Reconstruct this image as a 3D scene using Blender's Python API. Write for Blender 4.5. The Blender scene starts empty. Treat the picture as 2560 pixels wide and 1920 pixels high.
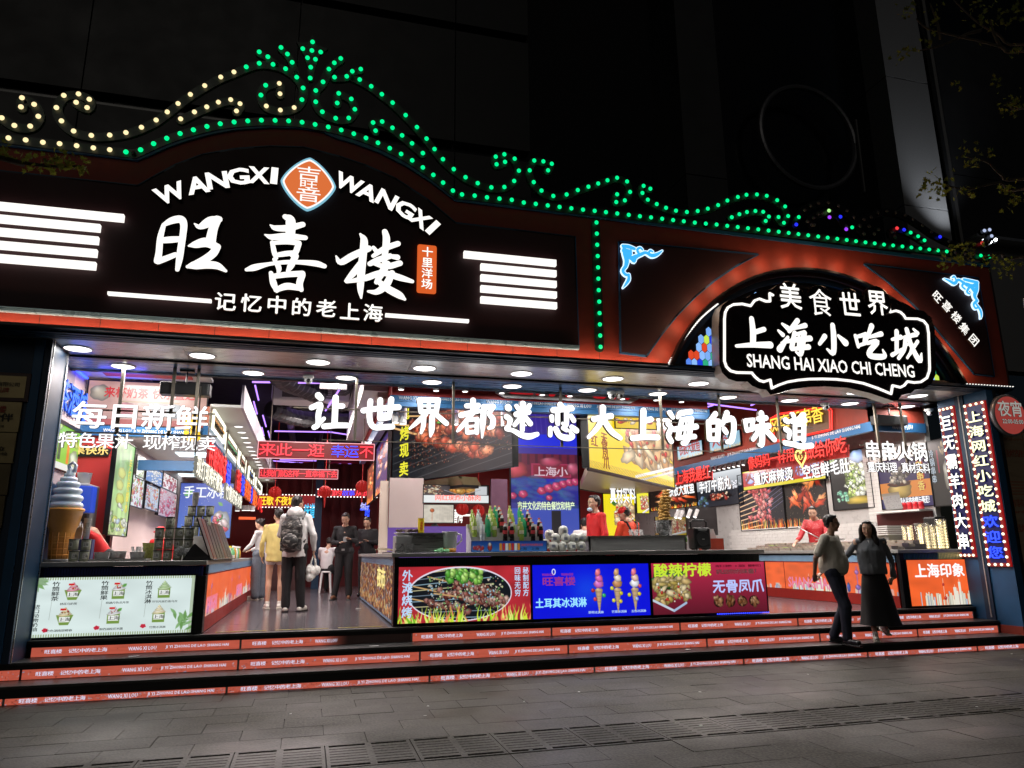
import bpy, math, random
import numpy as np
from mathutils import Vector, Matrix, noise
random.seed(7); rng = np.random.default_rng(5)
SC = bpy.context.scene; COL = SC.collection
# ---------------------------------------------------------------- camera, world, light
FPX = 1814.625
RM = Matrix(((0.9645097, -0.0502825, -0.25921556), (-0.26385063, -0.22142759, -0.93880385), (-0.01019208, 0.97387961, -0.22683613)))
CAM = Vector((0, 0, 1.45))
cd = bpy.data.cameras.new('camera'); co = bpy.data.objects.new('camera', cd); COL.objects.link(co)
cd.sensor_fit = 'HORIZONTAL'; cd.sensor_width = 36; cd.lens = FPX / 2560 * 36; cd.clip_start = .05; cd.clip_end = 500
co.matrix_world = Matrix.Translation(CAM) @ RM.to_4x4(); SC.camera = co
SC.view_settings.view_transform = 'Standard'; SC.view_settings.look = 'None'
SC.view_settings.gamma = 1; SC.view_settings.exposure = 0
try: SC.view_settings.use_curve_mapping = False
except Exception: pass
wd = bpy.data.worlds.new('World'); SC.world = wd; wd.use_nodes = True
wn = wd.node_tree.nodes; bg = wn['Background']
sky = wn.new('ShaderNodeTexSky'); sky.sky_type = 'NISHITA'; sky.sun_disc = False
sky.sun_elevation = math.radians(38); sky.sun_rotation = math.radians(160)
wd.node_tree.links.new(sky.outputs[0], bg.inputs[0]); bg.inputs[1].default_value = .0009
sl = bpy.data.lights.new('night_glow', 'SUN'); so = bpy.data.objects.new('night_glow', sl); COL.objects.link(so)
sl.energy = .095; sl.angle = math.radians(25); sl.color = (1, .93, .82)
so.rotation_euler = (math.radians(64), 0, math.radians(-12))
try:
 SC.cycles.use_denoising = True; SC.cycles.denoiser = 'OPENIMAGEDENOISE'
 SC.cycles.max_bounces = 6; SC.cycles.sample_clamp_indirect = 4; SC.cycles.caustics_reflective = False; SC.cycles.caustics_refractive = False
 SC.cycles.transparent_max_bounces = 12
except Exception: pass
# ---------------------------------------------------------------- measuring: a pixel of the survey photo -> a point on a known plane
KC = dict(a=(0,0,2.37),b=(850,100,2.37),c=(1700,0,2.37),d=(1500,550,2.087),e=(0,850,3.456),g=(0,1200,2.766),h=(480,900,4.148),i=(480,1200,4.148),j=(920,900,3.317),k=(1400,950,3.457),l=(1850,950,3.1155),m=(1850,1200,3.1155),n=(0,560,3.456),o=(1900,700,3.3515),p=(0,1500,2.765),q=(800,1500,2.765),r=(1600,1500,2.304),s=(360,500,3.072),t=(760,960,5.267),u=(1160,960,5.267),v=(1560,960,4.424),w=(1780,680,3.687),x=(980,1380,4.424),y=(1440,1380,4.424),z=(1980,1250,4.047),D=(0,0,.86406),A=(0,900,2.0714),B=(2300,950,2.369),T=(1180,1250,5.82),S=(0,0,1),F=(120,920,3.3185),G=(640,950,3.529),H=(960,1180,7.539),J=(1560,1080,4.8795))
def P(k, x, y, X=None, Y=None, Z=None):
 ox, oy, s = KC[k]
 d = RM @ Vector((ox + x / s - 1280, 960 - oy - y / s, -FPX))
 t = (X - CAM.x) / d.x if X is not None else (Y - CAM.y) / d.y if Y is not None else (Z - CAM.z) / d.z
 return CAM + d * t
VX, VY, VZ = Vector((1, 0, 0)), Vector((0, 1, 0)), Vector((0, 0, 1))
# ---------------------------------------------------------------- materials
MT = {}
def lin(c):
 if isinstance(c, str):
  c = [int(c[i:i + 2], 16) / 255 for i in (0, 2, 4)]
  c = [v / 12.92 if v < .04045 else ((v + .055) / 1.055) ** 2.4 for v in c]
 return (c[0], c[1], c[2], 1)
def mat(name, col, rough=.5, metal=0, var=.15, scale=8, bump=0, em=None, es=0, trans=0, ior=1.45, coat=0, alpha=1, stretch=None, samp=True, sub=0):
 if name in MT: return MT[name]
 m = bpy.data.materials.new(name); m.use_nodes = True; nt = m.node_tree; b = nt.nodes['Principled BSDF']; L = nt.links
 c = lin(col); b.inputs['Base Color'].default_value = c
 b.inputs['Roughness'].default_value = rough; b.inputs['Metallic'].default_value = metal
 b.inputs['IOR'].default_value = ior
 b.inputs['Transmission Weight'].default_value = trans; b.inputs['Coat Weight'].default_value = coat; b.inputs['Alpha'].default_value = alpha
 if sub: b.inputs['Subsurface Weight'].default_value = sub; b.inputs['Subsurface Scale'].default_value = .02
 if em is not None:
  b.inputs['Emission Color'].default_value = lin(em); b.inputs['Emission Strength'].default_value = es
  if not samp: m.cycles.emission_sampling = 'NONE'
 if var or bump:
  tc = nt.nodes.new('ShaderNodeTexCoord'); mp = nt.nodes.new('ShaderNodeMapping'); ns = nt.nodes.new('ShaderNodeTexNoise')
  L.new(tc.outputs['Object'], mp.inputs[0]); L.new(mp.outputs[0], ns.inputs['Vector'])
  if stretch: mp.inputs['Scale'].default_value = stretch
  ns.inputs['Scale'].default_value = scale; ns.inputs['Detail'].default_value = 6
  if var:
   r = nt.nodes.new('ShaderNodeMix'); r.data_type = 'RGBA'; L.new(ns.outputs[0], r.inputs[0])
   r.inputs[6].default_value = tuple(max(0, v * (1 - var * 1.6)) for v in c[:3]) + (1,)
   r.inputs[7].default_value = tuple(min(1, v * (1 + var * 1.6)) for v in c[:3]) + (1,)
   L.new(r.outputs[2], b.inputs['Base Color'])
   q = nt.nodes.new('ShaderNodeMapRange'); L.new(ns.outputs[0], q.inputs[0]); q.inputs[3].default_value = max(0, rough - .12); q.inputs[4].default_value = min(1, rough + .12)
   L.new(q.outputs[0], b.inputs['Roughness'])
  if bump:
   bp = nt.nodes.new('ShaderNodeBump'); bp.inputs['Strength'].default_value = bump; bp.inputs['Distance'].default_value = .01
   L.new(ns.outputs[0], bp.inputs['Height']); L.new(bp.outputs[0], b.inputs['Normal'])
 MT[name] = m; return m
def emi(name, col, s, samp=True, base='111111'):
 return mat(name, base, .4, em=col, es=s, var=0, samp=samp)
# ---------------------------------------------------------------- mesh building
ORG = {}
def tag(o, label=None, cat=None, group=None, kind=None):
 if label: o['label'] = label
 if cat: o['category'] = cat
 if group: o['group'] = group
 if kind: o['kind'] = kind
 return o
def empty(name, loc, label, cat, group=None, kind=None):
 o = bpy.data.objects.new(name, None); o.location = loc; o.empty_display_size = .1; COL.objects.link(o)
 ORG[o.name] = Vector(loc); return tag(o, label, cat, group, kind)
class MB:
 def __init__(s): s.v = []; s.f = []; s.uv = None
 def add(s, vs, fs):
  n = len(s.v); s.v += [tuple(v) for v in vs]; s.f += [tuple(i + n for i in f) for f in fs]; return s
 def box(s, x0, y0, z0, x1, y1, z1):
  x0, x1 = sorted((x0, x1)); y0, y1 = sorted((y0, y1)); z0, z1 = sorted((z0, z1))
  return s.add([(x, y, z) for z in (z0, z1) for y in (y0, y1) for x in (x0, x1)], [(0,2,3,1),(4,5,7,6),(0,1,5,4),(2,6,7,3),(0,4,6,2),(1,3,7,5)])
 def obox(s, c, r, u, n, w, h, d):       # box centred at c with axes r,u,n
  c = Vector(c); vs = [c + r * (w / 2 * i) + u * (h / 2 * j) + n * (d / 2 * k) for k in (-1, 1) for j in (-1, 1) for i in (-1, 1)]
  return s.add(vs, [(0,2,3,1),(4,5,7,6),(0,1,5,4),(2,6,7,3),(0,4,6,2),(1,3,7,5)])
 def prism(s, pts, d):                   # planar loop of world points extruded by vector d
  n = len(pts); d = Vector(d); pts = [Vector(p) for p in pts]
  return s.add(pts + [p + d for p in pts], [tuple(range(n)), tuple(range(2 * n - 1, n - 1, -1))] + [(i, i + n, (i + 1) % n + n, (i + 1) % n) for i in range(n)])
 def ribbon(s, pts, u, n, w0, d):        # pts: world points along a path, flat band of width w (list or number) thick d along n
  N = len(pts); pts = [Vector(p) for p in pts]; w = w0 if hasattr(w0, '__len__') else [w0] * N
  L, R = [], []
  for i, p in enumerate(pts):
   t = (pts[min(i + 1, N - 1)] - pts[max(i - 1, 0)]);  t = t.normalized() if t.length > 1e-9 else Vector((1, 0, 0))
   q = n.cross(t).normalized(); L.append(p + q * w[i] / 2); R.append(p - q * w[i] / 2)
  t0 = (pts[0] - pts[1]).normalized(); t1 = (pts[-1] - pts[-2]).normalized()
  q0 = n.cross(-t0).normalized(); q1 = n.cross(t1).normalized(); M = 6
  c0 = [pts[0] + (q0 * math.cos(a) + t0 * math.sin(a)) * w[0] / 2 for a in [math.pi * k / M for k in range(1, M)]]
  c1 = [pts[-1] + (-q1 * math.cos(a) + t1 * math.sin(a)) * w[-1] / 2 for a in [math.pi * k / M for k in range(1, M)]]
  loop = R[::-1]; loop = list(reversed(R))
  # faces: quads between L and R plus cap fans, on both sides, and walls round the rim
  rim = [L[0]] + c0 + R + c1 + L[:0:-1]
  F = [pts_ for pts_ in rim]; B = [p - n * d for p in rim]; m = len(rim)
  iL = lambda i: 0 if i == 0 else m - i
  iR = lambda i: 1 + len(c0) + i
  fs = []
  for off, flip in ((0, 0), (m, 1)):
   for i in range(N - 1):
    f = (iL(i) + off, iR(i) + off, iR(i + 1) + off, iL(i + 1) + off); fs.append(f[::-1] if flip else f)
   f = tuple(off + k for k in range(0, 2 + len(c0))); fs.append(f[::-1] if flip else f)
   f = tuple(off + k for k in range(1 + len(c0) + N - 1, 1 + len(c0) + N + len(c1))) + (off + iL(N - 1),); fs.append(f[::-1] if flip else f)
  fs += [(i, i + m, (i + 1) % m + m, (i + 1) % m) for i in range(m)]
  return s.add(F + B, fs)
 def cyl(s, p0, p1, r0, r1=None, n=12, cap=True):
  return s.tube([p0, p1], [r0, r0 if r1 is None else r1], n, cap)
 def tube(s, pts, r, n=8, cap=True):
  pts = [Vector(p) for p in pts]; r = r if hasattr(r, '__len__') else [r] * len(pts); vs = []; N = len(pts)
  ref = None
  for i, p in enumerate(pts):
   t = (pts[min(i + 1, N - 1)] - pts[max(i - 1, 0)]); t = t.normalized() if t.length > 1e-9 else VZ
   if ref is None: ref = t.orthogonal().normalized()
   a = (ref - t * ref.dot(t)); a = a.normalized() if a.length > 1e-6 else t.orthogonal().normalized(); ref = a; b = t.cross(a)
   vs += [p + (a * math.cos(2 * math.pi * k / n) + b * math.sin(2 * math.pi * k / n)) * r[i] for k in range(n)]
  fs = [(i * n + k, i * n + (k + 1) % n, (i + 1) * n + (k + 1) % n, (i + 1) * n + k) for i in range(N - 1) for k in range(n)]
  if cap: fs += [tuple(range(n - 1, -1, -1)), tuple(range((N - 1) * n, N * n))]
  return s.add(vs, fs)
 def lathe(s, c, prof, n=20, ax=VZ, cap=True):     # prof: (radius, height)
  c = Vector(c); a = ax.orthogonal().normalized(); b_ = ax.cross(a); N = len(prof)
  vs = [c + ax * h + (a * math.cos(2 * math.pi * k / n) + b_ * math.sin(2 * math.pi * k / n)) * max(r, 1e-4) for r, h in prof for k in range(n)]
  fs = [(i * n + k, i * n + (k + 1) % n, (i + 1) * n + (k + 1) % n, (i + 1) * n + k) for i in range(N - 1) for k in range(n)]
  if cap: fs += [tuple(range(n - 1, -1, -1)), tuple(range((N - 1) * n, N * n))]
  return s.add(vs, fs)
 def etube(s, rings, M, n=18):           # rings: (centre, rx, ry) stacked, axes from M
  vs = [Vector(c) + M @ Vector((rx * math.cos(2 * math.pi * k / n), ry * math.sin(2 * math.pi * k / n), 0)) for c, rx, ry in rings for k in range(n)]; N = len(rings)
  return s.add(vs, [(i * n + k, i * n + (k + 1) % n, (i + 1) * n + (k + 1) % n, (i + 1) * n + k) for i in range(N - 1) for k in range(n)] + [tuple(range(n - 1, -1, -1)), tuple(range((N - 1) * n, N * n))])
 def ell(s, c, rad, M=None, n=12, m=8):
  M = M or Matrix.Identity(3); c = Vector(c); vs = []; fs = []
  for j in range(1, m):
   a = math.pi * j / m
   vs += [c + M @ Vector((rad[0] * math.sin(a) * math.cos(2 * math.pi * k / n), rad[1] * math.sin(a) * math.sin(2 * math.pi * k / n), rad[2] * math.cos(a))) for k in range(n)]
  vs += [c + M @ Vector((0, 0, rad[2])), c - M @ Vector((0, 0, rad[2]))]; T = (m - 1) * n
  fs = [(j * n + k, (j + 1) * n + k, (j + 1) * n + (k + 1) % n, j * n + (k + 1) % n) for j in range(m - 2) for k in range(n)]
  fs += [(T, k, (k + 1) % n) for k in range(n)] + [(T + 1, (m - 2) * n + (k + 1) % n, (m - 2) * n + k) for k in range(n)]
  return s.add(vs, fs)
 def mesh(s, name, m=None, org=(0, 0, 0), smooth=False):
  me = bpy.data.meshes.new(name); o = Vector(org)
  me.from_pydata([tuple(Vector(v) - o) for v in s.v], [], s.f);
  if m: me.materials.append(m)
  if smooth: me.shade_smooth()
  me.update(); return me
 def build(s, name, m, parent=None, smooth=False, org=None):
  if parent is not None: org = ORG[parent.name]
  elif org is None: org = Vector((0, 0, 0))
  o = bpy.data.objects.new(name, s.mesh(name, m, org, smooth)); COL.objects.link(o)
  if parent is not None: o.parent = parent; ORG[o.name] = org
  else: o.location = org; ORG[o.name] = Vector(org)
  return o
def bevel(o, w=.01, seg=2):
 m = o.modifiers.new('bevel', 'BEVEL'); m.width = w; m.segments = seg; m.limit_method = 'ANGLE'; return o
def inst(src, loc, parent=None, name=None, rot=None, label=None, group=None):   # one linked copy of an object without children
 c = src.copy(); COL.objects.link(c)
 if parent is not None: c.parent = parent; c.location = Vector(loc) - ORG[parent.name]; ORG[c.name] = ORG[parent.name]
 else: c.location = loc; ORG[c.name] = Vector(loc)
 if rot is not None: c.rotation_euler = rot
 if label: c['label'] = label
 if group: c['group'] = group
 return c
def piece(name, me, loc, parent, rot=None, scale=None):
 o = bpy.data.objects.new(name, me); COL.objects.link(o); o.parent = parent
 o.location = Vector(loc) - (ORG[parent.name] if parent else Vector()); ORG[o.name] = Vector(loc) if not parent else ORG[parent.name]
 if rot is not None: o.rotation_euler = rot
 if scale is not None: o.scale = scale
 return o
def copy_tree(o, loc, label=None, rotz=None, scale=None):   # a thing, its parts and their sub-parts
 r = o.copy(); COL.objects.link(r); r.location = loc
 if label: r['label'] = label
 if rotz is not None: r.rotation_euler = (0, 0, rotz)
 if scale: r.scale = (scale,) * 3
 for ch in list(o.children):
  c = ch.copy(); COL.objects.link(c); c.parent = r
  for g in list(ch.children):
   d = g.copy(); COL.objects.link(d); d.parent = c
 return r
def smoothpts(pts, k=5):    # Catmull-Rom through tuples of any length
 pts = [np.array(p, float) for p in pts]; out = []
 if len(pts) < 3:
  return [pts[0] + (pts[-1] - pts[0]) * j / k for j in range(k + 1)]
 q = [2 * pts[0] - pts[1]] + pts + [2 * pts[-1] - pts[-2]]
 for i in range(1, len(q) - 2):
  for j in range(k):
   t = j / k
   out.append(.5 * (2 * q[i] + (q[i + 1] - q[i - 1]) * t + (2 * q[i - 1] - 5 * q[i] + 4 * q[i + 1] - q[i + 2]) * t * t + (3 * q[i] - q[i - 1] - 3 * q[i + 1] + q[i + 2]) * t ** 3))
 return out + [pts[-1]]
# ---------------------------------------------------------------- lettering
def darkside(o, nrm):
 if not o.data.polygons: return o
 m0 = o.data.materials[0]; ne = 'neon' in m0.name
 if ne: bs = m0.node_tree.nodes['Principled BSDF']; m1 = emi(m0.name + ' side', tuple(bs.inputs['Emission Color'].default_value)[:3], bs.inputs['Emission Strength'].default_value * .16)
 else: m1 = mat('letter return', (.03, .015, .012), .5, var=0)
 o.data.materials.append(m1)
 for p in o.data.polygons:
  if p.normal.dot(nrm) < .6: p.material_index = 1
 return o
GC = {}
def raw(body, bold, res=2):
 key = (body, bold, res)
 if key not in GC:
  c = bpy.data.curves.new('t', 'FONT'); c.body = body; c.offset = bold; c.extrude = .5; c.resolution_u = res; c.size = 1
  o = bpy.data.objects.new('t', c); COL.objects.link(o); bpy.context.view_layer.update()
  me = bpy.data.meshes.new_from_object(o.evaluated_get(bpy.context.evaluated_depsgraph_get()))
  v = np.empty(len(me.vertices) * 3); me.vertices.foreach_get('co', v); v = v.reshape(-1, 3)
  f = [tuple(p.vertices) for p in me.polygons]
  bpy.data.objects.remove(o); bpy.data.curves.remove(c); bpy.data.meshes.remove(me)
  GC[key] = (v, f)
 return GC[key]
def iscjk(s): return any(ord(ch) > 0x2e00 for ch in s)
def text(name, s, p0, p1, h, m, parent=None, bold=.02, depth=.012, off=.004, vertical=False, u=None, each=False, res=2, fill=.92, skew=0, up=VZ, lat=None, dark=True):
 """horizontal: p0,p1 = lower left / lower right corner. vertical: p0,p1 = top centre / bottom centre, h = width."""
 p0, p1 = Vector(p0), Vector(p1); out = []; each = each or (depth >= .02 and h >= .15 and iscjk(s) and len(s) < 16)
 if vertical: dn = (p1 - p0).normalized(); r = (u or VX); up_ = -dn
 else: r = (p1 - p0).normalized(); up_ = (up - r * up.dot(r)).normalized() if skew == 0 else up
 nrm = r.cross(up_).normalized(); W = (p1 - p0).length
 mb = MB()
 def put(body, c, w, hh, ref=None):
  cj = iscjk(body); v, f = raw(body, 0 if cj else bold, res)
  if not len(v): return
  if cj and bold > .004:        # embolden by overlaying shifted copies, each a hair behind the last
   e = bold * .5; sh = [(-e, 0, 0), (e, 0, -.02), (0, e, -.04), (0, -e, -.06)] if h > .06 else [(-e, 0, 0), (e, 0, -.03)]
   n = len(v); v = np.concatenate([v + np.array(s_) for s_ in sh]); f = [tuple(i + n * j for i in q) for j in range(len(sh)) for q in f]
  if ref is None: lo, hi = v.min(0), v.max(0)
  else: lo, hi = ref
  q = (v[:, :2] - (lo[:2] + hi[:2]) / 2) / np.maximum(hi[:2] - lo[:2], 1e-6)
  b = mb if not each else MB()
  pts = [c + r * (a * w) + up_ * (bb * hh) + nrm * (off + depth * (zz + .5)) for (a, bb), zz in zip(q, v[:, 2])]
  b.add(pts, f)
  if each: out.append(darkside(b.build('letter', m, parent), nrm))
 if iscjk(s) and not lat:
  ref = raw('国', bold, 1)[0]; ref = (ref.min(0), ref.max(0)); n = len(s)
  for i, ch in enumerate(s):
   if ch == ' ': continue
   if vertical: put(ch, p0 + (p1 - p0) * ((i + .5) / n), h * fill, W / n * fill, ref)
   else: put(ch, p0 + r * (W * (i + .5) / n) + up_ * h / 2, W / n * fill, h, ref)
 else:
  put(s, p0 + r * W / 2 + up_ * h / 2, W, h)
 if each: return out
 o = mb.build(name, m, parent)
 return darkside(o, nrm) if depth > .008 and dark else o
def brush(name, k, strokes, Y, m, parent, depth=.05, sc=1.0, kw=None):
 mb = MB()
 for i, st in enumerate(strokes):
  pts = smoothpts(st, 5); kk = dict(Y=Y - i * .0011)
  wp = [P(k, p[0], p[1], **kk) for p in pts]
  ws = [(P(k, p[0] + p[2] * sc / 2, p[1], **kk) - P(k, p[0] - p[2] * sc / 2, p[1], **kk)).length for p in pts]
  keep = [0]
  for j in range(1, len(wp)):
   if (wp[j] - wp[keep[-1]]).length > .004: keep.append(j)
  if len(keep) > 1: mb.ribbon([wp[j] for j in keep], VZ, -VY, [ws[j] for j in keep], depth)
 return darkside(mb.build(name, m, parent), -VY)
# ---------------------------------------------------------------- printed pictures (computed in code)
class Cv:
 def __init__(s, w, h, bg='000000', seed=1):
  s.w, s.h = w, h; s.a = np.zeros((h, w, 3)); s.a[:] = s.c(bg); s.r = np.random.default_rng(seed)
 def c(s, col): return np.array([int(col[i:i + 2], 16) / 255 for i in (0, 2, 4)]) if isinstance(col, str) else np.array(col)
 def win(s, x0, y0, x1, y1):
  x0, y0, x1, y1 = max(0, int(x0)), max(0, int(y0)), min(s.w, int(x1) + 1), min(s.h, int(y1) + 1)
  if x1 <= x0 or y1 <= y0: return None
  yy, xx = np.mgrid[y0:y1, x0:x1]; return s.a[y0:y1, x0:x1], xx + .5, yy + .5
 def rect(s, x0, y0, x1, y1, col, al=1):
  w = s.win(x0, y0, x1 - 1, y1 - 1)
  if w: w[0][:] = w[0] * (1 - al) + s.c(col) * al
  return s
 def grad(s, top, bot):
  t = np.linspace(0, 1, s.h)[:, None, None]; s.a[:] = s.c(top) * (1 - t) + s.c(bot) * t; return s
 def noise(s, amt, n=12):
  g = s.r.random((n, n)) ; yy, xx = np.mgrid[0:s.h, 0:s.w]; y = yy / s.h * (n - 1.01); x = xx / s.w * (n - 1.01)
  i, j = y.astype(int), x.astype(int); fy, fx = y - i, x - j
  v = (g[i, j] * (1 - fy) * (1 - fx) + g[i + 1, j] * fy * (1 - fx) + g[i, j + 1] * (1 - fy) * fx + g[i + 1, j + 1] * fy * fx)
  s.a *= (1 + amt * (v[..., None] - .5) * 2); return s
 def ell(s, cx, cy, rx, ry, col, ang=0, shade=.45, al=1, hl=.25, rough=.1):
  R = max(rx, ry) + 1; w = s.win(cx - R, cy - R, cx + R, cy + R)
  if not w: return s
  a, X, Y = w; ca, sa = math.cos(ang), math.sin(ang); u = ((X - cx) * ca + (Y - cy) * sa) / rx; v = (-(X - cx) * sa + (Y - cy) * ca) / ry
  th = np.arctan2(v, u); d = np.sqrt(u * u + v * v) * (1 + rough * np.sin(th * 5 + cx) * .5 + rough * np.sin(th * 9 + cy) * .3)
  mk = np.clip((1 - d) * min(rx, ry) + .5, 0, 1)[..., None] * al
  lt = 1 - shade * np.clip(d, 0, 1) ** 2 + .0; dx = (X - cx + R * .35) ** 2 + (Y - cy + R * .4) ** 2
  hi = hl * np.exp(-dx / (R * R * .12)); co_ = s.c(col) * lt[..., None] + hi[..., None]
  a[:] = a * (1 - mk) + co_ * mk; return s
 def line(s, x0, y0, x1, y1, w_, col, al=1):
  w = s.win(min(x0, x1) - w_, min(y0, y1) - w_, max(x0, x1) + w_, max(y0, y1) + w_)
  if not w: return s
  a, X, Y = w; dx, dy = x1 - x0, y1 - y0; L = dx * dx + dy * dy + 1e-9; t = np.clip(((X - x0) * dx + (Y - y0) * dy) / L, 0, 1)
  d = np.hypot(X - x0 - t * dx, Y - y0 - t * dy); mk = np.clip(w_ / 2 - d + .5, 0, 1)[..., None] * al
  a[:] = a * (1 - mk) + s.c(col) * mk; return s
 def mess(s, n, box, size, pal, asp=(1, 1.6), ang=None, spread=3.2, **k):
  for i in range(n):
   x = s.r.uniform(box[0], box[2]); y = s.r.uniform(box[1], box[3]); r = s.r.uniform(*size)
   s.ell(x, y, r * s.r.uniform(*asp), r, pal[s.r.integers(len(pal))], s.r.uniform(0, spread) if ang is None else ang + s.r.uniform(-.25, .25), **k)
  return s
 def flames(s, y, hgt, pal, n=60, w=None):
  for i in range(n):
   x = s.r.uniform(0, s.w); hh = hgt * s.r.uniform(.35, 1); ww = (w or s.w / 50) * s.r.uniform(.5, 1.2); c = pal[s.r.integers(len(pal))]; ph = s.r.uniform(0, 6)
   for j in range(14):
    t = j / 13; s.ell(x + math.sin(t * 4 + ph) * ww * .8, y - hh * t, max(.7, ww * (1 - t) * .8), max(1, hh / 12), c, 0, 0, .8, 0)
  return s
 def skewer(s, x0, y0, x1, y1, thick, pal, n=None):
  s.line(x0 - (x1 - x0) * .5, y0 - (y1 - y0) * .5, x1, y1, max(1.5, thick * .18), 'c8a06a'); L = math.hypot(x1 - x0, y1 - y0); n = n or int(L / thick * 4); a = math.atan2(y1 - y0, x1 - x0)
  for i in range(n):
   t = (i + .5) / n; s.ell(x0 + (x1 - x0) * t + s.r.normal(0, thick * .14), y0 + (y1 - y0) * t + s.r.normal(0, thick * .2), thick * s.r.uniform(.38, .6), thick * s.r.uniform(.32, .46), pal[s.r.integers(len(pal))], a + s.r.normal(0, .5), .6, 1, .22, .15)
  return s
 def leaf(s, x, y, L, ang, col, wd=.16):
  for j in range(12):
   t = (j + .5) / 12; s.ell(x + math.cos(ang) * L * t, y + math.sin(ang) * L * t, L / 16, max(.6, L * wd * math.sin(math.pi * t)), col, ang, 0.1, .9, 0, 0)
  return s
 def material(s, name, st=1.0, samp=True):
  im = bpy.data.images.new(name, s.w, s.h); a = np.ones((s.h, s.w, 4), np.float32); a[..., :3] = np.clip(s.a[::-1], 0, 1); im.pixels.foreach_set(a.ravel()); im.update(); im.pack()
  m = bpy.data.materials.new(name); m.use_nodes = True; nt = m.node_tree; b = nt.nodes['Principled BSDF']; t = nt.nodes.new('ShaderNodeTexImage'); t.image = im; t.extension = 'EXTEND'
  nt.links.new(t.outputs[0], b.inputs['Emission Color']); b.inputs['Emission Strength'].default_value = st
  b.inputs['Base Color'].default_value = (.03, .03, .03, 1); b.inputs['Roughness'].default_value = .35
  if st == 0: b.inputs['Emission Strength'].default_value = 0
  if not samp: m.cycles.emission_sampling = 'NONE'
  return m
def quad(name, c, m, parent):      # c: four world corners bl, br, tr, tl, with uv
 org = ORG[parent.name] if parent is not None else Vector()
 me = bpy.data.meshes.new(name); me.from_pydata([tuple(Vector(p) - org) for p in c], [], [(0, 1, 2, 3)])
 uv = me.uv_layers.new(name='UVMap');
 for i, q in enumerate(((0, 0), (1, 0), (1, 1), (0, 1))): uv.data[i].uv = q
 me.materials.append(m); o = bpy.data.objects.new(name, me); COL.objects.link(o)
 if parent is not None: o.parent = parent; ORG[o.name] = org
 return o
def corners(k, bl, br, top, **kw):   # rectangle with a level lower edge: two lower corners on the plane, and a pixel for the top
 a, b = P(k, *bl, **kw), P(k, *br, **kw); b.z = a.z = (a.z + b.z) / 2; t = P(k, *top, **kw).z
 return [a, b, Vector((b.x, b.y, t)), Vector((a.x, a.y, t))]
def lightbox(name, label, cat, c, m, fm, depth=.08, fr=.02, group=None, facename='printed_face', fy=None):
 """c: bl br tr tl of the face; a real box behind it with a thin frame standing proud"""
 root = empty(name, (c[0] + c[1]) / 2, label, cat, group)
 r = (c[1] - c[0]).normalized(); u = VZ; n = r.cross(u).normalized()
 mb = MB(); mb.prism([p - n * .004 for p in c], -n * depth); mb.build('box_body', fm, root)
 quad(facename, c, m, root)
 fb = MB(); w = (c[1] - c[0]).length; h = (c[3] - c[0]).length; ce = (c[0] + c[2]) / 2
 for sg in (-1, 1):
  fb.obox(ce + u * sg * (h / 2 + fr / 2), r, u, n, w + 2 * fr, fr, .03); fb.obox(ce + r * sg * (w / 2 + fr / 2), r, u, n, fr, h, .03)
 fb.build('frame', fm, root); return root, r, n
def sub(c, a0, b0, a1, b1):  # sub rectangle of a quad in fractions (a right, b up) -> lower left, lower right, height
 p = lambda a, b: c[0] + (c[1] - c[0]) * a + (c[3] - c[0]) * b
 return p(a0, b0), p(a1, b0), (p(a0, b1) - p(a0, b0)).length
# ================================================================ the setting
def granite_mat(nm, col, k):
 m = mat(nm, col, .5, var=0); nt = m.node_tree; N = nt.nodes.new; L = nt.links.new; b = nt.nodes['Principled BSDF']
 geo = N('ShaderNodeNewGeometry'); oi = N('ShaderNodeObjectInfo'); n1 = N('ShaderNodeTexNoise'); n2 = N('ShaderNodeTexNoise'); n3 = N('ShaderNodeTexNoise')
 for n_, s_, d_ in ((n1, 46, 3), (n2, .9, 6), (n3, 5, 8)): n_.inputs['Scale'].default_value = s_; n_.inputs['Detail'].default_value = d_; L(geo.outputs['Position'], n_.inputs['Vector'])
 def mr(src, a, b_, c, d): q = N('ShaderNodeMapRange'); L(src, q.inputs[0]); [setattr(q.inputs[i + 1], 'default_value', v) for i, v in enumerate((a, b_, c, d))]; return q.outputs[0]
 def mul(a, b_): q = N('ShaderNodeMath'); q.operation = 'MULTIPLY'; L(a, q.inputs[0]); L(b_, q.inputs[1]); return q.outputs[0]
 f = mul(mul(mr(n1.outputs[0], .35, .65, .45, 1.6), mr(n2.outputs[0], .3, .7, .6, 1.35)), mul(mr(oi.outputs['Random'], 0, 1, .8, 1.2), mr(n3.outputs[0], .3, .7, .8, 1.2)))
 mx = N('ShaderNodeVectorMath'); mx.operation = 'SCALE'; mx.inputs[0].default_value = col; L(f, mx.inputs['Scale']); L(mx.outputs[0], b.inputs['Base Color']); L(mr(n2.outputs[0], .35, .65, k, k + .3), b.inputs['Roughness'])
 bp = N('ShaderNodeBump'); bp.inputs['Strength'].default_value = .5; bp.inputs['Distance'].default_value = .006; L(n1.outputs[0], bp.inputs['Height']); L(bp.outputs[0], b.inputs['Normal']); return m
granite = granite_mat('paving granite', (.038, .035, .026), .42); granite2 = granite_mat('paving granite pale', (.044, .041, .032), .46)
joint = mat('dark joint', (.03, .03, .028), .9)
blackm = mat('black painted steel', (.006, .006, .007), .35, var=.3, scale=4)
stepm = mat('step stone', (.05, .05, .05), .4, var=.3, scale=9, bump=.2)
teal = mat('blue painted metal', (.012, .085, .20), .5, var=.25, scale=2)
tealdark = mat('dark blue painted metal', (.006, .03, .07), .5, var=.2, scale=2)
bluebeam = mat('blue beam metal', (.10, .2, .36), .28, metal=.3, var=.12, scale=3, stretch=(.3, 3, 3))
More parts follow.
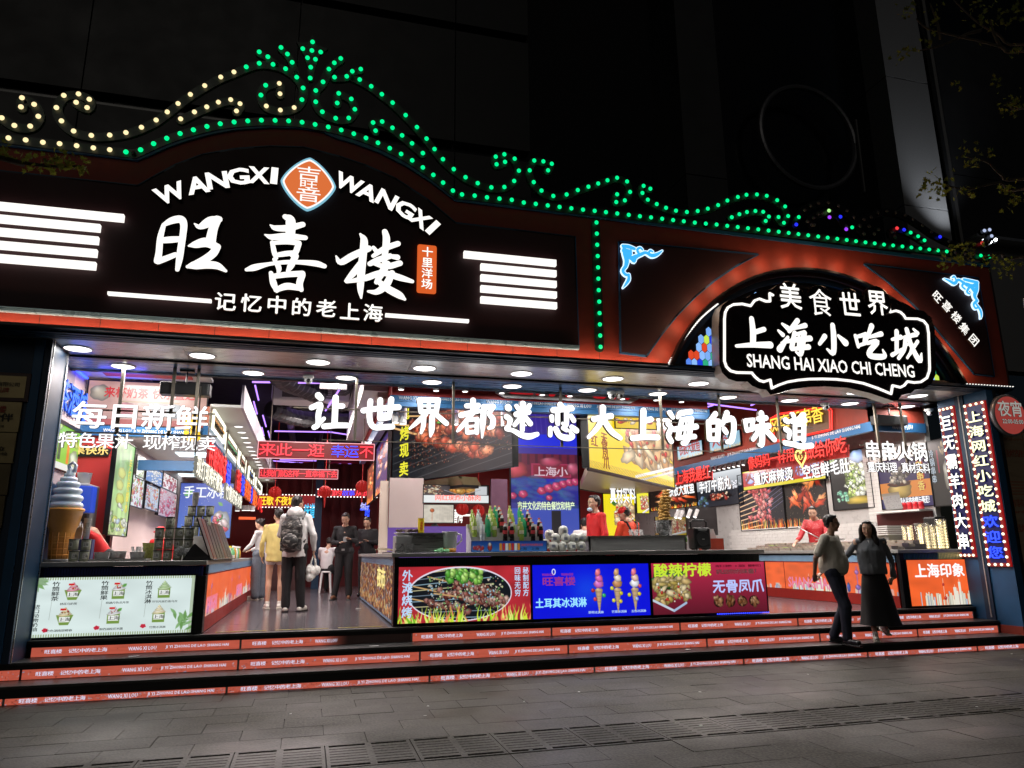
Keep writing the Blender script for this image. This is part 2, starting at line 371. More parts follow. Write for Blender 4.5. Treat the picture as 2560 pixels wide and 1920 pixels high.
steel = mat('brushed steel', (.5, .5, .5), .3, metal=.85, var=.2, scale=14, stretch=(.15, 4, 4))
greysteel = mat('counter steel', (.36, .36, .36), .35, metal=.2, var=.2, scale=10, stretch=(.2, 4, 4))
white = mat('white paint', (.75, .75, .74), .5, var=.05)
offw = mat('white ceiling panel', (.62, .62, .6), .55, var=.06, scale=2)
black = mat('black plastic', (.012, .012, .013), .4, var=.2)
redpaint = mat('red fascia paint', (.24, .032, .017), .65, var=.2, scale=5, bump=.1)
redwall = mat('red interior paint', (.45, .03, .03), .5, var=.1, scale=3)
maroon = mat('dark maroon board', (.032, .006, .008), .65, var=.25, scale=1.5)
wallm = mat('dark cladding', (.011, .0115, .013), .5, var=.25, scale=2, bump=.1)
walld = mat('dark glazing', (.004, .005, .006), .15, var=.2)
wlet = emi('white letter light', (1, .96, .9), 1.25)
wlet2 = emi('cool white letter light', (1, 1, 1), 1.5)
cream = emi('warm bulb light', (1, .78, .42), 1.3, samp=False)
green = emi('green bulb light', (.0, 1.0, .30), 1.15, samp=False)
bluel = emi('blue neon light', (.02, .06, 1), 2.2)
redl = emi('red neon light', (1, .03, .03), 1.8)
cyanl = emi('cyan neon light', (.05, .6, 1), 1.2)
g = MB(); g.box(-60, -40, -.3, 60, 8.99, -.012)
gr = g.build('ground', joint); tag(gr, 'dark street ground beneath the stone paving', kind='structure')
pave = empty('pavement', (0, 6, 0), 'grey granite slab pavement laid in running bond before the shop', None, kind='structure')
# slabs: .66 x .36 running bond, a row of slotted square slabs from 5.68 to 6.34
def slab(w, d, dz=0):
 b = MB(); b.box(-w / 2 + .0025, -d / 2 + .0025, -.04, w / 2 - .0025, d / 2 - .0025, 0); return b.mesh('paver', granite)
sl1, sl2 = slab(.66, .36), slab(.66, .36); sl2.materials.clear(); sl2.materials.append(granite2)
cnt = 0; rest = MB()
ys = [8.68 - .36 * i for i in range(7)] + [5.49 - .36 * i for i in range(9)]
for ri, yc in enumerate(ys):
 for j in range(-9, 30):
  xc = .2 + .33 * (ri % 2) + .66 * j
  if xc > 10.9 or xc < -7: continue
  px = RM.transposed() @ (Vector((xc, yc, 0)) - CAM)
  if px.z > -1: continue
  sx = FPX * px.x / -px.z; sy = FPX * px.y / px.z
  vis = abs(sx) < 1500 and -200 < sy < 1100
  if vis and cnt < 225:
   piece('paver', sl1 if rng.random() < .6 else sl2, (xc, yc, rng.uniform(-.0035, .0)), pave, rot=(rng.uniform(-.003, .003), rng.uniform(-.003, .003), 0)); cnt += 1
  else: rest.box(xc - .326, yc - .176, -.04, xc + .326, yc + .176, -.001)
for k, (y0, y1) in enumerate(((8.865, 8.965),)):
 for j in range(-9, 18): rest.box(.2 + .66 * j - .326, y0, -.04, .2 + .66 * j + .326, y1, -.001)
for j in range(-30, 60):
 for i in range(0, 40):
  x, y = .66 * j, 2.2 - .8 * i
  if i < 12 and abs(x) < 20: rest.box(x, y, -.04, x + .65, y + .79, -.002)
tag(rest.build('paver_field', granite, pave), kind='stuff')
# slotted drain slabs
ds = MB(); W_ = .66
ds.box(-.326, -.326, -.05, .326, .326, -.014)
ds.box(-.326, .3, -.014, .326, .326, 0); ds.box(-.326, -.326, -.014, .326, -.3, 0)
ds.box(-.326, -.3, -.014, -.30, .3, 0); ds.box(.30, -.3, -.014, .326, .3, 0); ds.box(-.025, -.3, -.014, .025, .3, 0)
for sx in (-.1625, .1625):
 for q in range(7):
  y = -.3 + .6 * (q + 1) / 8; ds.box(sx - .1375, y - .03, -.014, sx + .1375, y + .03, 0)
dsm = ds.mesh('slotted_paver', granite2)
for j in range(-6, 17):
 piece('slotted_paver', dsm, (.53 + .66 * j, 6.01, 0), pave)
lit = MB()
for i in range(16):
 x, y = rng.uniform(-1, 10), rng.uniform(5.6, 8.9); lit.ell((x, y, .003), (rng.uniform(.008, .02), rng.uniform(.006, .02), .003), n=6, m=4)
tag(lit.build('scraps', white), 'small white paper scraps scattered over the pavement', 'litter', kind='stuff')
# ---------------------------------------------------------------- entrance steps with lit risers
steps = empty('entrance_steps', (3.5, 9.3, 0), 'three dark steps with glowing orange lettered risers across the shop front', None, kind='structure')
SY, SZ = [8.97, 9.36, 9.76], [0, .18, .36, .54]
for i in range(3):
 b = MB(); b.box(-7, SY[i] + .03, SZ[i] - .02 if i else -.02, 10.36 if i else 12.5, (SY[i + 1] + .05) if i < 2 else 9.86, SZ[i + 1] - .03); b.build('riser_core', blackm, steps)
 b = MB(); b.box(-7, SY[i] - .015, SZ[i + 1] - .03, 10.36 if i else 12.5, (SY[i + 1] + .03) if i < 2 else 9.86, SZ[i + 1]); bevel(b.build('tread', stepm, steps), .004)
 b = MB(); b.box(-7, SY[i] - .012, SZ[i + 1] - (.075 if i else .118), 10.36 if i else 12.5, SY[i] + .03, SZ[i + 1] - .03); b.build('nosing', blackm, steps)
def panelmat(nm, wear, seed, dark=None):
 c = Cv(384, 20, 'df6852', seed); c.noise(.07, 20)
 for i in range(int(wear * 500)):
  x, y = c.r.uniform(0, 384), c.r.uniform(4, 20); c.ell(x, y, c.r.uniform(.4, 2.6), c.r.uniform(.4, 1.4), ['9fb6e8', 'b05048', 'd8d8f0', '803028'][c.r.integers(4)], c.r.uniform(0, 3), 0, .8, 0)
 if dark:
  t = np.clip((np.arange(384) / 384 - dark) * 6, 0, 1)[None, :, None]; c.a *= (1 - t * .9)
 return c.material(nm, .62)
stw = emi('riser lettering light', (.75, .78, 1), .95, samp=False)
bounds = [[-2.96, -.73, 1.33, 3.21, 5.12, 7.05, 8.72, 10.3],
  [-3.75, -2.9, -.71, 1.38, 3.3, 5.3, 7.1, 8.8, 10.32],
  [-4.2, -2.9, -.78, 1.44, 3.5, 5.6, 7.55, 9.45, 11.6]]
for row, (bd, i) in enumerate(zip(bounds, (2, 1, 0))):
 for j in range(len(bd) - 1):
  x0, x1 = bd[j] + .012, bd[j + 1] - .012; z0, z1 = SZ[i] + (.004 if i else .0), SZ[i] + (.105 if i else .062)
  worn = {2: .5, 1: .12, 0: .03}[row];
  if row == 2 and j in (3, 4, 5): worn = 1.0
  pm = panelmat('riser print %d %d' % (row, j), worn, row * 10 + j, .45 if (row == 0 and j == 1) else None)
  q = quad('riser_panel', [Vector((x0, SY[i] - .0, z0)), Vector((x1, SY[i] - .0, z0)), Vector((x1, SY[i] - .0, z1)), Vector((x0, SY[i] - .0, z1))], pm, steps)
  w = x1 - x0; y = SY[i] - .001; h = .042; zb = z0 + (.03 if i else .01)
  if w < 1.2:
   text('lettering', 'WANG XI LOU', (x0 + .1 * w, y, zb), (x0 + .5 * w, y, zb), h, stw, q, .01, .002, .002, res=1); continue
  text('lettering', '旺喜楼', (x0 + .06 * w, y, zb), (x0 + .14 * w, y, zb), h * 1.05, stw, q, .02, .002, .002, res=1)
  text('lettering', '记忆中的老上海', (x0 + .17 * w, y, zb), (x0 + .35 * w, y, zb), h * 1.05, stw, q, .02, .002, .002, res=1)
  if not (row == 0 and j == 1):
   text('lettering', 'WANG XI LOU', (x0 + .45 * w, y, zb), (x0 + .585 * w, y, zb), h, stw, q, .01, .002, .002, res=1)
   text('lettering', 'JI YI ZHONG DE LAO SHANG HAI', (x0 + .63 * w, y, zb), (x0 + .945 * w, y, zb), h, stw, q, .01, .002, .002, res=1)
  else: text('lettering', 'WANG XI LOU', (x0 + .42 * w, y, zb), (x0 + .55 * w, y, zb), h, stw, q, .01, .002, .002, res=1)
  b = MB(); b.box(x1 + .002, SY[i] - .004, z0, x1 + .022, SY[i] + .02, z1); b.build('divider', greysteel, steps)
# ---------------------------------------------------------------- shop floor with tiles
fl = empty('shop_floor', (3.5, 15, .5), 'grey wood-grain tile floor of the food hall between the counters', None, kind='structure')
b = MB(); b.box(-3.4, 9.84, .3, 10.7, 30, .512); b.build('floor_slab', joint, fl)
tile = mat('floor tile', (.11, .10, .11), .16, var=.3, scale=7, stretch=(1, 6, 1), bump=.08)
tb = MB(); tb.box(-.298, -.298, -.02, .298, .298, 0); tme = tb.mesh('tile', tile)
for i in range(4):
 for j in range(20): piece('tile', tme, (-.9 + .6 * i, 10.17 + .6 * j, .535 + rng.uniform(0, .0012)), fl)
for i in range(4):
 for j in range(11): piece('tile', tme, (6.9 + .6 * i, 10.17 + .6 * j, .535 + rng.uniform(0, .0012)), fl)
tb = MB()
for i in range(-5, 18):
 for j in range(34):
  x, y = -.9 + .6 * i, 10.17 + .6 * j
  if (-1.2 < x < 1.2 and j < 20) or (6.6 < x < 9 and j < 11) or x > 10.6 or x < -3.3: continue
  tb.box(x - .298, y - .298, .515, x + .298, y + .298, .5355)
tag(tb.build('tile_field', tile, fl), kind='stuff')
yel = mat('worn yellow floor tape', (.5, .42, .08), .6, var=.4, scale=30)
b = MB(); b.box(-.35, 10.02, .536, .3, 10.05, .539); b.box(.42, 10.02, .536, .98, 10.05, .539); b.box(-1.05, 10.02, .536, -.45, 10.05, .539)
tag(b.build('floor_tape', yel), 'worn yellow warning tape line across the shop entrance', 'tape')
# ---------------------------------------------------------------- side walls of the front
lw = empty('left_front_wall', (-4.5, 9.25, .2), 'blue painted pier at the left end of the shop front', 'wall')
b = MB(); b.box(-7.5, 9.27, .0, -3.17, 9.9, 3.93); b.build('wall_body', tealdark, lw)
b = MB(); b.box(-3.17, 9.25, .36, -3.07, 9.8, 3.93); bevel(b.build('corner_trim', teal, lw), .006)
b = MB(); b.box(-3.068, 9.27, .36, -3.0, 9.80, 3.93); b.build('pilaster', tealdark, lw)
b = MB(); b.box(-3.17, 9.80, .36, -3.0, 9.9, 3.93); b.build('jamb', teal, lw)
b = MB(); b.box(-3.3, 9.9, .36, -3.2, 10.9, 3.93); b.build('return_wall', mat('grey violet wall', (.35, .3, .32), .5), lw)
b = MB(); b.box(-2.985, 9.262, .36, -2.972, 9.275, 3.93); b.box(-2.998, 9.81, .54, -2.985, 9.83, 3.93); b.build('edge_strip', steel, lw)
rw = empty('right_front_wall', (10.6, 9.3, .2), 'blue painted wall at the right end of the steps', 'wall')
b = MB(); b.box(10.37, 8.97, .0, 10.5, 9.93, 3.93); b.build('wall_body', teal, rw)
b = MB(); b.box(10.345, 9.40, .36, 10.37, 9.56, 3.93); b.build('pilaster', tealdark, rw)
b = MB(); b.box(10.335, 9.455, .4, 10.345, 9.475, 3.93); b.build('edge_strip', greysteel, rw)
b = MB(); b.box(10.345, 8.96, .18, 10.37, 9.36, .30); b.build('skirting', redpaint, rw)
b = MB(); b.box(10.50, 8.98, 0, 10.58, 9.1, 3.93); b.build('outer_post', blackm, rw)
# plaques on the left wall
brass = mat('brass plaque', (.30, .24, .12), .32, metal=.7, var=.35, scale=3)
brassd = mat('dull bronze plaque', (.14, .11, .06), .35, metal=.6, var=.35, scale=3)
ink = mat('dark plaque ink', (.02, .02, .02), .5); inkr = mat('red plaque ink', (.4, .04, .02), .5)
def plq(label, y0, y1, m, lines, frame=None, x1=-3.21):
 zt, zb = P('A', 60, y0, Y=9.25).z, P('A', 60, y1, Y=9.25).z
 root = empty('plaque', (-3.6, 9.26, zb), label, 'plaque', 'award plaques on the left pier')
 b = MB(); b.box(-4.0, 9.235, zb, x1, 9.268, zt); bevel(b.build('plate', m if not frame else frame, root), .003)
 if frame: b = MB(); b.box(-3.96, 9.228, zb + .04, x1 - .04, 9.236, zt - .04); b.build('plate_face', m, root)
 for (s, a, z, w, h, mm) in lines:
  cx = (-4.0 + x1) / 2; zz = zb + (zt - zb) * z
  text('lettering', s, (cx - w / 2 + a, 9.226, zz), (cx + w / 2 + a, 9.226, zz), h, mm, root, .015, .003, .001, res=1)
wood = mat('dark plaque wood', (.05, .012, .01), .4)
plq('framed gold certificate plaque with a red seal, topmost on the left pier', 67, 215, brass, [('上海品牌有限公司', .1, .5, .45, .05, ink), ('合作品牌', .1, .28, .25, .06, inkr)], wood, -3.16)
plq('bright brass partner plaque reading 作伙伴, second from the top on the pier', 218, 375, brass, [('旺喜楼', .1, .62, .3, .08, inkr), ('合作伙伴', .08, .34, .5, .09, ink), ('上海餐饮管理有限公司', .1, .15, .3, .025, ink)])
plq('plain brass plaque with faint writing, third from the top on the pier', 378, 536, brass, [('合作单位', .1, .4, .4, .045, ink), ('特色餐饮管理单位', .08, .25, .5, .035, ink)], x1=-3.22)
plq('dim bronze plaque with a red seal, fourth from the top on the pier', 540, 700, brassd, [('上海市', .1, .5, .3, .05, ink)], x1=-3.23)
plq('dim bronze plaque without writing, fifth from the top on the pier', 704, 870, brassd, [], x1=-3.24)
plq('lowest and darkest bronze plaque on the left pier', 874, 1040, brassd, [], x1=-3.25)
# ---------------------------------------------------------------- soffit with downlights
sof = empty('soffit', (3.5, 9.9, 3.93), 'brushed silver and blue metal soffit over the steps', None, kind='structure')
jx = [-7.5, -4.2, -1.6, 1.2, 4.0, 6.8, 9.4, 10.9]
for a, c in zip(jx, jx[1:]):
 b = MB(); b.box(a + .003, 9.2, 3.93, c - .003, 9.93, 3.96); b.build('silver_panel', steel, sof)
for a, c in zip([-3.3, -.9, 2.0, 4.7, 7.4], [-.9, 2.0, 4.7, 7.4, 10.4]):
 b = MB(); b.box(a + .003, 10.03, 3.925, c - .003, 10.66, 3.96); b.build('blue_panel', bluebeam, sof)
b = MB(); b.box(-7.5, 9.93, 3.905, 10.9, 10.03, 3.97); b.box(-3.3, 10.655, 3.90, 10.4, 10.70, 4.3); b.build('black_rail', blackm, sof)
b = MB(); b.box(-3.3, 10.64, 3.905, 10.4, 10.654, 3.925); b.build('edge_trim', steel, sof)
b = MB(); b.box(-7.5, 9.04, 3.975, 10.95, 10.7, 4.06); b.build('soffit_deck', blackm, sof)
dl = emi('downlight glass', (1, .97, .93), 3);
ring = mat('downlight ring', (.6, .6, .6), .3, metal=.5)
def downlight(x, y, z, label, grp, d=.15, st=True):
 root = empty('downlight', (x, y, z), label, 'ceiling light', grp)
 b = MB(); b.lathe((x, y, z), [(d * 1.14, .0), (d * 1.14, -.006), (d * 1.02, -.012), (d * .99, -.004), (d * .99, 0)], 24, cap=False); b.build('trim_ring', ring, root, True)
 b = MB(); b.lathe((x, y, z), [(d * .98, -.001), (d * .98, -.006), (0, -.007)], 24); b.build('lamp_glass', dl, root); return root
X1 = [-2.83, -1.42, 0, 1.41, 2.79, 4.19, 5.59, 7.0, 8.44, 9.65]; X2 = [-2.5, -.86, .40, 1.64, 2.87, 4.09, 5.3, 6.57, 7.75, 8.96, 10.15]
od = ['first', 'second', 'third', 'fourth', 'fifth', 'sixth', 'seventh', 'eighth', 'ninth', 'tenth', 'eleventh']
for i, x in enumerate(X1): downlight(x, 9.6, 3.93, 'round downlight in the silver front soffit, %s from the left' % od[i], 'downlights in the silver soffit')
for i, x in enumerate(X2): downlight(x, 10.38, 3.925, 'round downlight in the blue rear soffit, %s from the left' % od[i], 'downlights in the blue soffit', .14)
# area lamps giving the downlights' light downwards
def alight(name, loc, e, size, col=(1, .97, .93), rot=(0, 0, 0), sy=None):
 l = bpy.data.lights.new(name, 'AREA'); l.energy = e; l.size = size; l.color = col
 if sy: l.shape = 'RECTANGLE'; l.size_y = sy
 o = bpy.data.objects.new(name, l); COL.objects.link(o); o.location = loc; o.rotation_euler = rot; return o
for x in X2: alight('downlight_beam', (x, 10.38, 3.90), 18, .26)
for x in X1: alight('downlight_beam', (x, 9.6, 3.90), 3 if x < -2 or x > 9.5 else 11, .26)
# ---------------------------------------------------------------- building behind
bw = empty('dark_building', (3, 11, 4), 'unlit dark clad building rising behind the lit shop front', 'building')
b = MB(); b.box(-14, 11.6, 6, 40, 14, 26); b.build('wall_body', walld, bw)
b = MB(); b.box(-14, 10.75, 4.31, 11, 11.6, 7.3); b.build('parapet', blackm, bw)
def wp(x0, x1, z0, z1, y=11.45, m=wallm, n='wall_panel'):
 b = MB(); b.box(x0 + .01, y, z0 + .01, x1 - .01, 11.61, z1 - .01); return b.build(n, m, bw)
xs = [-7, -3.8, -.6, 2.15, 3.56]
for a, c in zip(xs, xs[1:]):
 for z0, z1 in ((6.2, 8.4), (8.6, 10.9), (11.05, 13.6), (13.65, 17)): wp(a, c, z0, z1)
for z0, z1 in ((6.2, 8.35), (8.35, 12.6), (12.6, 17)): wp(6.47, 7.36, z0, z1, 11.05, m=mat('grey pier cladding', (.03, .031, .033), .5, var=.25, scale=2), n='pilaster_panel')
pil = mat('granite pilaster', (.16, .16, .165), .5, var=.2, scale=40)
for z0, z1 in ((5.2, 8.3), (8.3, 11.3), (11.3, 16)): wp(11.39, 12.5, z0, z1, 11.0, m=pil, n='pilaster_panel')
for a, c in ((13.08, 16.4), (16.4, 20)):
 for z0, z1 in ((5, 7.8), (7.85, 9.4), (9.4, 13)): wp(a, c, z0, z1, 11.3, m=pil if z0 < 7 else wallm)  # paler stone on the lower panels stands in for brightness near the lamp
b = MB(); b.cyl((12.93, 11.2, 4), (12.93, 11.2, 16), .08, n=8); b.build('downpipe', black, bw)
b = MB(); b.box(13.1, 10.95, 7.78, 16.4, 11.3, 7.84); b.build('ledge', steel, bw)
c0 = P('c', 762, 812, Y=11.2); rr = (P('c', 1040, 850, Y=11.2) - P('c', 485, 770, Y=11.2)).length / 2
b = MB(); b.tube([c0 + Vector((math.cos(a), 0, math.sin(a) * 1.02)) * rr for a in [2 * math.pi * k / 48 for k in range(49)]], .055, 8, False)
tag(b.build('ring_sign', mat('ring metal', (.12, .12, .13), .4, metal=.5)), 'large unlit metal ring mounted on the dark wall above the arch', 'ring ornament')
b = MB(); b.cyl(P('c', 1040, 710, Y=11.1), P('c', 1093, 1140, Y=11.1), .03, n=6); tag(b.build('thin_pipe', mat('pipe grey', (.06, .06, .06), .5)), 'thin grey pipe running down the dark wall beside the ring', 'pipe')
# ================================================================ fascia boards
FY = 9.0
fas = empty('fascia_board', (0, 9.0, 4.0), 'dark maroon shop fascia with an arched top carrying the big white lettering', 'shop front')
# lower edge of the bulb border in pixels of the photo (x, y)
edge = [('a', -160, 830), ('a', 0, 850), ('a', 300, 885), ('a', 600, 915), ('a', 815, 942), ('a', 905, 905), ('a', 1000, 862), ('a', 1110, 825), ('a', 1250, 787), ('a', 1400, 760), ('a', 1600, 747), ('a', 1780, 752), ('a', 1900, 768), ('b', -20, 575), ('b', 90, 607), ('b', 240, 662), ('b', 400, 745), ('b', 540, 835), ('b', 680, 943)]
top = [P(*e, Y=FY) for e in edge]; xr = 10.9; zt = top[-1].z; top.append(Vector((xr, FY, P('c', 1840, 1575, Y=FY).z)))
def sheet(name, m, pts, y, d, parent=fas):
 b = MB(); b.prism([Vector((p.x, y, p.z)) for p in pts], (0, d, 0)); return b.build(name, m, parent)
ZB = 4.0
# board of vertical panels so the arched top stays simple
xs = [-7.5] + [p.x for p in top[1:]]; tz = [top[1].z] + [p.z for p in top[1:]]
loop = [Vector((xs[0], FY, ZB))] + [Vector((xs[-1], FY, ZB))] + [Vector((x, FY, z)) for x, z in list(zip(xs, tz))[::-1]]
# arch opening for the stained glass: semi-ellipse
ax0, ax1 = P('d', 352, 756, Y=FY).x, P('d', 1888, 850, Y=FY).x; atop = P('d', 1090, 263, Y=FY).z; acx = (ax0 + ax1) / 2; arx = (ax1 - ax0) / 2; arz = atop - ZB
RA = (arx ** 2 + arz ** 2) / (2 * arz); dza = RA - arz
def arch(t, d=0, y=FY):
 R_ = RA - d; am = math.acos(dza / R_); a = am * (1 - 2 * t / math.pi); return Vector((acx - R_ * math.sin(a), y, ZB - dza + R_ * math.cos(a)))
# left solid part
iL = [p for p in loop if p.x <= ax0]
Lx = ax0 - .4
def topz(x):
 for i in range(len(xs) - 1):
  if xs[i] <= x <= xs[i + 1]: return tz[i] + (tz[i + 1] - tz[i]) * (x - xs[i]) / (xs[i + 1] - xs[i])
 return tz[-1]
b = MB(); b.prism([Vector((-7.5, FY, ZB)), Vector((Lx, FY, ZB)), Vector((Lx, FY, topz(Lx)))] + [Vector((x, FY, z)) for x, z in list(zip(xs, tz))[::-1] if x < Lx], (0, .18, 0)); b.build('board', redpaint, fas)
N = 40
pa = [arch(math.pi * i / N) for i in range(N + 1)]
b = MB(); seq = [Vector((Lx, FY, ZB))] + pa + [Vector((xr, FY, ZB))]
for p, q in zip(seq, seq[1:]):
 if q.x - p.x < 1e-5: continue
 b.prism([p, q, Vector((q.x, FY, topz(q.x))), Vector((p.x, FY, topz(p.x)))], (0, .18, 0))
b.build('arch_board', redpaint, fas)
b = MB(); b.box(-7.5, 9.15, 4.05, 10.9, 9.2, 6.0); b.build('backing', blackm, fas)
b = MB(); b.box(10.9, 9.0, 4.0, 10.94, 11.2, 6.25); b.build('end_cheek', mat('dark end cheek', (.02, .008, .008), .6), fas)
# mouldings under the board
b = MB()
for z0, z1, y, y2 in ((3.968, 4.0, 8.94, 8.98), (3.945, 3.985, 8.98, 9.04), (3.937, 3.975, 9.04, 9.1), (3.932, 3.97, 9.1, 9.19)): b.box(-7.5, y, z0, 10.95, y2, z1)
b.build('moulding', tealdark, fas)
b = MB(); pts = [Vector((x, FY - .03, z - .01)) for x, z in zip(xs, tz)]
b.ribbon(pts, VZ, -VY, .05, .05); b.build('top_trim', teal, fas)
# main inset panel, nearly black, with its frame
ins = [('a', -40, 1008), ('a', 815, 1100), ('a', 900, 1052), ('a', 1040, 975), ('a', 1200, 915), ('a', 1400, 880), ('a', 1600, 866), ('a', 1800, 872), ('b', 0, 690), ('b', 150, 740), ('b', 330, 820), ('b', 520, 945), ('b', 685, 1083), ('b', 1392, 1166), ('D', 1250, 755)]
ip = [P(*e, Y=FY - .02) for e in ins]; zb = 4.175; ip[-1].z = zb; ip[-1].x = ip[-2].x
ip = [Vector((-7.4, FY - .02, ip[0].z))] + ip
bb = MB()
for p, q in zip(ip[:-1], ip[1:-1]):
 if q.x > p.x + 1e-4: bb.prism([Vector((p.x, FY - .02, zb)), Vector((q.x, FY - .02, zb)), q, p], (0, .019, 0))
bb.build('inset_panel', maroon, fas)
frm = mat('wash lit frame metal', (.3, .5, .6), .3, metal=.3)  # bottom rail coloured paler than the other rails: trough lamp wash put into the colour
b = MB()
for p, q in zip(ip[:-1], ip[1:-1]): b.ribbon([p, q], VZ, -VY, .028, .03)
b.build('inset_frame_top', tealdark, fas)
b = MB(); b.ribbon([ip[-2], ip[-1]], VZ, -VY, .03, .03); b.build('inset_frame_side', teal, fas)
b = MB(); b.box(-7.4, FY - .05, zb - .03, ip[-1].x, FY - .001, zb + .03)
for k in range(3): b.box(-7.4, FY - .058, zb - .022 + k * .018, ip[-1].x, FY - .05, zb - .012 + k * .018)
b.build('inset_frame_bottom', frm, fas)
# thin joints on the red strip
b = MB()
for x in np.arange(-6.8, 10.8, .62):
 if not (ax0 - .1 < x < ax1 + .1): b.box(x, FY - .0015, 4.01, x + .006, FY + .001, 4.14)
b.build('panel_joint', blackm, fas)
b = MB(); b.box(-7.5, 8.88, 3.97, ax0 - .05, 8.955, 3.985); b.box(-7.5, 8.87, 3.97, ax0 - .05, 8.88, 4.004); b.build('light_trough', blackm, fas)
# strip of small red-wash lamps in the trough
wash = emi('warm wash lamp', (1, .6, .4), 34)
b = MB(); b.box(-7.3, 8.90, 3.99, ax0 - .1, 8.93, 3.996); b.build('wash_strip', wash, fas)
# spandrel panels of the arch
PLf = [(100, 113), (825, 180), (760, 212), (700, 247), (600, 315), (500, 398), (400, 500), (320, 600), (243, 710), (108, 692)]
PRt = [(1382, 230), (1975, 303), (2058, 815), (1955, 803), (1850, 680), (1740, 548), (1620, 425), (1500, 318)]
for pl, nm in ((PLf, 'spandrel_panel'), (PRt, 'spandrel_panel')):
 pts = [P('d', x, y, Y=FY - .02) for x, y in pl]
 b = MB(); b.prism(pts, (0, .019, 0)); b.build(nm, maroon, fas)
 b = MB()
 for p, q in zip(pts, pts[1:] + pts[:1]): b.ribbon([p, q], VZ, -VY, .028, .025)
 b.build('spandrel_frame', teal, fas)
# inner arch lining and window
b = MB(); A0 = [arch(math.pi * i / N) for i in range(N + 1)]; A1 = [arch(math.pi * i / N, .09) for i in range(N + 1)]
for i in range(N): b.prism([A0[i], A0[i + 1], A1[i + 1], A1[i]], (0, .14, 0))
b.build('arch_lining', maroon, fas)
b = MB(); A1b = [arch(math.pi * i / N, .09, FY + .06) for i in range(N + 1)]; A2 = [arch(math.pi * i / N, .17, FY + .06) for i in range(N + 1)]
for i in range(N): b.prism([A1b[i], A1b[i + 1], A2[i + 1], A2[i]], (0, .07, 0))
b.build('window_surround', tealdark, fas)
win = empty('stained_glass_window', (acx, FY + .1, ZB), 'stained glass lunette in blue, red and yellow behind the black plaque sign', 'window')
cols = [emi('glass ' + c, lin(c)[:3], 1.0) for c in ('7fb0f5', '8fc0ff', '5a8af0', 'e04a28', 'c8e850', '30b080', '2040e0')]
x0w, x1w = acx - arx * .95, acx + arx * .95
bins = [MB() for _ in cols]; hw, hh = .043, .078
for j in range(12):
 for i in range(int((x1w - x0w) / .09)):
  X_, Z_ = x0w + (i + .5 * (j % 2)) * .09, ZB + .1 + j * .124; ci = [0, 1, 4, 0, 6, 1, 3, 5, 0, 2, 1][(i * 3 + j * 5 + (i * j) % 4) % 11]
  if math.hypot(abs(X_ - acx) + hw, Z_ + hh - ZB + dza) < RA - .18: bins[ci].prism([Vector((X_ + p * (hw - .003), FY + .1, Z_ + q * (hh - .004))) for p, q in ((0, -1), (1, -.55), (1, .55), (0, 1), (-1, .55), (-1, -.55))], (0, .01, 0))
for bn, m_ in zip(bins, cols):
 if bn.v: bn.build('glass_panes', m_, win)
b = MB(); b.prism([Vector((p.x, FY + .115, p.z)) for p in A2], (0, .02, 0)); b.build('lead_backing', blackm, win)
# small white led points round the arch and along the right moulding
leds = emi('tiny led', (1, .97, .9), 1.3, samp=False)
b = MB(); l0 = [('d', 357, 752), ('d', 392, 690), ('d', 430, 632), ('d', 470, 580), ('d', 520, 520), ('d', 565, 478), ('d', 612, 440)]
pp = smoothpts([P(*q, Y=FY - .03)[:] for q in l0], 6)
for p in pp: b.box(p[0] - .008, FY - .05, p[2] - .008, p[0] + .008, FY - .002, p[2] + .008)
for x in np.arange(ax1 + .02, 10.9, .058): b.box(x, FY - .075, 3.994, x + .016, FY - .06, 4.006)
tag(b.build('led_points', leds, fas), kind='stuff')
# hidden warm lamps that wash the arch ring
def spot(loc, tgt, e, ang=70, col=(1, .62, .4), r=.02, blend=.6, name='arch_wash_lamp'):
 l = bpy.data.lights.new(name, 'SPOT'); l.energy = e; l.spot_size = math.radians(ang); l.spot_blend = blend; l.color = col; l.shadow_soft_size = r
 o = bpy.data.objects.new(name, l); COL.objects.link(o); o.location = loc; d = Vector(tgt) - Vector(loc); o.rotation_euler = d.to_track_quat('-Z', 'Y').to_euler(); return o
lampb = MB()
def point(p, e, col, r=.03, name='arch_wash_lamp'):
 l = bpy.data.lights.new(name, 'POINT'); l.energy = e; l.color = col; l.shadow_soft_size = r; o = bpy.data.objects.new(name, l); COL.objects.link(o); o.location = p; return o
for i in range(15):
 t = math.pi * (i + .5) / 15; a = arch(t, -.12, FY - .17); point(a, 2.1, (1, .56, .34), .07); b = MB(); b.obox(arch(t, .02, FY - .03), VX, VZ, VY, .04, .04, .06); b.build('lamp_bracket', blackm, fas)
b = MB(); L0 = [arch(math.pi * i / N, .03, FY - .10) for i in range(N + 1)]; L1 = [arch(math.pi * i / N, -.005, FY - .10) for i in range(N + 1)]
for i in range(N): b.prism([L0[i], L0[i + 1], L1[i + 1], L1[i]], (0, .1, 0))
b.build('arch_lip', blackm, fas)
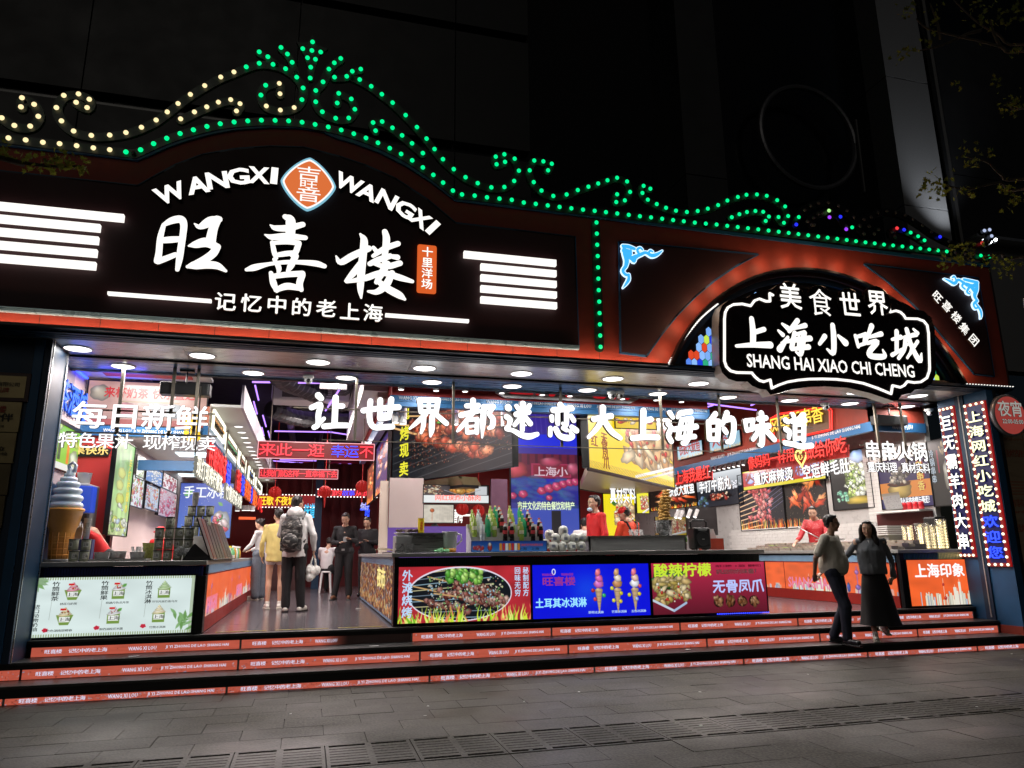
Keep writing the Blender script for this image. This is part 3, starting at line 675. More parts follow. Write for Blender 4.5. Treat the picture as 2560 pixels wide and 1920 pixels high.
# ================================================================ marquee crest with bulbs
crestm = mat('dark green crest metal', (.012, .03, .02), .4, var=.3)
bm_ = MB(); bm_.ell((0, 0, 0), (.03, .022, .03), n=10, m=6)
BU = {k: bm_.mesh('bulb', m) for k, m in dict(w=cream, g=green, b=emi('blue bulb', (.02, .03, 1), 1.2, samp=False), p=emi('violet bulb', (.35, .05, 1), 1.2, samp=False), r=emi('red bulb', (1, .05, .06), 1, samp=False), y=emi('lime bulb', (.45, 1, .3), 1.1, samp=False), W=emi('white bulb', (.6, .7, 1), .8, samp=False), d=mat('unlit bulb', (.06, .055, .055), .3), h=emi('bulb socket glow', (.3, .3, .2), .02)).items()}
sk = MB(); sk.lathe((0, 0, 0), [(.042, .012), (.045, -.004), (.033, -.008)], 10, -VY); skm = sk.mesh('socket', crestm)
CY = FY - .06
def chain(parent, k, pts, c, rib=.115, y=CY, depth=.05, band=True, lead=0, m=crestm):
 wp = [P(k if isinstance(k, str) else k, p[0], p[1], Y=y) for p in pts]
 if band and len(wp) > 1:
  b = MB(); sp = smoothpts([w[:] for w in wp], 4); b.ribbon([Vector(q) + VY * .03 for q in sp], VZ, -VY, rib, depth); b.build('scroll_band', m, parent)
 for i, w in enumerate(wp):
  cc = c if len(c) == 1 else c[min(i, len(c) - 1)]
  piece('bulb', BU[cc], w, parent)
def crest(label, org): return empty('light_crest', P('a', *org, Y=FY), label, 'marquee ornament', 'bulb-lit scroll ornaments on top of the fascia')
c1 = crest('yellow-lit end scroll of the crest, at the far left edge', (150, 760))
chain(c1, 'a', [(-60, 660), (10, 698), (85, 743), (179, 747), (227, 689), (202, 618), (130, 579), (124, 633)], 'w')
c2 = crest('tall crest of scrolls and fronds, yellow bulbs on its left and green on its right', (1800, 700))
chain(c2, 'a', [(451, 606), (516, 637), (529, 588), (465, 556), (378, 565), (334, 637), (364, 716), (436, 776), (541, 802), (650, 800), (746, 785), (838, 754), (925, 711), (991, 663), (1055, 613), (1128, 559), (1213, 507), (1308, 456), (1386, 426), (1459, 396), (1536, 375), (1618, 381), (1692, 407), (1758, 457), (1796, 521), (1789, 590), (1743, 637), (1661, 652), (1578, 628), (1546, 563), (1574, 505), (1655, 494), (1659, 555)], 'w' * 19 + 'g' * 7 + 'www' + 'gg' + 'ww')
chain(c2, 'a', [(1070, 704), (1152, 663), (1225, 633), (1294, 605), (1367, 590), (1422, 614), (1401, 657)], 'w', y=CY - .003)
chain(c2, 'a', [(1536, 307), (1587, 336), (1635, 375)], 'ggd', y=CY + .004, rib=.1); chain(c2, 'a', [(1665, 281), (1703, 320), (1731, 369), (1752, 430)], 'gggd', y=CY + .005, rib=.1)
st = MB(); stp = [(1852, 205), (1873, 262), (1945, 288), (1892, 325), (1870, 400), (1855, 480), (1825, 480), (1822, 400), (1800, 325), (1757, 248), (1825, 250)]
st.prism([P('a', x, y, Y=CY + .02) for x, y in stp], (0, .05, 0)); st.build('star_frond', crestm, c2)
chain(c2, 'a', [(1838, 462), (1841, 398), (1822, 342), (1869, 351), (1794, 288), (1848, 299), (1900, 308), (1852, 248)], 'g', band=False)
R0 = 2014.5
chain(c2, 'b', [(2019 - R0, 109), (1981 - R0, 135), (1949 - R0, 172), (1914 - R0, 248), (1871 - R0, 299), (1871 - R0, 366), (1910 - R0, 425), (1989 - R0, 463), (52, 462), (88, 410), (67, 349), (2007 - R0, 316), (1998 - R0, 373)], 'g')
chain(c2, 'b', [(1982 - R0, 220), (40, 215), (73, 185), (123, 172)], 'g', y=CY - .004, rib=.1)
chain(c2, 'b', [(73, 215), (117, 234), (185, 274), (248, 321), (312, 371), (389, 445), (456, 516), (513, 584), (560, 646), (610, 706), (674, 765), (744, 813), (816, 848), (897, 873), (974, 871), (1032, 835), (1060, 774), (1035, 703), (974, 677), (923, 691), (928, 736), (978, 722)], 'd' + 'g' * 21, y=CY + .003)
chain(c2, 'b', [(211, 537), (196, 489), (250, 483), (311, 520), (368, 565), (427, 612), (491, 670)], 'g', y=CY - .003)
c3 = crest('green-lit S-shaped scroll between the tall crest and the arch', (3400, 1150))
chain(c3, 'b', [(1233, 772), (1255, 733), (1205, 719), (1151, 714), (1124, 772), (1148, 842), (1194, 892), (1264, 924), (1343, 915), (1409, 889), (1472, 869), (1530, 850), (1585, 831), (1642, 816), (1701, 838), (1719, 900), (1688, 950), (1637, 960), (1642, 914)], 'g')
c4 = crest('green-lit double wave scroll left above the arch', (4300, 1300))
chain(c4, 'b', [(1839, 881), (1799, 864), (1792, 906), (1824, 946), (1877, 972), (1932, 994), (1991, 1011), (41 + R0, 1019), (105 + R0, 1013), (165 + R0, 999), (226 + R0, 978), (281 + R0, 951), (343 + R0, 930), (394 + R0, 917), (456 + R0, 915), (514 + R0, 923), (576 + R0, 949), (623 + R0, 986), (641 + R0, 1043), (616 + R0, 1083), (584 + R0, 1049)], 'g')
chain(c4, 'c', [(307, 1287), (352, 1269), (397, 1256), (447, 1250), (493, 1255), (527, 1283), (508, 1309)], 'g', y=CY - .003)
c5 = crest('mostly unlit fan scroll with a few violet and lime bulbs above the arch', (4900, 1350))
chain(c5, 'c', [(689, 1330), (704, 1286), (738, 1244), (772, 1218), (820, 1203), (880, 1200), (938, 1219), (989, 1248), (1030, 1287), (1066, 1336)], 'bgdddddddd', m=blackm)
chain(c5, 'c', [(794, 1332), (755, 1311), (818, 1266), (883, 1248), (886, 1287), (951, 1284), (1020, 1347), (985, 1358)], 'dddypbgp', band=False)
chain(c5, 'c', [(780, 1330), (790, 1290), (840, 1260), (900, 1250), (950, 1284), (985, 1340)], 'd', y=CY + .01, m=blackm)
c6 = crest('mostly unlit long tail scroll at the right end of the fascia', (5600, 1450))
chain(c6, 'c', [(1090, 1385), (1066, 1340), (1090, 1300), (1132, 1287), (1172, 1259), (1226, 1250), (1279, 1258), (1335, 1275), (1381, 1300), (1437, 1336), (1490, 1373), (1541, 1403), (1595, 1429), (1649, 1448), (1700, 1452), (1748, 1447), (1790, 1440), (1826, 1429), (1847, 1398), (1835, 1361), (1804, 1366)], 'dddddddddddbddddrdWWW', m=blackm)
chain(c6, 'c', [(1121, 1340), (1176, 1359), (1151, 1385)], 'd', band=False)
chain(c6, 'c', [(1274, 1403), (1257, 1374), (1286, 1352), (1328, 1361), (1367, 1378), (1411, 1400), (1449, 1424)], 'ddrbggg', y=CY - .003, m=blackm)
bd1 = empty('bulb_border', P('a', 300, 850, Y=FY), 'straight border of yellow and green bulbs along the left and arched top of the fascia', 'bulb border')
chain(bd1, 'a', [(-155, 796), (-52, 806), (50, 817), (152, 829), (254, 843), (353, 851), (454, 863), (553, 876), (650, 887), (746, 900)], 'w' * 9 + 'g', y=CY - .01)
chain(bd1, 'a', [(790, 905), (833, 887), (910, 851), (988, 819), (1067, 791), (1146, 769), (1226, 749), (1305, 733), (1387, 723), (1468, 716), (1549, 712), (1630, 713), (1710, 716), (1790, 724), (1867, 737), (1945, 752), (2022, 770), (82 + R0, 792), (154 + R0, 817), (225 + R0, 846), (295 + R0, 878), (362 + R0, 912), (428 + R0, 950), (491 + R0, 992), (553 + R0, 1036), (611 + R0, 1082), (669 + R0, 1129)], 'd' + 'g' * 30, y=CY - .011)
bd2 = empty('bulb_border', P('c', 300, 1345, Y=FY), 'straight border of green bulbs along the right top of the fascia', 'bulb border')
chain(bd2, 'b', [(690, 912), (723, 915), (798, 922), (871, 932), (945, 940), (1018, 947), (1089, 963), (1160, 971), (1231, 980), (1301, 989), (1371, 997), (1440, 1005), (1509, 1012), (1576, 1020), (1643, 1028), (1711, 1036), (1777, 1044), (1843, 1051), (1909, 1059), (1974, 1067), (2037, 1074), (88 + R0, 1082), (153 + R0, 1088)], 'd' + 'g' * 30, y=CY - .01)
chain(bd2, 'c', [(153, 1325), (217, 1330), (280, 1338), (342, 1345), (403, 1352), (464, 1359), (525, 1366), (585, 1373), (644, 1380), (702, 1387), (760, 1394), (819, 1401), (875, 1408), (932, 1415), (988, 1422), (1043, 1429), (1099, 1436), (1154, 1442), (1209, 1449), (1263, 1454), (1318, 1460), (1371, 1466), (1424, 1472), (1477, 1478), (1529, 1484), (1581, 1490), (1632, 1496), (1690, 1503), (1745, 1508), (1783, 1514), (1833, 1520)], 'g' * 26 + 'dddgg', y=CY - .01)
bd3 = empty('bulb_post', P('b', 1530, 1500, Y=FY), 'upright strip of green bulbs between the black sign board and the arch', 'bulb border')
chain(bd3, 'b', [(1520, 1081), (1522, 1147), (1524, 1213), (1527, 1280), (1529, 1347), (1531, 1414), (1533, 1482), (1536, 1550), (1538, 1618), (1540, 1685), (1542, 1751), (1544, 1818)], 'g', rib=.13)
# ================================================================ main lettering
big = empty('calligraphy_sign', P('s', 1100, 700, Y=FY), 'three huge glowing white calligraphy characters in the middle of the black board', 'illuminated sign')
brush('letter', 's', [[(150,195,36),(125,290,48),(115,400,52),(103,468,56)], [(152,190,34),(215,158,60),(280,148,66),(305,185,56),(300,260,52),(285,360,54),(272,450,52),(256,535,34)], [(125,312,50),(200,305,58),(285,300,50)], [(108,470,56),(170,448,50),(240,420,44)],
[(388,182,12),(430,205,48),(510,165,84),(575,148,56)], [(560,150,70),(535,210,70),(520,270,76),(510,330,80)], [(345,352,18),(395,342,62),(480,325,84),(555,360,62)], [(560,360,62),(530,410,66),(470,455,66),(400,490,58)], [(335,512,30),(395,500,74),(480,498,66),(560,505,62),(628,545,24)]], FY - .09, wlet, big, .06)
brush('letter', 's', [[(1085,128,44),(1125,160,76),(1122,290,72)], [(970,192,12),(1010,215,46),(1110,215,56),(1218,188,46)], [(930,267,14),(985,285,50),(1100,278,56),(1238,290,40)], [(985,325,34),(1000,400,40),(1015,445,32)], [(990,330,32),(1100,322,42),(1188,330,44)], [(1188,335,46),(1165,400,46),(1140,425,40)], [(1008,425,36),(1090,412,46),(1160,405,40)],
[(1000,455,30),(1035,520,42),(1030,562,22)], [(1165,430,48),(1130,500,52),(1105,545,30)], [(788,535,30),(850,518,56),(960,492,32),(1080,478,36),(1200,478,38),(1320,488,50),(1385,508,38)], [(975,560,34),(995,640,52),(1020,700,30)], [(1000,585,44),(1100,572,48),(1215,565,50)], [(1215,575,52),(1195,640,52),(1208,690,36)], [(1015,690,42),(1100,662,58),(1200,678,44)]], FY - .09, wlet, big, .06)
brush('letter', 's', [[(1475,430,12),(1510,478,48),(1600,430,56),(1725,372,50)], [(1662,262,18),(1690,310,56),(1682,420,58),(1668,560,60),(1662,680,48),(1668,752,16)], [(1665,490,54),(1600,570,50),(1550,622,26)], [(1850,243,44),(1862,300,56),(1852,400,48),(1845,470,44)], [(1762,365,30),(1790,400,38)], [(1760,430,30),(1850,372,46),(1950,335,44)], [(1945,440,46),(1880,430,30)], [(1735,490,40),(1800,460,50),(1890,430,44)],
[(1735,480,20),(1860,510,46),(1965,485,46)], [(1870,490,50),(1820,570,54),(1785,632,36)], [(1555,630,22),(1700,600,50),(1830,560,48),(1960,595,52),(2060,625,30)], [(1905,560,46),(1860,650,58),(1790,705,46),(1722,702,20)], [(1795,620,40),(1870,680,58),(1960,730,58),(2002,762,24)]], FY - .09, wlet, big, .06)
sub1 = empty('slogan_letters', P('s', 1190, 900, Y=FY), 'small white characters reading 记忆中的老上海 under the calligraphy', 'illuminated sign')
cen = [(628, 790), (828, 803), (1022, 815), (1210, 833), (1400, 842), (1580, 867), (1757, 877)]
for ch, (x, y) in zip('记忆中的老上海', cen):
 c = P('s', x, y, Y=FY - .05); w_ = .125; text('letter', ch, c - VX * w_ - VZ * .115, c + VX * w_ - VZ * .115, .23, wlet, sub1, .035, .04, .0)
def lettbar(k, x0, y0, x1, y1, hpx, lab, m=wlet, grp='white light bars on the black board', nm='light_bar'):
 p, q = P(k, x0, y0, Y=FY - .05), P(k, x1, y1, Y=FY - .05); z = (p.z + q.z) / 2; h = (P(k, x0, y0 - hpx / 2, Y=FY - .05) - P(k, x0, y0 + hpx / 2, Y=FY - .05)).length
 b = MB(); b.box(p.x, FY - .09, z - h / 2, q.x, FY - .03, z + h / 2); o = b.build(nm, m); tag(o, lab, 'light bar', grp); return o
lettbar('n', 935, 605, 1828, 668, 24, 'thin glowing rule left of the slogan characters'); lettbar('D', 832, 682, 1012, 694, 6, 'thin glowing rule right of the slogan characters')
nth = ['topmost and longest', 'second', 'third', 'fourth', 'lowest']
for i, (x1, y1, h) in enumerate([(736, 1297, 36), (596, 1356, 36), (586, 1430, 36), (577, 1505, 36), (570, 1580, 36)]):
 q = P('a', x1, y1, Y=FY - .05); b = MB(); b.box(-7.4, FY - .09, q.z - .043, q.x, FY - .03, q.z + .043); tag(b.build('light_bar', wlet), nth[i] + ' white light bar in the stack at the left edge', 'light bar', 'white light bars at the left of the board')
for i, (x0, y0, x1, y1) in enumerate([(732, 1272, 1277, 1326), (832, 1346, 1278, 1388), (832, 1411, 1279, 1450), (832, 1476, 1280, 1513), (832, 1540, 1281, 1578)]):
 p, q = P('b', x0, y0, Y=FY - .05), P('b', x1, y1, Y=FY - .05); z = (p.z + q.z) / 2; b = MB(); b.box(p.x, FY - .09, z - .043, q.x, FY - .03, z + .043); tag(b.build('light_bar', wlet), nth[i] + ' white light bar in the stack right of the calligraphy', 'light bar', 'white light bars at the right of the board')
# arched WANGXI lettering
def arcword(word, pts, label):
 o = empty('arched_lettering', P('a', *pts[0][:2], Y=FY), label, 'illuminated sign')
 for ch, (x, y, a, s_) in zip(word, pts):
  c = P('a', x, y, Y=FY - .05); r = VX * math.cos(a) + VZ * math.sin(a); u = -VX * math.sin(a) + VZ * math.cos(a); w_ = {'I': .085, 'W': .36, 'G': .27}.get(ch, .26) * s_
  h_ = .23 * s_
  text('letter', ch, c - r * w_ / 2 - u * h_ / 2, c + r * w_ / 2 - u * h_ / 2, h_, wlet, o, .035, .04, 0, up=u, skew=1)
arcword('WANGXI', [(1013, 1153, .50, 1), (1172, 1105, .33, 1), (1290, 1077, .24, 1), (1413, 1053, .15, 1), (1535, 1047, .05, 1), (1626, 1050, -.02, 1)], 'white arched letters WANGXI left of the diamond emblem')
arcword('WANGXI', [(2065, 1095, -.33, 1), (2178, 1145, -.36, 1), (2290, 1190, -.42, 1), (2398, 1248, -.50, 1), (2490, 1305, -.60, 1), (2562, 1355, -.72, 1)], 'white arched letters WANGXI right of the diamond emblem')
# diamond emblem
em = empty('diamond_emblem', P('a', 1828, 1090, Y=FY), 'orange diamond emblem with blue and white border between the arched words', 'emblem')
def rdiamond(cx, cy, rx, ry, rr, y):
 pts = []; C_ = P('a', cx, cy, Y=y)
 for k in range(48):
  a = 2 * math.pi * k / 48; e = 1.35; pts.append(C_ + VX * math.copysign(abs(math.cos(a)) ** (2 / e), math.cos(a)) * rx + VZ * math.copysign(abs(math.sin(a)) ** (2 / e), math.sin(a)) * ry)
 return pts
for s_, y, m_, n_ in ((1, FY - .06, emi('emblem blue', lin('86c5dc')[:3], .95), 'outer_border'), (.93, FY - .064, emi('emblem white', (1, .97, .93), 1.1), 'inner_border'), (.86, FY - .068, emi('emblem orange', lin('e2733a')[:3], .95), 'emblem_face')):
 b = MB(); b.prism(rdiamond(1828, 1089, .345 * s_, .375 * s_, 0, y), (0, .03, 0)); b.build(n_, m_, em)
for s_, (x, y), w_, h_ in (('吉', (1830, 1030), .3, .18), ('旺', (1828, 1093), .22, .11), ('音', (1828, 1157), .3, .18)):
 c = P('a', x, y, Y=FY - .07); text('lettering', s_, c - VX * w_ / 2 - VZ * h_ / 2, c + VX * w_ / 2 - VZ * h_ / 2, h_, emi('emblem white', (1, .97, .93), 1.1), em, .0, .006, .0)
# orange tablet
tb_ = empty('orange_tablet', P('b', 515, 1350, Y=FY), 'orange upright tablet reading 十里洋场 beside the calligraphy', 'illuminated sign')
p, q = P('b', 460, 1200, Y=FY - .06), P('b', 570, 1505, Y=FY - .06)
b = MB(); b.box(p.x, FY - .08, q.z, q.x, FY - .02, p.z - .02); bevel(b.build('tablet', emi('tablet orange', lin('e8642a')[:3], .9), tb_), .03, 3)
text('lettering', '十里洋场', Vector(((p.x + q.x) / 2, FY - .081, p.z - .06)), Vector(((p.x + q.x) / 2, FY - .081, q.z + .04)), .15, wlet, tb_, .035, .01, .0, vertical=True)
# ================================================================ blue corner flourishes
flr = emi('blue flourish light', (.04, .38, 1), 1.3); flw = emi('flourish edge light', (.6, .8, 1), 1.5)
def flourish(pts_list, label, org):
 o = empty('corner_flourish', P('d', *org, Y=FY), label, 'light ornament', 'blue corner ornaments of the arch panels')
 for m_, ex, dy in ((flw, 9, .004), (flr, 0, 0)):
  b = MB()
  for i, st_ in enumerate(pts_list):
   sp = smoothpts(st_, 4); b.ribbon([P('d', q[0], q[1], Y=FY - .06 + dy - i * .0006) for q in sp], VZ, -VY, [(q[2] * 1.25 + ex) * .0026 for q in sp], .03)
  b.build('scrollwork' if ex == 0 else 'glow_edge', m_, o)
FL = [[(325,160,4),(300,178,14),(270,185,18),(240,170,14),(215,178,16),(190,190,16)], [(250,178,10),(262,160,10),(275,165,8)], [(205,180,12),(195,155,12),(210,145,10),(222,155,8)], [(190,190,20),(165,200,22),(150,180,18),(160,160,14)], [(120,135,14),(150,140,18),(180,150,14)], [(125,140,16),(130,175,20),(140,210,22),(135,240,16)], [(150,180,12),(175,215,14),(185,205,10)], [(135,240,16),(120,265,14),(135,285,14),(150,285,10)], [(150,285,12),(150,310,14),(135,335,10),(122,352,3)], [(128,160,26),(155,170,26),(145,190,22)]]
flourish(FL, 'blue lit corner flourish at the top left of the left arch panel', (150, 200))
FR = [[(1798,306,4),(1825,318,14),(1850,330,18),(1870,312,14),(1895,325,16),(1915,340,18)], [(1860,318,8),(1850,295,10),(1840,300,8)], [(1900,325,12),(1890,345,12),(1905,360,10)], [(1915,335,20),(1945,345,22),(1965,330,14)], [(1900,310,14),(1935,318,16),(1970,325,14)], [(1968,325,16),(1965,360,22),(1955,395,20),(1968,420,14)], [(1930,345,14),(1915,375,12),(1930,385,10)], [(1968,420,16),(1950,440,12),(1960,460,12),(1975,455,8)], [(1965,440,12),(1985,470,14),(1990,495,10),(1988,513,3)], [(1940,350,24),(1955,370,24)]]
flourish(FR, 'blue lit corner flourish at the top right of the right arch panel', (1950, 340))
dg = empty('diagonal_letters', P('d', 1850, 510, Y=FY), 'small white characters running diagonally down the right arch panel', 'illuminated sign')
for ch, (x, y) in zip('旺喜楼集团', [(1750, 405), (1800, 455), (1848, 512), (1890, 570), (1940, 630)]):
 c = P('d', x, y, Y=FY - .05); a = -.85; r = VX * math.cos(a) + VZ * math.sin(a); u = -VX * math.sin(a) + VZ * math.cos(a); text('letter', ch, c - r * .09 - u * .09, c + r * .09 - u * .09, .18, wlet, dg, .03, .04, 0, up=u, skew=1)
# ================================================================ black plaque sign
PY = 8.8
pq = empty('plaque_sign', P('w', 1050, 1000, Y=PY), 'large black scalloped sign reading 上海小吃城 with a glowing white outline', 'illuminated sign')
neon = [(565,212),(535,195),(538,268),(500,268),(440,245),(395,262),(360,310),(280,292),(200,298),(150,325),(125,370),(118,430),(118,820),(135,870),(175,910),(230,925),(370,928),(400,965),(440,998),(480,1010),(540,992),(555,1070),(620,1040),(700,1012),(800,995),(900,986),(1020,984),(1150,988),(1280,1002),(1400,1025),(1530,1070),(1655,1122),(1668,1045),(1740,1062),(1775,1045),(1805,1008),(1870,1018),(1930,1012),(1985,975),(2008,910),(2010,880),(2000,560),(1988,490),(1955,450),(1900,430),(1790,427),(1770,395),(1740,368),(1700,355),(1648,368),(1635,312)]
outer = [(600,120),(560,155),(500,172),(430,182),(370,205),(320,240),(230,245),(150,262),(95,305),(68,370),(62,500),(68,850),(95,930),(150,985),(230,1010),(330,1012),(370,1050),(440,1078),(500,1085),(540,1132),(620,1115),(740,1080),(900,1060),(1050,1055),(1250,1068),(1450,1115),(1680,1192),(1712,1185),(1745,1135),(1830,1118),(1870,1085),(1950,1075),(2020,1030),(2058,950),(2062,880),(2052,520),(2020,420),(1950,360),(1870,345),(1800,300),(1740,272),(1660,250)]
face = mat('gloss black sign face', (.016, .008, .008), .25, var=.2); sidm = mat('silver sign edge', (.45, .43, .4), .35, metal=.5)
def circ(cx, cy, r, n=20): return [(cx + r * math.cos(2 * math.pi * k / n), cy + r * math.sin(2 * math.pi * k / n)) for k in range(n)]
ow = [P('w', x, y, Y=PY) for x, y in outer]
b = MB(); n_ = len(ow); b.v = [tuple(p) for p in ow] + [tuple(p + VY * .2) for p in ow]; b.f = [(i, i + n_, (i + 1) % n_ + n_, (i + 1) % n_) for i in range(n_)]; b.build('sign_edge', sidm, pq)
b = MB(); b.prism([p - VY * .004 for p in ow], (0, .008, 0)); b.build('sign_face', face, pq)
for (cx, cy, r) in ((715, 232, 128), (990, 268, 125), (1262, 290, 118), (1515, 275, 122)):
 c = P('w', cx, cy, Y=PY); R_ = r * .00250 * (c - CAM).length / 9.6
 R_ = (P('w', cx + r, cy, Y=PY) - c).length
 b = MB(); b.lathe(c + VY * .03, [(R_, -.0), (R_, .055), (R_ - .01, .062)], 28, -VY); b.build('round_boss', face, pq)
b = MB()
for i in range(len(neon) - 1):
 p, q = P('w', *neon[i], Y=PY - .02 - (i % 2) * .0012), P('w', *neon[i + 1], Y=PY - .02 - (i % 2) * .0012); b.ribbon([p, q], VZ, -VY, .034, .022)
b.build('neon_outline', wlet, pq)
for ch, (x, y), r in zip('美食世界', ((712, 235), (990, 292), (1262, 312), (1512, 292)), (1, 1, 1, 1)):
 c = P('w', x, y, Y=PY - .045); text('letter', ch, c - VX * .19 - VZ * .2, c + VX * .19 - VZ * .2, .40, wlet, pq, .0 if ch == '食' else .03, .03, 0)
for st_ in ([[(365,430,44),(378,550,54),(378,668,52)], [(385,558,40),(480,528,42)], [(225,682,28),(380,672,44),(538,672,58)]],
[[(648,478,22),(700,518,46)], [(612,540,22),(652,578,40)], [(700,600,26),(625,712,58)], [(788,448,44),(712,545,36)], [(735,525,24),(860,492,42)], [(762,560,40),(735,700,44)], [(765,575,26),(850,560,40)], [(852,560,44),(830,690,50),(815,760,38),(775,738,20)], [(640,652,18),(780,625,44),(905,612,48)], [(735,712,30),(890,690,46)], [(800,590,20),(795,680,24)]],
[[(1112,490,42),(1122,600,50),(1118,745,44),(1062,712,20)], [(1040,592,44),(992,662,30)], [(1165,588,26),(1230,652,58)]],
[[(1322,588,32),(1348,688,30)], [(1325,600,26),(1420,575,38)], [(1412,588,34),(1400,660,26)], [(1345,680,26),(1420,655,28)], [(1472,498,46),(1425,622,26)], [(1450,600,24),(1560,570,42)], [(1430,655,30),(1525,640,40),(1462,720,46),(1452,768,46),(1530,782,48),(1592,772,40),(1575,718,16)]],
[[(1660,622,24),(1740,600,40)], [(1702,548,40),(1702,730,36)], [(1660,765,34),(1765,705,22)], [(1772,602,26),(1882,575,38)], [(1785,605,38),(1772,710,36),(1720,795,30)], [(1792,672,22),(1845,660,24),(1828,752,26)], [(1795,530,40),(1838,680,42),(1912,815,48),(1932,750,14)], [(1895,640,30),(1800,792,22)], [(1858,528,22),(1895,562,32)]]):
 brush('letter', 'w', st_, PY - .045, wlet, pq, .035)
p0, p1 = P('w', 315, 885, Y=PY - .03), P('w', 1858, 975, Y=PY - .03); z = P('w', 1090, 935, Y=PY - .03).z
z0 = (p0.z + p1.z) / 2
text('lettering', 'SHANG HAI XIAO CHI CHENG', (p0.x, PY - .03, z0), (p1.x, PY - .03, z0), .2, wlet, pq, .018, .03, 0)
b = MB(); b.box(acx - 1.2, PY + .19, 4.3, acx + 1.2, FY + .02, 4.4); b.build('mounting_bar', blackm, pq)
# ================================================================ hanging white letter signs in the opening
GY = 10.3
hs = empty('hanging_sign', (3.8, GY, 3.2), 'row of large rounded white glowing characters hung across the shop opening', 'illuminated sign')
def hang(k, st): brush('letter', k, st, GY - .05, wlet2, hs, .06)
hang('t', [[(188,150,90),(225,190,80)], [(100,310,76),(215,270,76),(190,400,76),(185,530,72),(135,570,74)], [(190,530,60),(262,455,54)], [(418,178,84),(410,350,82),(402,520,82)], [(430,290,70),(508,290,74)], [(265,558,78),(420,545,78),(572,545,76)]])
hang('t', [[(782,350,80),(1000,320,76),(1245,305,80)], [(875,225,76),(862,400,76),(880,520,76),(940,572,78),(1060,565,78),(1162,560,78)], [(1005,210,76),(1000,455,74)], [(1150,200,78),(1135,350,74),(1118,445,64)], [(1000,462,66),(1118,445,64)]])
hang('t', [[(1525,212,74),(1540,370,64)], [(1520,212,74),(1768,212,74)], [(1765,212,74),(1742,360,68)], [(1645,220,54),(1640,370,54)], [(1555,290,34),(1740,288,34)], [(1545,368,66),(1740,358,66)], [(1600,400,66),(1480,512,60),(1392,588,30)], [(1720,385,66),(1875,518,70)], [(1580,440,64),(1570,560,60),(1542,645,34)], [(1688,430,74),(1682,600,74),(1665,690,26)]])
hang('u', [[(120,215,76),(115,380,70)], [(35,288,68),(190,282,68)], [(-40,412,76),(100,375,68),(205,355,56)], [(190,290,50),(100,400,66),(20,500,64),(-60,590,56),(-88,620,34)], [(30,480,44),(42,640,56)], [(30,478,46),(175,462,58)], [(175,465,62),(168,640,62)], [(50,560,34),(165,550,34)], [(50,640,56),(165,628,56)], [(262,300,76),(250,500,76),(238,705,26)], [(265,305,78),(380,298,78)], [(380,298,74),(335,390,66),(380,460,76),(372,550,74),(325,582,44)]])
hang('u', [[(582,310,92),(590,318,88)], [(560,430,74),(605,470,74),(590,545,58),(556,590,56),(640,610,58),(760,672,76),(860,690,80),(965,660,58)], [(775,260,80),(770,430,72),(768,605,64)], [(688,400,76),(855,368,70)], [(692,290,58),(715,330,56)], [(862,285,64),(822,345,58)], [(760,430,66),(665,540,56)], [(800,430,66),(872,520,74)]])
hang('u', [[(1268,275,80),(1298,310,70)], [(1175,345,76),(1418,320,76)], [(1232,370,70),(1235,520,64)], [(1352,370,70),(1345,540,64),(1302,520,46)], [(1155,430,64),(1160,480,60)], [(1410,420,58),(1445,480,66)], [(1138,580,58),(1135,672,60)], [(1208,590,74),(1262,680,76),(1360,710,80),(1432,688,66),(1392,620,42)], [(1305,580,58),(1350,605,60)], [(1420,568,68),(1480,612,76)]])
hang('u', [[(1710,462,74),(1820,440,70),(1938,420,76)], [(1830,310,82),(1820,450,76),(1760,570,66),(1640,702,46)], [(1845,480,76),(1940,620,76),(2060,712,58)]])
hang('v', [[(215,298,70),(212,440,66),(210,585,66)], [(232,405,60),(300,390,60)], [(95,600,60),(230,586,62),(372,590,62)]])
hang('v', [[(508,320,60),(540,368,48)], [(488,440,60),(528,485,48)], [(512,510,56),(492,570,58),(522,632,60)], [(622,325,60),(592,370,38)], [(640,320,60),(740,305,54)], [(640,400,54),(602,570,58)], [(645,395,54),(748,385,58)], [(745,392,58),(722,560,60),(682,642,60),(650,656,48)], [(552,502,56),(800,470,60)], [(592,598,50),(782,580,54)], [(690,430,26),(670,560,28)]])
hang('v', [[(1012,330,58),(960,400,56)], [(935,420,60),(945,605,60)], [(938,418,56),(1040,412,56)], [(1048,415,60),(1035,605,60)], [(955,515,38),(1035,508,38)], [(950,610,52),(1040,612,52)], [(1140,320,60),(1102,415,52),(1082,452,46)], [(1110,400,58),(1200,388,64),(1215,500,60),(1190,620,64),(1142,642,46)], [(1108,500,56),(1130,532,56)]])
hang('v', [[(1340,410,46),(1358,515,46)], [(1345,408,50),(1425,400,50)], [(1428,400,52),(1410,490,42)], [(1358,515,44),(1422,500,44)], [(1488,390,54),(1572,375,54)], [(1450,482,58),(1602,462,60)], [(1520,325,62),(1530,480,60),(1525,655,64),(1498,672,42)], [(1500,510,58),(1428,612,46)], [(1560,500,58),(1662,612,58)]])
hang('v', [[(1788,400,58),(1815,418,50)], [(1790,500,58),(1832,530,54),(1822,595,44)], [(1780,650,52),(1880,668,56),(1960,690,58),(2078,680,54)], [(1870,340,50),(1890,385,44)], [(1992,340,50),(1948,395,46)], [(1858,412,54),(2002,400,54)], [(1892,450,50),(1890,612,50)], [(1990,450,54),(1985,620,58)], [(1890,452,46),(1990,442,46)], [(1892,528,28),(1990,522,28)], [(1890,602,44),(1990,598,44)]])
hb = MB(); rail = mat('hanger steel', (.22, .19, .15), .5, metal=.2)
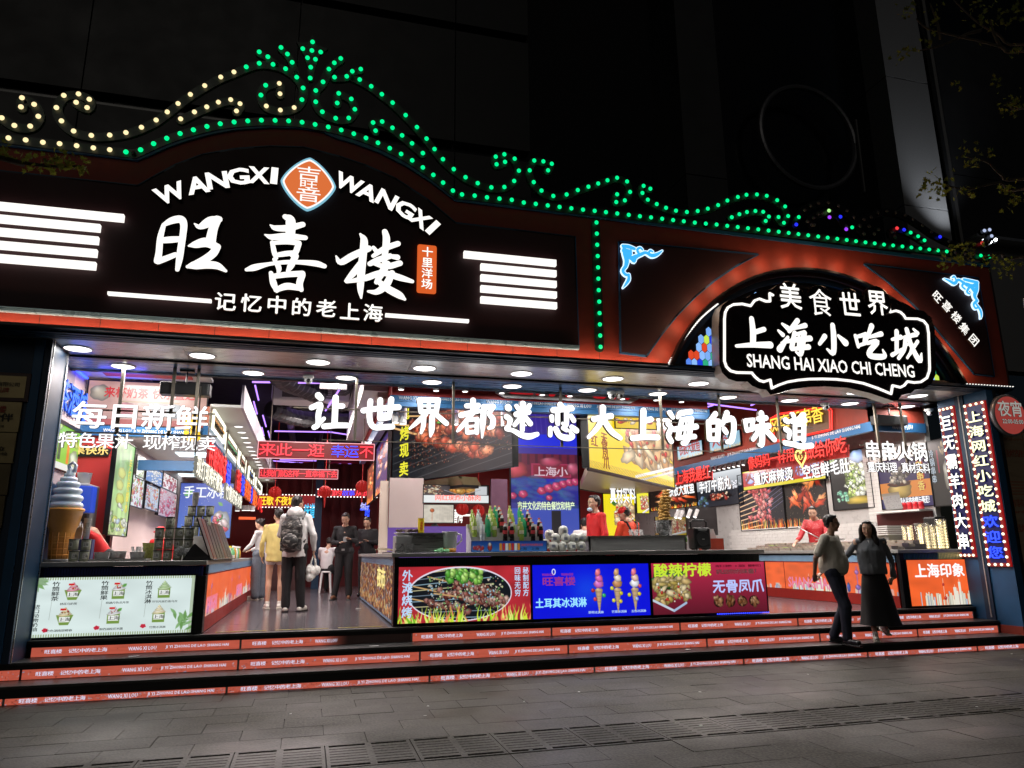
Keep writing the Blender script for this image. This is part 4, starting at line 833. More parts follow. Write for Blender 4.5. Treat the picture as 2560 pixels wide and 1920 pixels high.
for z0, z1, x0, x1 in ((3.42, 3.455, -.3, 8.1), (2.98, 3.01, .1, 8.0)): hb.box(x0, GY - .005, z0 + .02, x1, GY + .02, z1)
for x in (.55, 1.95, 3.62, 5.3, 6.35, 7.45): hb.box(x - .018, GY, 3.0, x + .018, GY + .025, 3.93)
hb.build('hanger_frame', rail, hs)
def hang2(label, org, lines, rails, posts):
 o = empty('hanging_sign', org, label, 'illuminated sign')
 for s_, a, z, b_, h_, bo in lines: text('lettering', s_, (a, GY - .03, z), (b_, GY - .03, z), h_, wlet2, o, bo, .04, 0)
 b = MB()
 for (x0, x1, z) in rails: b.box(x0, GY, z, x1, GY + .02, z + .02)
 for x, zb_ in posts: b.box(x - .02, GY, zb_, x + .02, GY + .03, 3.93)
 b.build('hanger_frame', rail, o)
hang2('white glowing characters 每日新鲜 hung over the left ice cream counter', (-2.2, GY, 3.1), [('每日新鲜', -2.99, 3.05, -1.37, .34, .028), ('特色果汁', -3.1, 2.80, -2.25, .19, .016), ('现榨现卖', -2.13, 2.80, -1.25, .19, .016)], [(-3.0, -1.3, 3.3), (-3.05, -1.25, 3.0)], [(-2.47, 3.0), (-1.85, 3.0), (-1.55, 3.0)])
hang2('white glowing characters 串串火锅 hung over the right counter', (9.7, GY, 3.1), [('串串火锅', 9.02, 2.92, 10.32, .33, .03), ('重庆料理', 9.04, 2.72, 9.64, .17, .016), ('真材实料', 9.73, 2.72, 10.33, .17, .016)], [(9.0, 10.4, 3.18)], [(9.4, 2.9), (9.95, 2.9)])
# ================================================================ signs on the right wall
def bulbsign(label, y0, y1, z0, z1, X, s_, cols_, y2off=0):
 o = empty('bulb_sign', (X, (y0 + y1) / 2, z0), label, 'illuminated sign')
 b = MB(); b.box(X, y0, z0, X + .05, y1, z1); b.build('red_frame', emi('red sign frame', (.8, .02, .02), .35, samp=False), o)
 b = MB(); b.box(X - .004, y0 + .055, z0 + .055, X + .002, y1 - .055, z1 - .055); b.build('sign_face', emi('navy sign face', (.012, .012, .10), .6, samp=False, base='101430'), o)
 n = len(s_); zt_, zb_ = z1 - .12, z0 + .09
 for i, ch in enumerate(s_):
  zz = zt_ - (zt_ - zb_) * (i + .5) / n; h_ = (zt_ - zb_) / n * .80; yc = (y0 + y1) / 2; w_ = (y1 - y0) * .72
  text('letter', ch, (X - .006, yc + w_ / 2, zz - h_ / 2), (X - .006, yc - w_ / 2, zz - h_ / 2), h_, cols_[i], o, .045, .03, 0)
 nz = int((z1 - z0) / .115)
 me = MB(); me.ell((0, 0, 0), (.018, .022, .022), n=8, m=5); me = me.mesh('bulb', emi('sign bulb', (1, .85, .6), 2.2, samp=False))
 for i in range(nz + 1):
  z = z0 + .03 + (z1 - z0 - .06) * i / nz
  for y in (y0 + .03, y1 - .03): piece('bulb', me, (X - .012, y, z), o)
 for i in range(1, 3):
  for z in (z0 + .03, z1 - .03): piece('bulb', me, (X - .012, y0 + .03 + (y1 - y0 - .06) * i / 3, z), o)
 return o
wl = emi('sign letter white', (1, 1, .95), 1.7, samp=False); yl = emi('sign letter pale yellow', (1, 1, .62), 1.5, samp=False)
bulbsign('upright bulb-framed sign reading 巨无霸羊肉大串, the inner of the two', 9.58, 9.88, 1.31, 3.79, 10.33, '巨无霸羊肉大串', [wl] * 7)
bulbsign('upright bulb-framed sign reading 上海网红小吃城欢迎您, the outer of the two', 8.99, 9.38, 1.17, 3.76, 10.33, '上海网红小吃城欢迎您', [yl] * 7 + [bluel] * 3)
# round late-night sign
rs = empty('round_sign', (10.72, 8.95, 3.2), 'round red hanging sign reading 夜宵 22:00-05:00', 'sign')
c = Vector((10.715, 8.95, 3.515)); b = MB(); b.lathe(c + VY * .06, [(.34, 0), (.34, .1), (.32, .11)], 36, -VY); b.build('rim', mat('round sign rim', (.4, .4, .42), .35, metal=.5), rs, True)
b = MB(); b.lathe(c - VY * .05, [(.305, 0), (.305, .004)], 36, -VY); b.build('sign_face', emi('round sign red', (.42, .06, .05), .62, base='802020'), rs)
dimw = emi('dim white paint', (.6, .6, .55), .5, base='a0a0a0'); text('lettering', '夜宵', c + Vector((-.25, -.058, -.03)), c + Vector((.25, -.058, -.03)), .25, dimw, rs, .03, .01, 0); text('lettering', '22:00-05:00', c + Vector((-.2, -.058, -.14)), c + Vector((.22, -.058, -.14)), .07, dimw, rs, .012, .01, 0)  # lettering given its own glow so it shows as lit
b = MB(); b.box(10.68, 8.97, 3.84, 10.75, 9.0, 3.99); b.build('hanger', blackm, rs)
# neighbour's timber hoarding
hd = empty('timber_hoarding', (12, 9.4, 0), 'pale timber board with faint red printing beside the shop', 'hoarding')
tim = mat('pale pine board', (.30, .22, .14), .6, var=.25, scale=3, stretch=(1, 1, 7))
for i in range(5): b = MB(); b.box(10.66 + i * .42, 9.4, .1, 11.07 + i * .42, 9.44, 3.55); b.build('board', tim, hd)
b = MB(); b.box(10.58, 9.3, 0, 10.65, 9.45, 3.85); b.build('frame', blackm, hd)
hr = mat('faded red print', (.35, .10, .05), .7)
for i, (s_, z, h_) in enumerate((('精装专用', 3.3, .12), ('Hardcover', 3.2, .05), ('阻燃胶合板', 2.92, .12), ('精装专用', 2.1, .12), ('Hardcover', 2.0, .05), ('阻燃胶合板', 1.7, .12))): text('lettering', s_, (10.95, 9.396, z), (10.95 + (1.0 if i % 3 == 2 else .7), 9.396, z), h_, hr, hd, .01, .003, .0, res=1)
for z in (2.3, 2.35, 2.4, 2.45, 2.5): b = MB(); b.box(10.98, 9.397, z, 12, 9.3995, z + .015); b.build('printed_line', hr, hd)
lp = MB(); lp.cyl((11.05, 8.6, 3.0), (11.05, 8.6, 5.4), .02, n=8); tag(lp.build('thin_pole', white), 'thin white pole standing against the dark wall at the right edge', 'pole')
# lamps above the right end
spot(P('c', 1800, 1440, Y=10.2), P('c', 1500, 900, Y=11.0), 190, 70, (.9, .95, 1), .05, .9, 'wall_flood')
fb = empty('flood_lamp', P('c', 1845, 1440, Y=9.6), 'small cluster of white lamps lighting the pilaster behind the crest', 'flood lamp')
b = MB();
for cx, cy in ((1800, 1425), (1840, 1432), (1870, 1420)): b.ell(P('c', cx, cy, Y=9.8), (.03, .03, .03), n=8, m=6)
b.build('lamp_glass', emi('flood lamp glass', (.9, .95, 1), 8), fb); b = MB(); b.tube([P('c', 1800, 1470, Y=9.8), P('c', 1840, 1450, Y=9.8), P('c', 1880, 1440, Y=9.8)], .02); b.build('arm', blackm, fb)
# ================================================================ hall shell
hall = empty('hall_shell', (3.5, 18, .5), 'dark open ceiling and plain walls enclosing the food hall', None, kind='structure')
darkc = mat('black ceiling', (.008, .008, .010), .8); beige = mat('beige column paint', (.5, .42, .36), .5, var=.08, scale=2); pinkw = mat('pale pink wall', (.62, .50, .48), .5, var=.05)
def hb(n, m, *a, parent=None): b = MB(); b.box(*a); return b.build(n, m, parent or hall)
hb('ceiling', darkc, -3.4, 10.7, 4.9, 10.9, 25, 5.0)
hb('wall_left', pinkw, -3.3, 10.9, .5, -3.2, 25, 4.9); hb('wall_right', mat('white wall tile field', (.42, .42, .41), .3, var=.06), 10.7, 10.6, .5, 10.8, 25, 4.9)
hb('wall_back', redwall, -3.3, 24.9, .5, 10.8, 25, 4.9)
hb('soffit_left', offw, -1.5, 11.3, 3.6, -1.08, 24.9, 3.64); hb('soffit_upstand', mat('lilac grey trim', (.42, .38, .44), .5), -1.08, 11.3, 3.6, -1.04, 24.9, 3.95)
hb('ceiling_left', offw, -3.2, 10.7, 3.98, -1.5, 11.4, 4.02); hb('ceiling_left_rear', offw, -3.2, 11.45, 3.45, -1.5, 24.9, 3.5)
hb('ceiling_recess', redwall, -2.9, 10.9, 3.965, -1.75, 11.2, 3.978)
hb('bulkhead', offw, .72, 11.5, 4.0, 1.1, 17, 4.8); hb('bulkhead_column', beige, .95, 11.6, 3.9, 1.25, 12.0, 4.6)
purple = emi('violet tube light', (.42, .22, 1), 2.0)
def tube(p, q, lab):
 b = MB(); b.tube([p, q], .017, 6); o = b.build('led_tube', purple); tag(o, lab, 'tube light', 'violet LED tubes under the black ceiling'); return o
tl = [(('h', 625, 228), ('h', 1325, 238), 4.5, 'nearest the entrance, level across'), (('h', 655, 265), ('h', 690, 415), 4.5, 'first short of the left run'), (('h', 640, 432), ('h', 675, 558), 4.6, 'second short of the left run'), (('h', 735, 575), ('h', 768, 690), 4.5, 'third short of the left run'), (('h', 725, 700), ('h', 745, 782), 4.6, 'fourth short of the left run'), (('h', 790, 738), ('h', 815, 828), 4.5, 'fifth short of the left run'),
 (('h', 1575, 235), ('h', 1385, 525), 4.4, 'long diagonal crossing behind the exit sign'), (('h', 855, 738), ('h', 1440, 748), 4.6, 'level one above the first red neon board'), (('h', 1440, 748), ('h', 1820, 805), 4.6, 'sloping right above the first red neon board'), (('h', 1850, 745), ('h', 1640, 768), 4.6, 'rising right above the first red neon board'),
 (('h', 910, 1035), ('h', 1290, 1045), 4.4, 'upper one under the first neon board'), (('h', 840, 1045), ('h', 1250, 1078), 4.4, 'left sloping under the first neon board'), (('h', 1270, 1078), ('h', 1655, 1080), 4.4, 'right level under the first neon board'), (('h', 865, 1118), ('h', 1080, 1120), 4.3, 'just above the second neon board'), (('h', 1475, 1115), ('h', 1670, 1108), 4.3, 'right of the second neon board'), (('h', 1310, 1020), ('h', 1330, 1060), 4.4, 'tiny cross piece under the first neon board'),
 (('h', 1000, 1232), ('h', 1090, 1272), 4.2, 'left of the far air conditioner'), (('h', 1180, 1292), ('h', 1350, 1340), 4.2, 'right of the far air conditioner'), (('h', 1100, 1320), ('h', 1290, 1325), 4.2, 'level, below the far air conditioner'), (('h', 870, 1340), ('h', 1060, 1355), 4.2, 'left of the lanterns'), (('h', 1530, 1262), ('h', 1690, 1268), 4.2, 'right rear, level')]
for (a, b_, z, lab) in tl: tube(P(a[0], a[1], a[2], Z=z), P(b_[0], b_[1], b_[2], Z=z), 'thin violet LED tube, ' + lab)
for (a, b_, lab) in ((('v', 885, 212), ('v', 1462, 288), 'long one above the word 的 at the right'), (('v', 1405, 235), ('v', 1480, 205), 'short one right of the long right tube'), (('v', 1660, 305), ('v', 1815, 235), 'leaning one above the red framed sign'), (('v', 890, 262), ('v', 985, 235), 'short one left of the long right tube')): tube(P(a[0], a[1], a[2], Z=4.5), P(b_[0], b_[1], b_[2], Z=4.5), 'thin violet LED tube, ' + lab)
duct = mat('black corrugated duct', (.03, .03, .032), .5)
def ductm(pts, r, lab):
 b = MB(); sp = smoothpts(pts, 10); b.tube(sp, [r * (1 + .12 * (i % 2)) for i in range(len(sp))], 12); tag(b.build('duct', duct), lab, 'air duct')
ductm([(-.8, 12.3, 4.7), (-.6, 13.2, 4.55), (-.2, 14.2, 4.6), (.3, 15.2, 4.6)], .2, 'black corrugated duct bending across the open ceiling on the left')
ductm([(.55, 12.2, 4.75), (.35, 13.0, 4.62), (.5, 14, 4.6)], .18, 'black corrugated duct coming down right of the exit sign')
ductm([(-.9, 15.5, 4.4), (-.3, 16.2, 4.35), (.8, 16.4, 4.4)], .17, 'black corrugated duct lying above the first neon board')
b = MB(); b.cyl((-.6, 11.6, 4.75), (-.6, 24, 4.75), .09, n=10); tag(b.build('ceiling_pipe', mat('dim pipe', (.08, .08, .09), .5)), 'straight dim pipe running back along the open ceiling', 'pipe')
b = MB(); b.cyl((.2, 11.6, 4.8), (.2, 24, 4.8), .05, n=8); tag(b.build('ceiling_pipe', MT['dim pipe']), 'thin second pipe running back beside the ducts', 'pipe')
for i, (x, y, z, lab) in enumerate(((-.1, 14.6, 4.42, 'white cassette air conditioner behind the first big character'), (.35, 19.5, 3.95, 'far white cassette air conditioner above the rear neon'))):
 ac = empty('air_conditioner', (x, y, z), lab, 'air conditioner'); b = MB(); b.box(x - .75, y, z, x + .75, y + .6, z + .38); bevel(b.build('housing', offw, ac), .04)
 b = MB(); b.box(x - .55, y - .012, z + .06, x + .55, y, z + .3); b.build('grille', mat('grille grey', (.12, .11, .11), .6), ac); b = MB();
 for q in range(5): b.box(x - .3, y - .02, z + .09 + q * .04, x + .4, y - .012, z + .105 + q * .04)
 b.build('louvre', offw, ac)
ex = empty('exit_sign', P('h', 1465, 270, Y=12.2), 'grey emergency exit sign with an arrow and a running figure', 'exit sign')
c = corners('h', (1325, 300), (1605, 305), (1325, 232), Y=12.2); b = MB(); b.prism(c, (0, .04, 0)); b.build('sign_body', mat('exit sign grey', (.18, .18, .19), .4), ex)
b = MB(); L_, B_, H_ = sub(c, .33, .15, .4, .85); r = VX
sx = lambda a, bb: c[0] + (c[1] - c[0]) * a + (c[3] - c[0]) * bb - VY * .006
b.ribbon([sx(.33, .15), sx(.33, .8)], VZ, -VY, .022, .004); b.ribbon([sx(.26, .6), sx(.33, .85), sx(.40, .6)], VZ, -VY, .02, .004); b.ribbon([sx(.5, .1), sx(.5, .9), sx(.62, .9)], VZ, -VY, .02, .004)
b.ribbon([sx(.57, .15), sx(.64, .4), sx(.66, .6), sx(.6, .5)], VZ, -VY, .022, .004); b.ribbon([sx(.75, .2), sx(.68, .38), sx(.64, .42)], VZ, -VY, .022, .004); b.ribbon([sx(.66, .62), sx(.73, .5)], VZ, -VY, .018, .004); b.ell(sx(.67, .78), (.02, .006, .02), n=8, m=6); b.ribbon([sx(.8, .1), sx(.8, .9)], VZ, -VY, .014, .004); b.build('symbol', white, ex)
# headers ------------------------------------------------------------------
blueband = mat('blue header band', (.03, .13, .30), .35, metal=.2, var=.12, scale=2); lt = mat('silver lettering', (.65, .68, .72), .4)
hc = empty('centre_header', (3.8, 11, 3.7), 'red and blue header over the centre counter lettered in silver', 'shop header')
b = MB(); b.box(1.12, 11.0, 3.83, 6.55, 11.1, 4.9); b.build('red_fascia', redwall, hc)
b = MB(); b.box(1.10, 10.97, 3.66, 6.56, 11.1, 3.83); b.box(1.10, 10.955, 3.735, 6.56, 10.97, 3.75); b.build('blue_band', blueband, hc)
b = MB(); b.box(1.10, 11.1, 3.60, 1.22, 18, 3.83); b.build('side_band', blueband, hc); b = MB(); b.box(1.12, 11.1, 3.83, 1.2, 18, 4.4); b.build('side_fascia', redwall, hc)
for x in (1.22, 2.6, 3.95, 5.3):
 text('lettering', 'WANG XI LOU', (x, 10.953, 3.762), (x + .42, 10.953, 3.762), .055, lt, hc, .01, .004, .001, res=1); text('lettering', 'JI YI ZHONG DE LAO SHANG HAI', (x + .52, 10.953, 3.762), (x + 1.2, 10.953, 3.762), .055, lt, hc, .01, .004, .001, res=1)
wb = empty('header_board', (3.8, 10.93, 3.9), 'white header board with large red characters, mostly hidden by the soffit', 'sign board'); b = MB(); b.prism([Vector((x, 10.90, z)) for x, z in ((2.75, 4.5), (2.75, 3.93), (2.9, 3.86), (5.05, 3.86), (5.2, 3.93), (5.2, 4.5))], (0, .06, 0)); b.build('board', mat('white board', (.7, .7, .72), .4), wb)
text('lettering', '上海小吃城', (2.95, 10.9, 3.89), (5.05, 10.9, 3.89), .34, emi('red board letters', (.8, .02, .03), .5), wb, .06, .02)
track = mat('white track lamp', (.6, .6, .6), .4); glow = emi('track lamp glow', (1, .97, .92), 2.5)
def cyllamp(p, lab, grp, d=Vector((0, 0, -1)), L=.16, r=.045):
 p = Vector(p); root = empty('spot_lamp', p, lab, 'spot lamp', grp); b = MB(); b.cyl(p - d * L, p, r, n=14); b.build('lamp_body', track, root); b = MB(); b.cyl(p, p + d * .006, r * .9, n=14); b.build('lamp_glass', glow, root); return root
for i, (x, y) in enumerate(((275, 245), (565, 255), (805, 262), (1110, 275), (1445, 290), (1675, 300))): cyllamp(P('j', x, y, Y=10.8), 'white cylinder lamp under the soffit, %s from the left of the centre row' % od[i], 'cylinder lamps over the centre counter')
for i, (x, y) in enumerate(((540, 165), (830, 175), (1050, 190))): cyllamp(P('k', x, y, Y=10.8), 'white cylinder lamp above the yellow poster, %s of three' % od[i], 'cylinder lamps over the centre counter')
for i, (x, y) in enumerate(((228, 520), (290, 530), (722, 535), (1130, 545), (1300, 540))): cyllamp(P('j', x, y, Y=11.3), 'grey cylinder lamp hanging behind the white characters, %s from the left' % od[i], 'lamps hanging below the centre header', L=.36, r=.055)
hl = empty('left_header', (-1.5, 16, 2.9), 'long blue beam over the left counter running back into the hall', 'shop header')
bz0, bz1 = P('h', 130, 745, X=-1.5).z, P('h', 130, 690, X=-1.5).z
b = MB(); b.box(-1.56, 11.2, bz0, -1.47, 24, bz1 + .06); b.build('blue_beam', blueband, hl); b = MB(); b.box(-1.56, 11.3, bz1 + .06, -1.5, 24, 3.6); b.build('fascia', mat('terracotta fascia', (.35, .12, .07), .5), hl)
hr_ = empty('right_header', (9.5, 14, 3.5), 'red fascia and blue lettered band over the right counter', 'shop header')
RX, RYc = 9.55, 10.58
rz = lambda k, x, y: P(k, x, y, X=RX).z
z1_, z0_ = rz('l', 1015, 325), rz('l', 1015, 400)
b = MB(); b.box(RX, RYc, z1_, RX + .08, 22, 4.9); b.build('red_fascia', redpaint, hr_); b = MB(); b.box(RX - .02, RYc - .02, z0_, RX + .08, 22, z1_); b.build('blue_band', blueband, hr_)
b = MB(); b.box(RX, RYc, z1_, 10.7, RYc + .08, 4.9); b.build('front_fascia', redpaint, hr_); b = MB(); b.box(RX, RYc - .02, z0_, 10.7, RYc + .08, z1_); b.build('front_band', blueband, hr_)
def ytext(name, s_, k, x0, y0, x1, y1, h, m, parent, X, **kw):
 p, q = P(k, x0, y0, X=X), P(k, x1, y1, X=X); z = (p.z + q.z) / 2; p.z = q.z = z; return text(name, s_, p, q, h, m, parent, **kw)
ytext('lettering', 'JI YI ZHONG DE LAO SHANG HAI', 'l', 560, 462, 940, 392, .085, lt, hr_, RX - .022, depth=.004, off=.001, res=1)
text('lettering', 'WANG XI LOU', (9.95, RYc - .022, z0_ + .04), (10.4, RYc - .022, z0_ + .04), .09, lt, hr_, .01, .004, .001, res=1)
ytext('lettering', 'JI YI ZHONG DE LAO SHANG HAI', 'J', 1265, 300, 1690, 215, .085, lt, hr_, RX - .022, depth=.004, off=.001, res=1); ytext('lettering', 'WANG XI LOU', 'J', 1060, 345, 1225, 315, .085, lt, hr_, RX - .022, depth=.004, off=.001, res=1)
# ================================================================ printed pictures
flamep = ['ff8a10', 'ffd040', 'f05010', 'ffe890', 'd83808']
def pic_skewers(nm, seed=3, w=360, h=230, st=1.45, base='14161a'):
 c = Cv(w, h, base, seed); c.noise(.3)
 for i in range(10): c.line(-20, h * (.45 + i * .1), w, h * (.15 + i * .1), 2.2, '4a4a4c', .8)
 pal = ['b8482c', '9a3420', 'd06a44', 'e08a60', '7a2818', 'c8583a']
 for (x0, y0, x1, y1, t) in ((100, 40, 340, 95, 26), (60, 60, 330, 140, 30), (90, 95, 300, 190, 34), (230, 60, 360, 120, 26), (190, 35, 360, 60, 22)): c.skewer(x0 * w / 360, y0 * h / 230, x1 * w / 360, y1 * h / 230, t * w / 360, pal)
 c.mess(900, (60 * w / 360, 40 * h / 230, w, 190 * h / 230), (.6, 2), ['e8b890', '6a2414', '4a1408', 'c05030', '8a3018'], hl=0, al=.6)
 c.ell(160 * w / 360, 72 * h / 230, 12, 4, '60b040'); return c.material(nm, st)
def pic_feet(nm, seed=4, w=300, h=220, bg='f2d21c', st=1.05):
 c = Cv(w, h, bg, seed); pal = ['f0cc96', 'e8b878', 'f6deb4', 'dca468', 'f2c088']
 c.leaf(w * .25, h * .2, w * .25, .3, '2a6a28', .3)
 for i in range(70):
  x, y = w * c.r.uniform(.4, 1.0), h * c.r.uniform(.18, .82); c.ell(x, y, w * c.r.uniform(.06, .12), h * c.r.uniform(.045, .085), pal[i % 5], c.r.uniform(-.9, 1.2), .45, 1, .25, .12)
 c.mess(26, (w * .4, h * .3, w * .95, h * .85), (3, 8), ['d8342a', 'c8281c', 'f6e8d0', 'e07a50'])
 c.line(w * .48, h * .98, w, h * .76, 7, 'f0f0ee'); c.line(w * .5, h * 1.02, w, h * .81, 5, 'c8c8cc'); return c.material(nm, st)
def pic_bbq(nm, seed, w=220, h=200, bg='16120f', st=1.4, pal=('c83c1c', 'e8602a', 'ff8a40', 'a02814', 'f0a060'), kind=0):
 c = Cv(w, h, bg, seed); c.mess(250, (0, 0, w, h), (.4, 1.1), ['c8b890', '8a6a40', 'e0d0b0'], hl=0)
 if kind == 0:
  for i in range(14): a = -.5 + c.r.uniform(-.5, .5); x, y = w * c.r.uniform(.2, .9), h * c.r.uniform(.1, .65); c.ell(x, y, w * .16, h * .055, pal[i % 5], a + (i % 2) * 1.2, .55, 1, .3, .35)
 else:
  for i in range(9): c.line(-10, h * (.35 + i * .08), w * .5, h * (.2 + i * .09), 4, 'd8b088')
  for i in range(90): c.ell(w * (.5 + c.r.normal(0, .12)), h * c.r.uniform(.08, .85), w * .05, h * .035, ['d86a6a', 'b84848', 'e89a90', 'c85858'][i % 4], c.r.uniform(0, 3), .5, 1, .3, .4)
  for i in range(7): c.line(w * .62, h * (.3 + .07 * i), w, h * (.12 + .07 * i), 1.2, '9090b8')
 c.flames(h, h * .17, flamep, 70, 2.4); return c.material(nm, st)
def pic_veg(nm, seed, bg, pal, w=160, h=220, n=90, box=(.3, .2, .9, .8), st=.9, big=(4, 12)):
 c = Cv(w, h, bg, seed); c.mess(n, (w * box[0], h * box[1], w * box[2], h * box[3]), big, pal, (1, 1.8)); c.mess(n, (w * box[0], h * box[1], w * box[2], h * box[3]), (1, 3), pal + ['ffffff'], (1, 2)); return c
def pic_oval(nm):
 w, h = 420, 150; c = Cv(w, h, 'b02a34', 9); c.noise(.12)
 cx, cy, rx, ry = w * .46, h * .5, w * .385, h * .47
 c.ell(cx, cy, rx + 4, ry + 4, 'e8e0f0', 0, 0, 1, 0, 0); inner = Cv(w, h, '10141c', 10)
 for i in range(12): inner.line(-20, h * (.1 + i * .09), w * .7, h * (-.15 + i * .12), 2.5, ['88a8b8', 'c8c090', '708090'][i % 3])
 for (x0, y0, x1, y1) in ((90, 95, 220, 120), (130, 70, 300, 105), (170, 45, 330, 80), (200, 85, 380, 110)): inner.skewer(x0, y0, x1, y1, 22, ['8a4a40', 'b07868', '6a2c28', 'c8a090', '986058'])
 inner.mess(260, (90, 30, 330, 120), (1, 3.4), ['a8c8d8', 'd0d8a0', '78a868', 'e8d8c0', '905040'], hl=0); inner.mess(60, (150, 5, 260, 45), (4, 9), ['58a838', '88c850', '3a8828', 'b0e070'])
 for i in range(7): inner.line(330 + i * 8, 130, 400, 95 + i * 6, 3, '5878a0')
 yy, xx = np.mgrid[0:h, 0:w]; m = ((xx - cx) / rx) ** 2 + ((yy - cy) / ry) ** 2 < 1; c.a[m] = inner.a[m]
 c.flames(h + 2, h * .3, ['a8e030', 'd8f040', '70b828', 'e8f880', 'f09060'], 90, 6); return c.material(nm, .95)
def pic_cones(nm):
 w, h = 420, 150; c = Cv(w, h, '0a12d8', 11); yy, xx = np.mgrid[0:h, 0:w]; g = np.exp(-((xx - 190) / 60) ** 2 - ((yy - 70) / 50) ** 2)[..., None]; c.a = c.a * (1 - .4 * g) + np.array([.1, .5, .95]) * .4 * g
 for (x, cols_) in ((234, ['f07a90', 'e06ab8', 'd870c8']), (302, ['d8a878', 'f0e0d0', 'c89060']), (366, ['f08098', 'f0c8b8', 'f0f0f8'])):
  for j in range(16): t = j / 15; c.ell(x + 0, h * (.50 + .42 * t), 13 * (1 - t) + 1.5, 3, 'c8a880', 0, .3, 1, .1, 0)
  for j in range(4): c.line(x - 11 + j * 2, h * (.52 + .1 * j), x + 11 - j * 2, h * (.52 + .1 * j), 1, '8a6a48')
  c.ell(x, h * .50, 14, 6, 'c8a880', 0, .3); c.ell(x, h * .38, 18, 12, cols_[2], 0, .4); c.ell(x + 2, h * .27, 14, 11, cols_[1], .3, .4); c.ell(x - 2, h * .16, 9, 12, cols_[0], .5, .4)
 for (x, y, cc) in ((213, 75, 'b82a38'), (252, 90, '38b868'), (220, 100, 'd04058'), (282, 70, 'e0e040'), (315, 85, 'd8c830'), (287, 105, 'e8e050'), (312, 108, 'e8d040'), (345, 90, 'd8d840'), (385, 65, 'd85068'), (382, 88, 'e8d040'), (372, 102, 'a8b8f0')): c.ell(x, y, 7, 6, cc)
 c.ell(75, 20, 7, 9, 'f0f0ff', 0, 0, 1, 0, 0); c.ell(75, 20, 4, 6, '2030c0', 0, 0, 1, 0, 0); return c.material(nm, 1.0)
def pic_lemonfeet(nm):
 w, h = 420, 150; c = Cv(w, h, 'b02848', 12); g = np.linspace(1.1, .55, h)[:, None, None]; c.a *= g
 pal = ['e0c888', 'c8b068', 'ecd8a8', 'b8a050', 'd8b878']; c.mess(30, (10, 30, 120, 70), (8, 18), ['3a7830', '688838', '2a5820'])
 for i in range(60): c.ell(c.r.uniform(10, 125), c.r.uniform(40, 115), c.r.uniform(9, 22), c.r.uniform(6, 10), pal[i % 5], c.r.uniform(-1, 1), .5, 1, .2, .12)
 c.mess(14, (20, 60, 110, 115), (2, 5), ['c83828', 'f0e8d8']); c.line(2, 108, 75, 140, 7, 'c8d8e8'); c.line(75, 140, 120, 118, 7, 'a8c0e0')
 for i in range(4): c.ell(238 + i * 44, 118, 18, 16, '281008', 0, .2, 1, 0, 0); c.mess(12, (228 + i * 44, 110, 248 + i * 44, 126), (3, 7), ['8a5a38', '704020', 'a87850'], (1.5, 3))
 return c.material(nm, .9)
def pic_menu(nm):
 w, h = 480, 190; c = Cv(w, h, 'dcecea', 13); c.noise(.04, 8)
 for x in range(0, w, 7): c.line(x, 0, x, 7, 3, '98a878'); c.line(x, h - 8, x, h, 3, '98a878')
 for x in (0, 3, 6, w - 2, w - 5, w - 8): c.line(x, 0, x, h, 2, 'a0b088')
 for i in range(16): c.leaf(6, 6, c.r.uniform(25, 52), c.r.uniform(-.1, 1.5), ['7fae68', '98b890'][i % 2])
 for i in range(20): c.leaf(w - c.r.uniform(8, 50), h - c.r.uniform(8, 60), c.r.uniform(18, 36), c.r.uniform(-2.6, -.2), ['6fa058', '88b878'][i % 2])
 for k, (x, y, t) in enumerate(((123, 42, 0), (254, 42, 1), (389, 42, 2), (108, 122, 3), (247, 122, 1), (379, 122, 4))):
  a = .15 if t in (0, 3) else 0
  for j in range(16): c.line(x - 17 + (6 if a else 0) * (1 - j / 8) * -1, y + j * 2, x + 17 - (6 if a else 0) * (1 - j / 8) * -1, y + j * 2, 2.4, '7a9a48')
  c.rect(x - 15, y + 5, x + 15, y + 22, 'f0f4f0'); top = {0: ['e89ab0', 'f0c8d0'], 1: ['f0f0f0', 'e0e4e8'], 2: ['c8e0b0', 'b8d8a0'], 3: ['e8d8a8', 'f0e8c8'], 4: ['f0e4b8', 'f8f0d8']}[t]
  for j in range(5): c.ell(x, y - 1 - j * 5, 20 - j * 4, 4.5, top[j % 2], -.12, .3)
  if t != 2 and t != 4: c.rect(x - 14, y - 22, x + 2, y - 16, 'd82828'); c.mess(8, (x - 8, y - 14, x + 14, y - 2), (1, 2.4), ['d83030', '904030', 'f0d080'])
  if t == 1: c.leaf(x + 10, y - 8, 16, -.7, '58a040', .3)
 for x in (67, 209, 338): c.line(x, 75, x - 2, 135, .8, '909890')
 for (x, y) in ((58, 168), (202, 165), (336, 164)): c.ell(x, y, 8, 6.5, 'c82840', 0, 0, 1, 0, .2)
 return c.material(nm, .92)
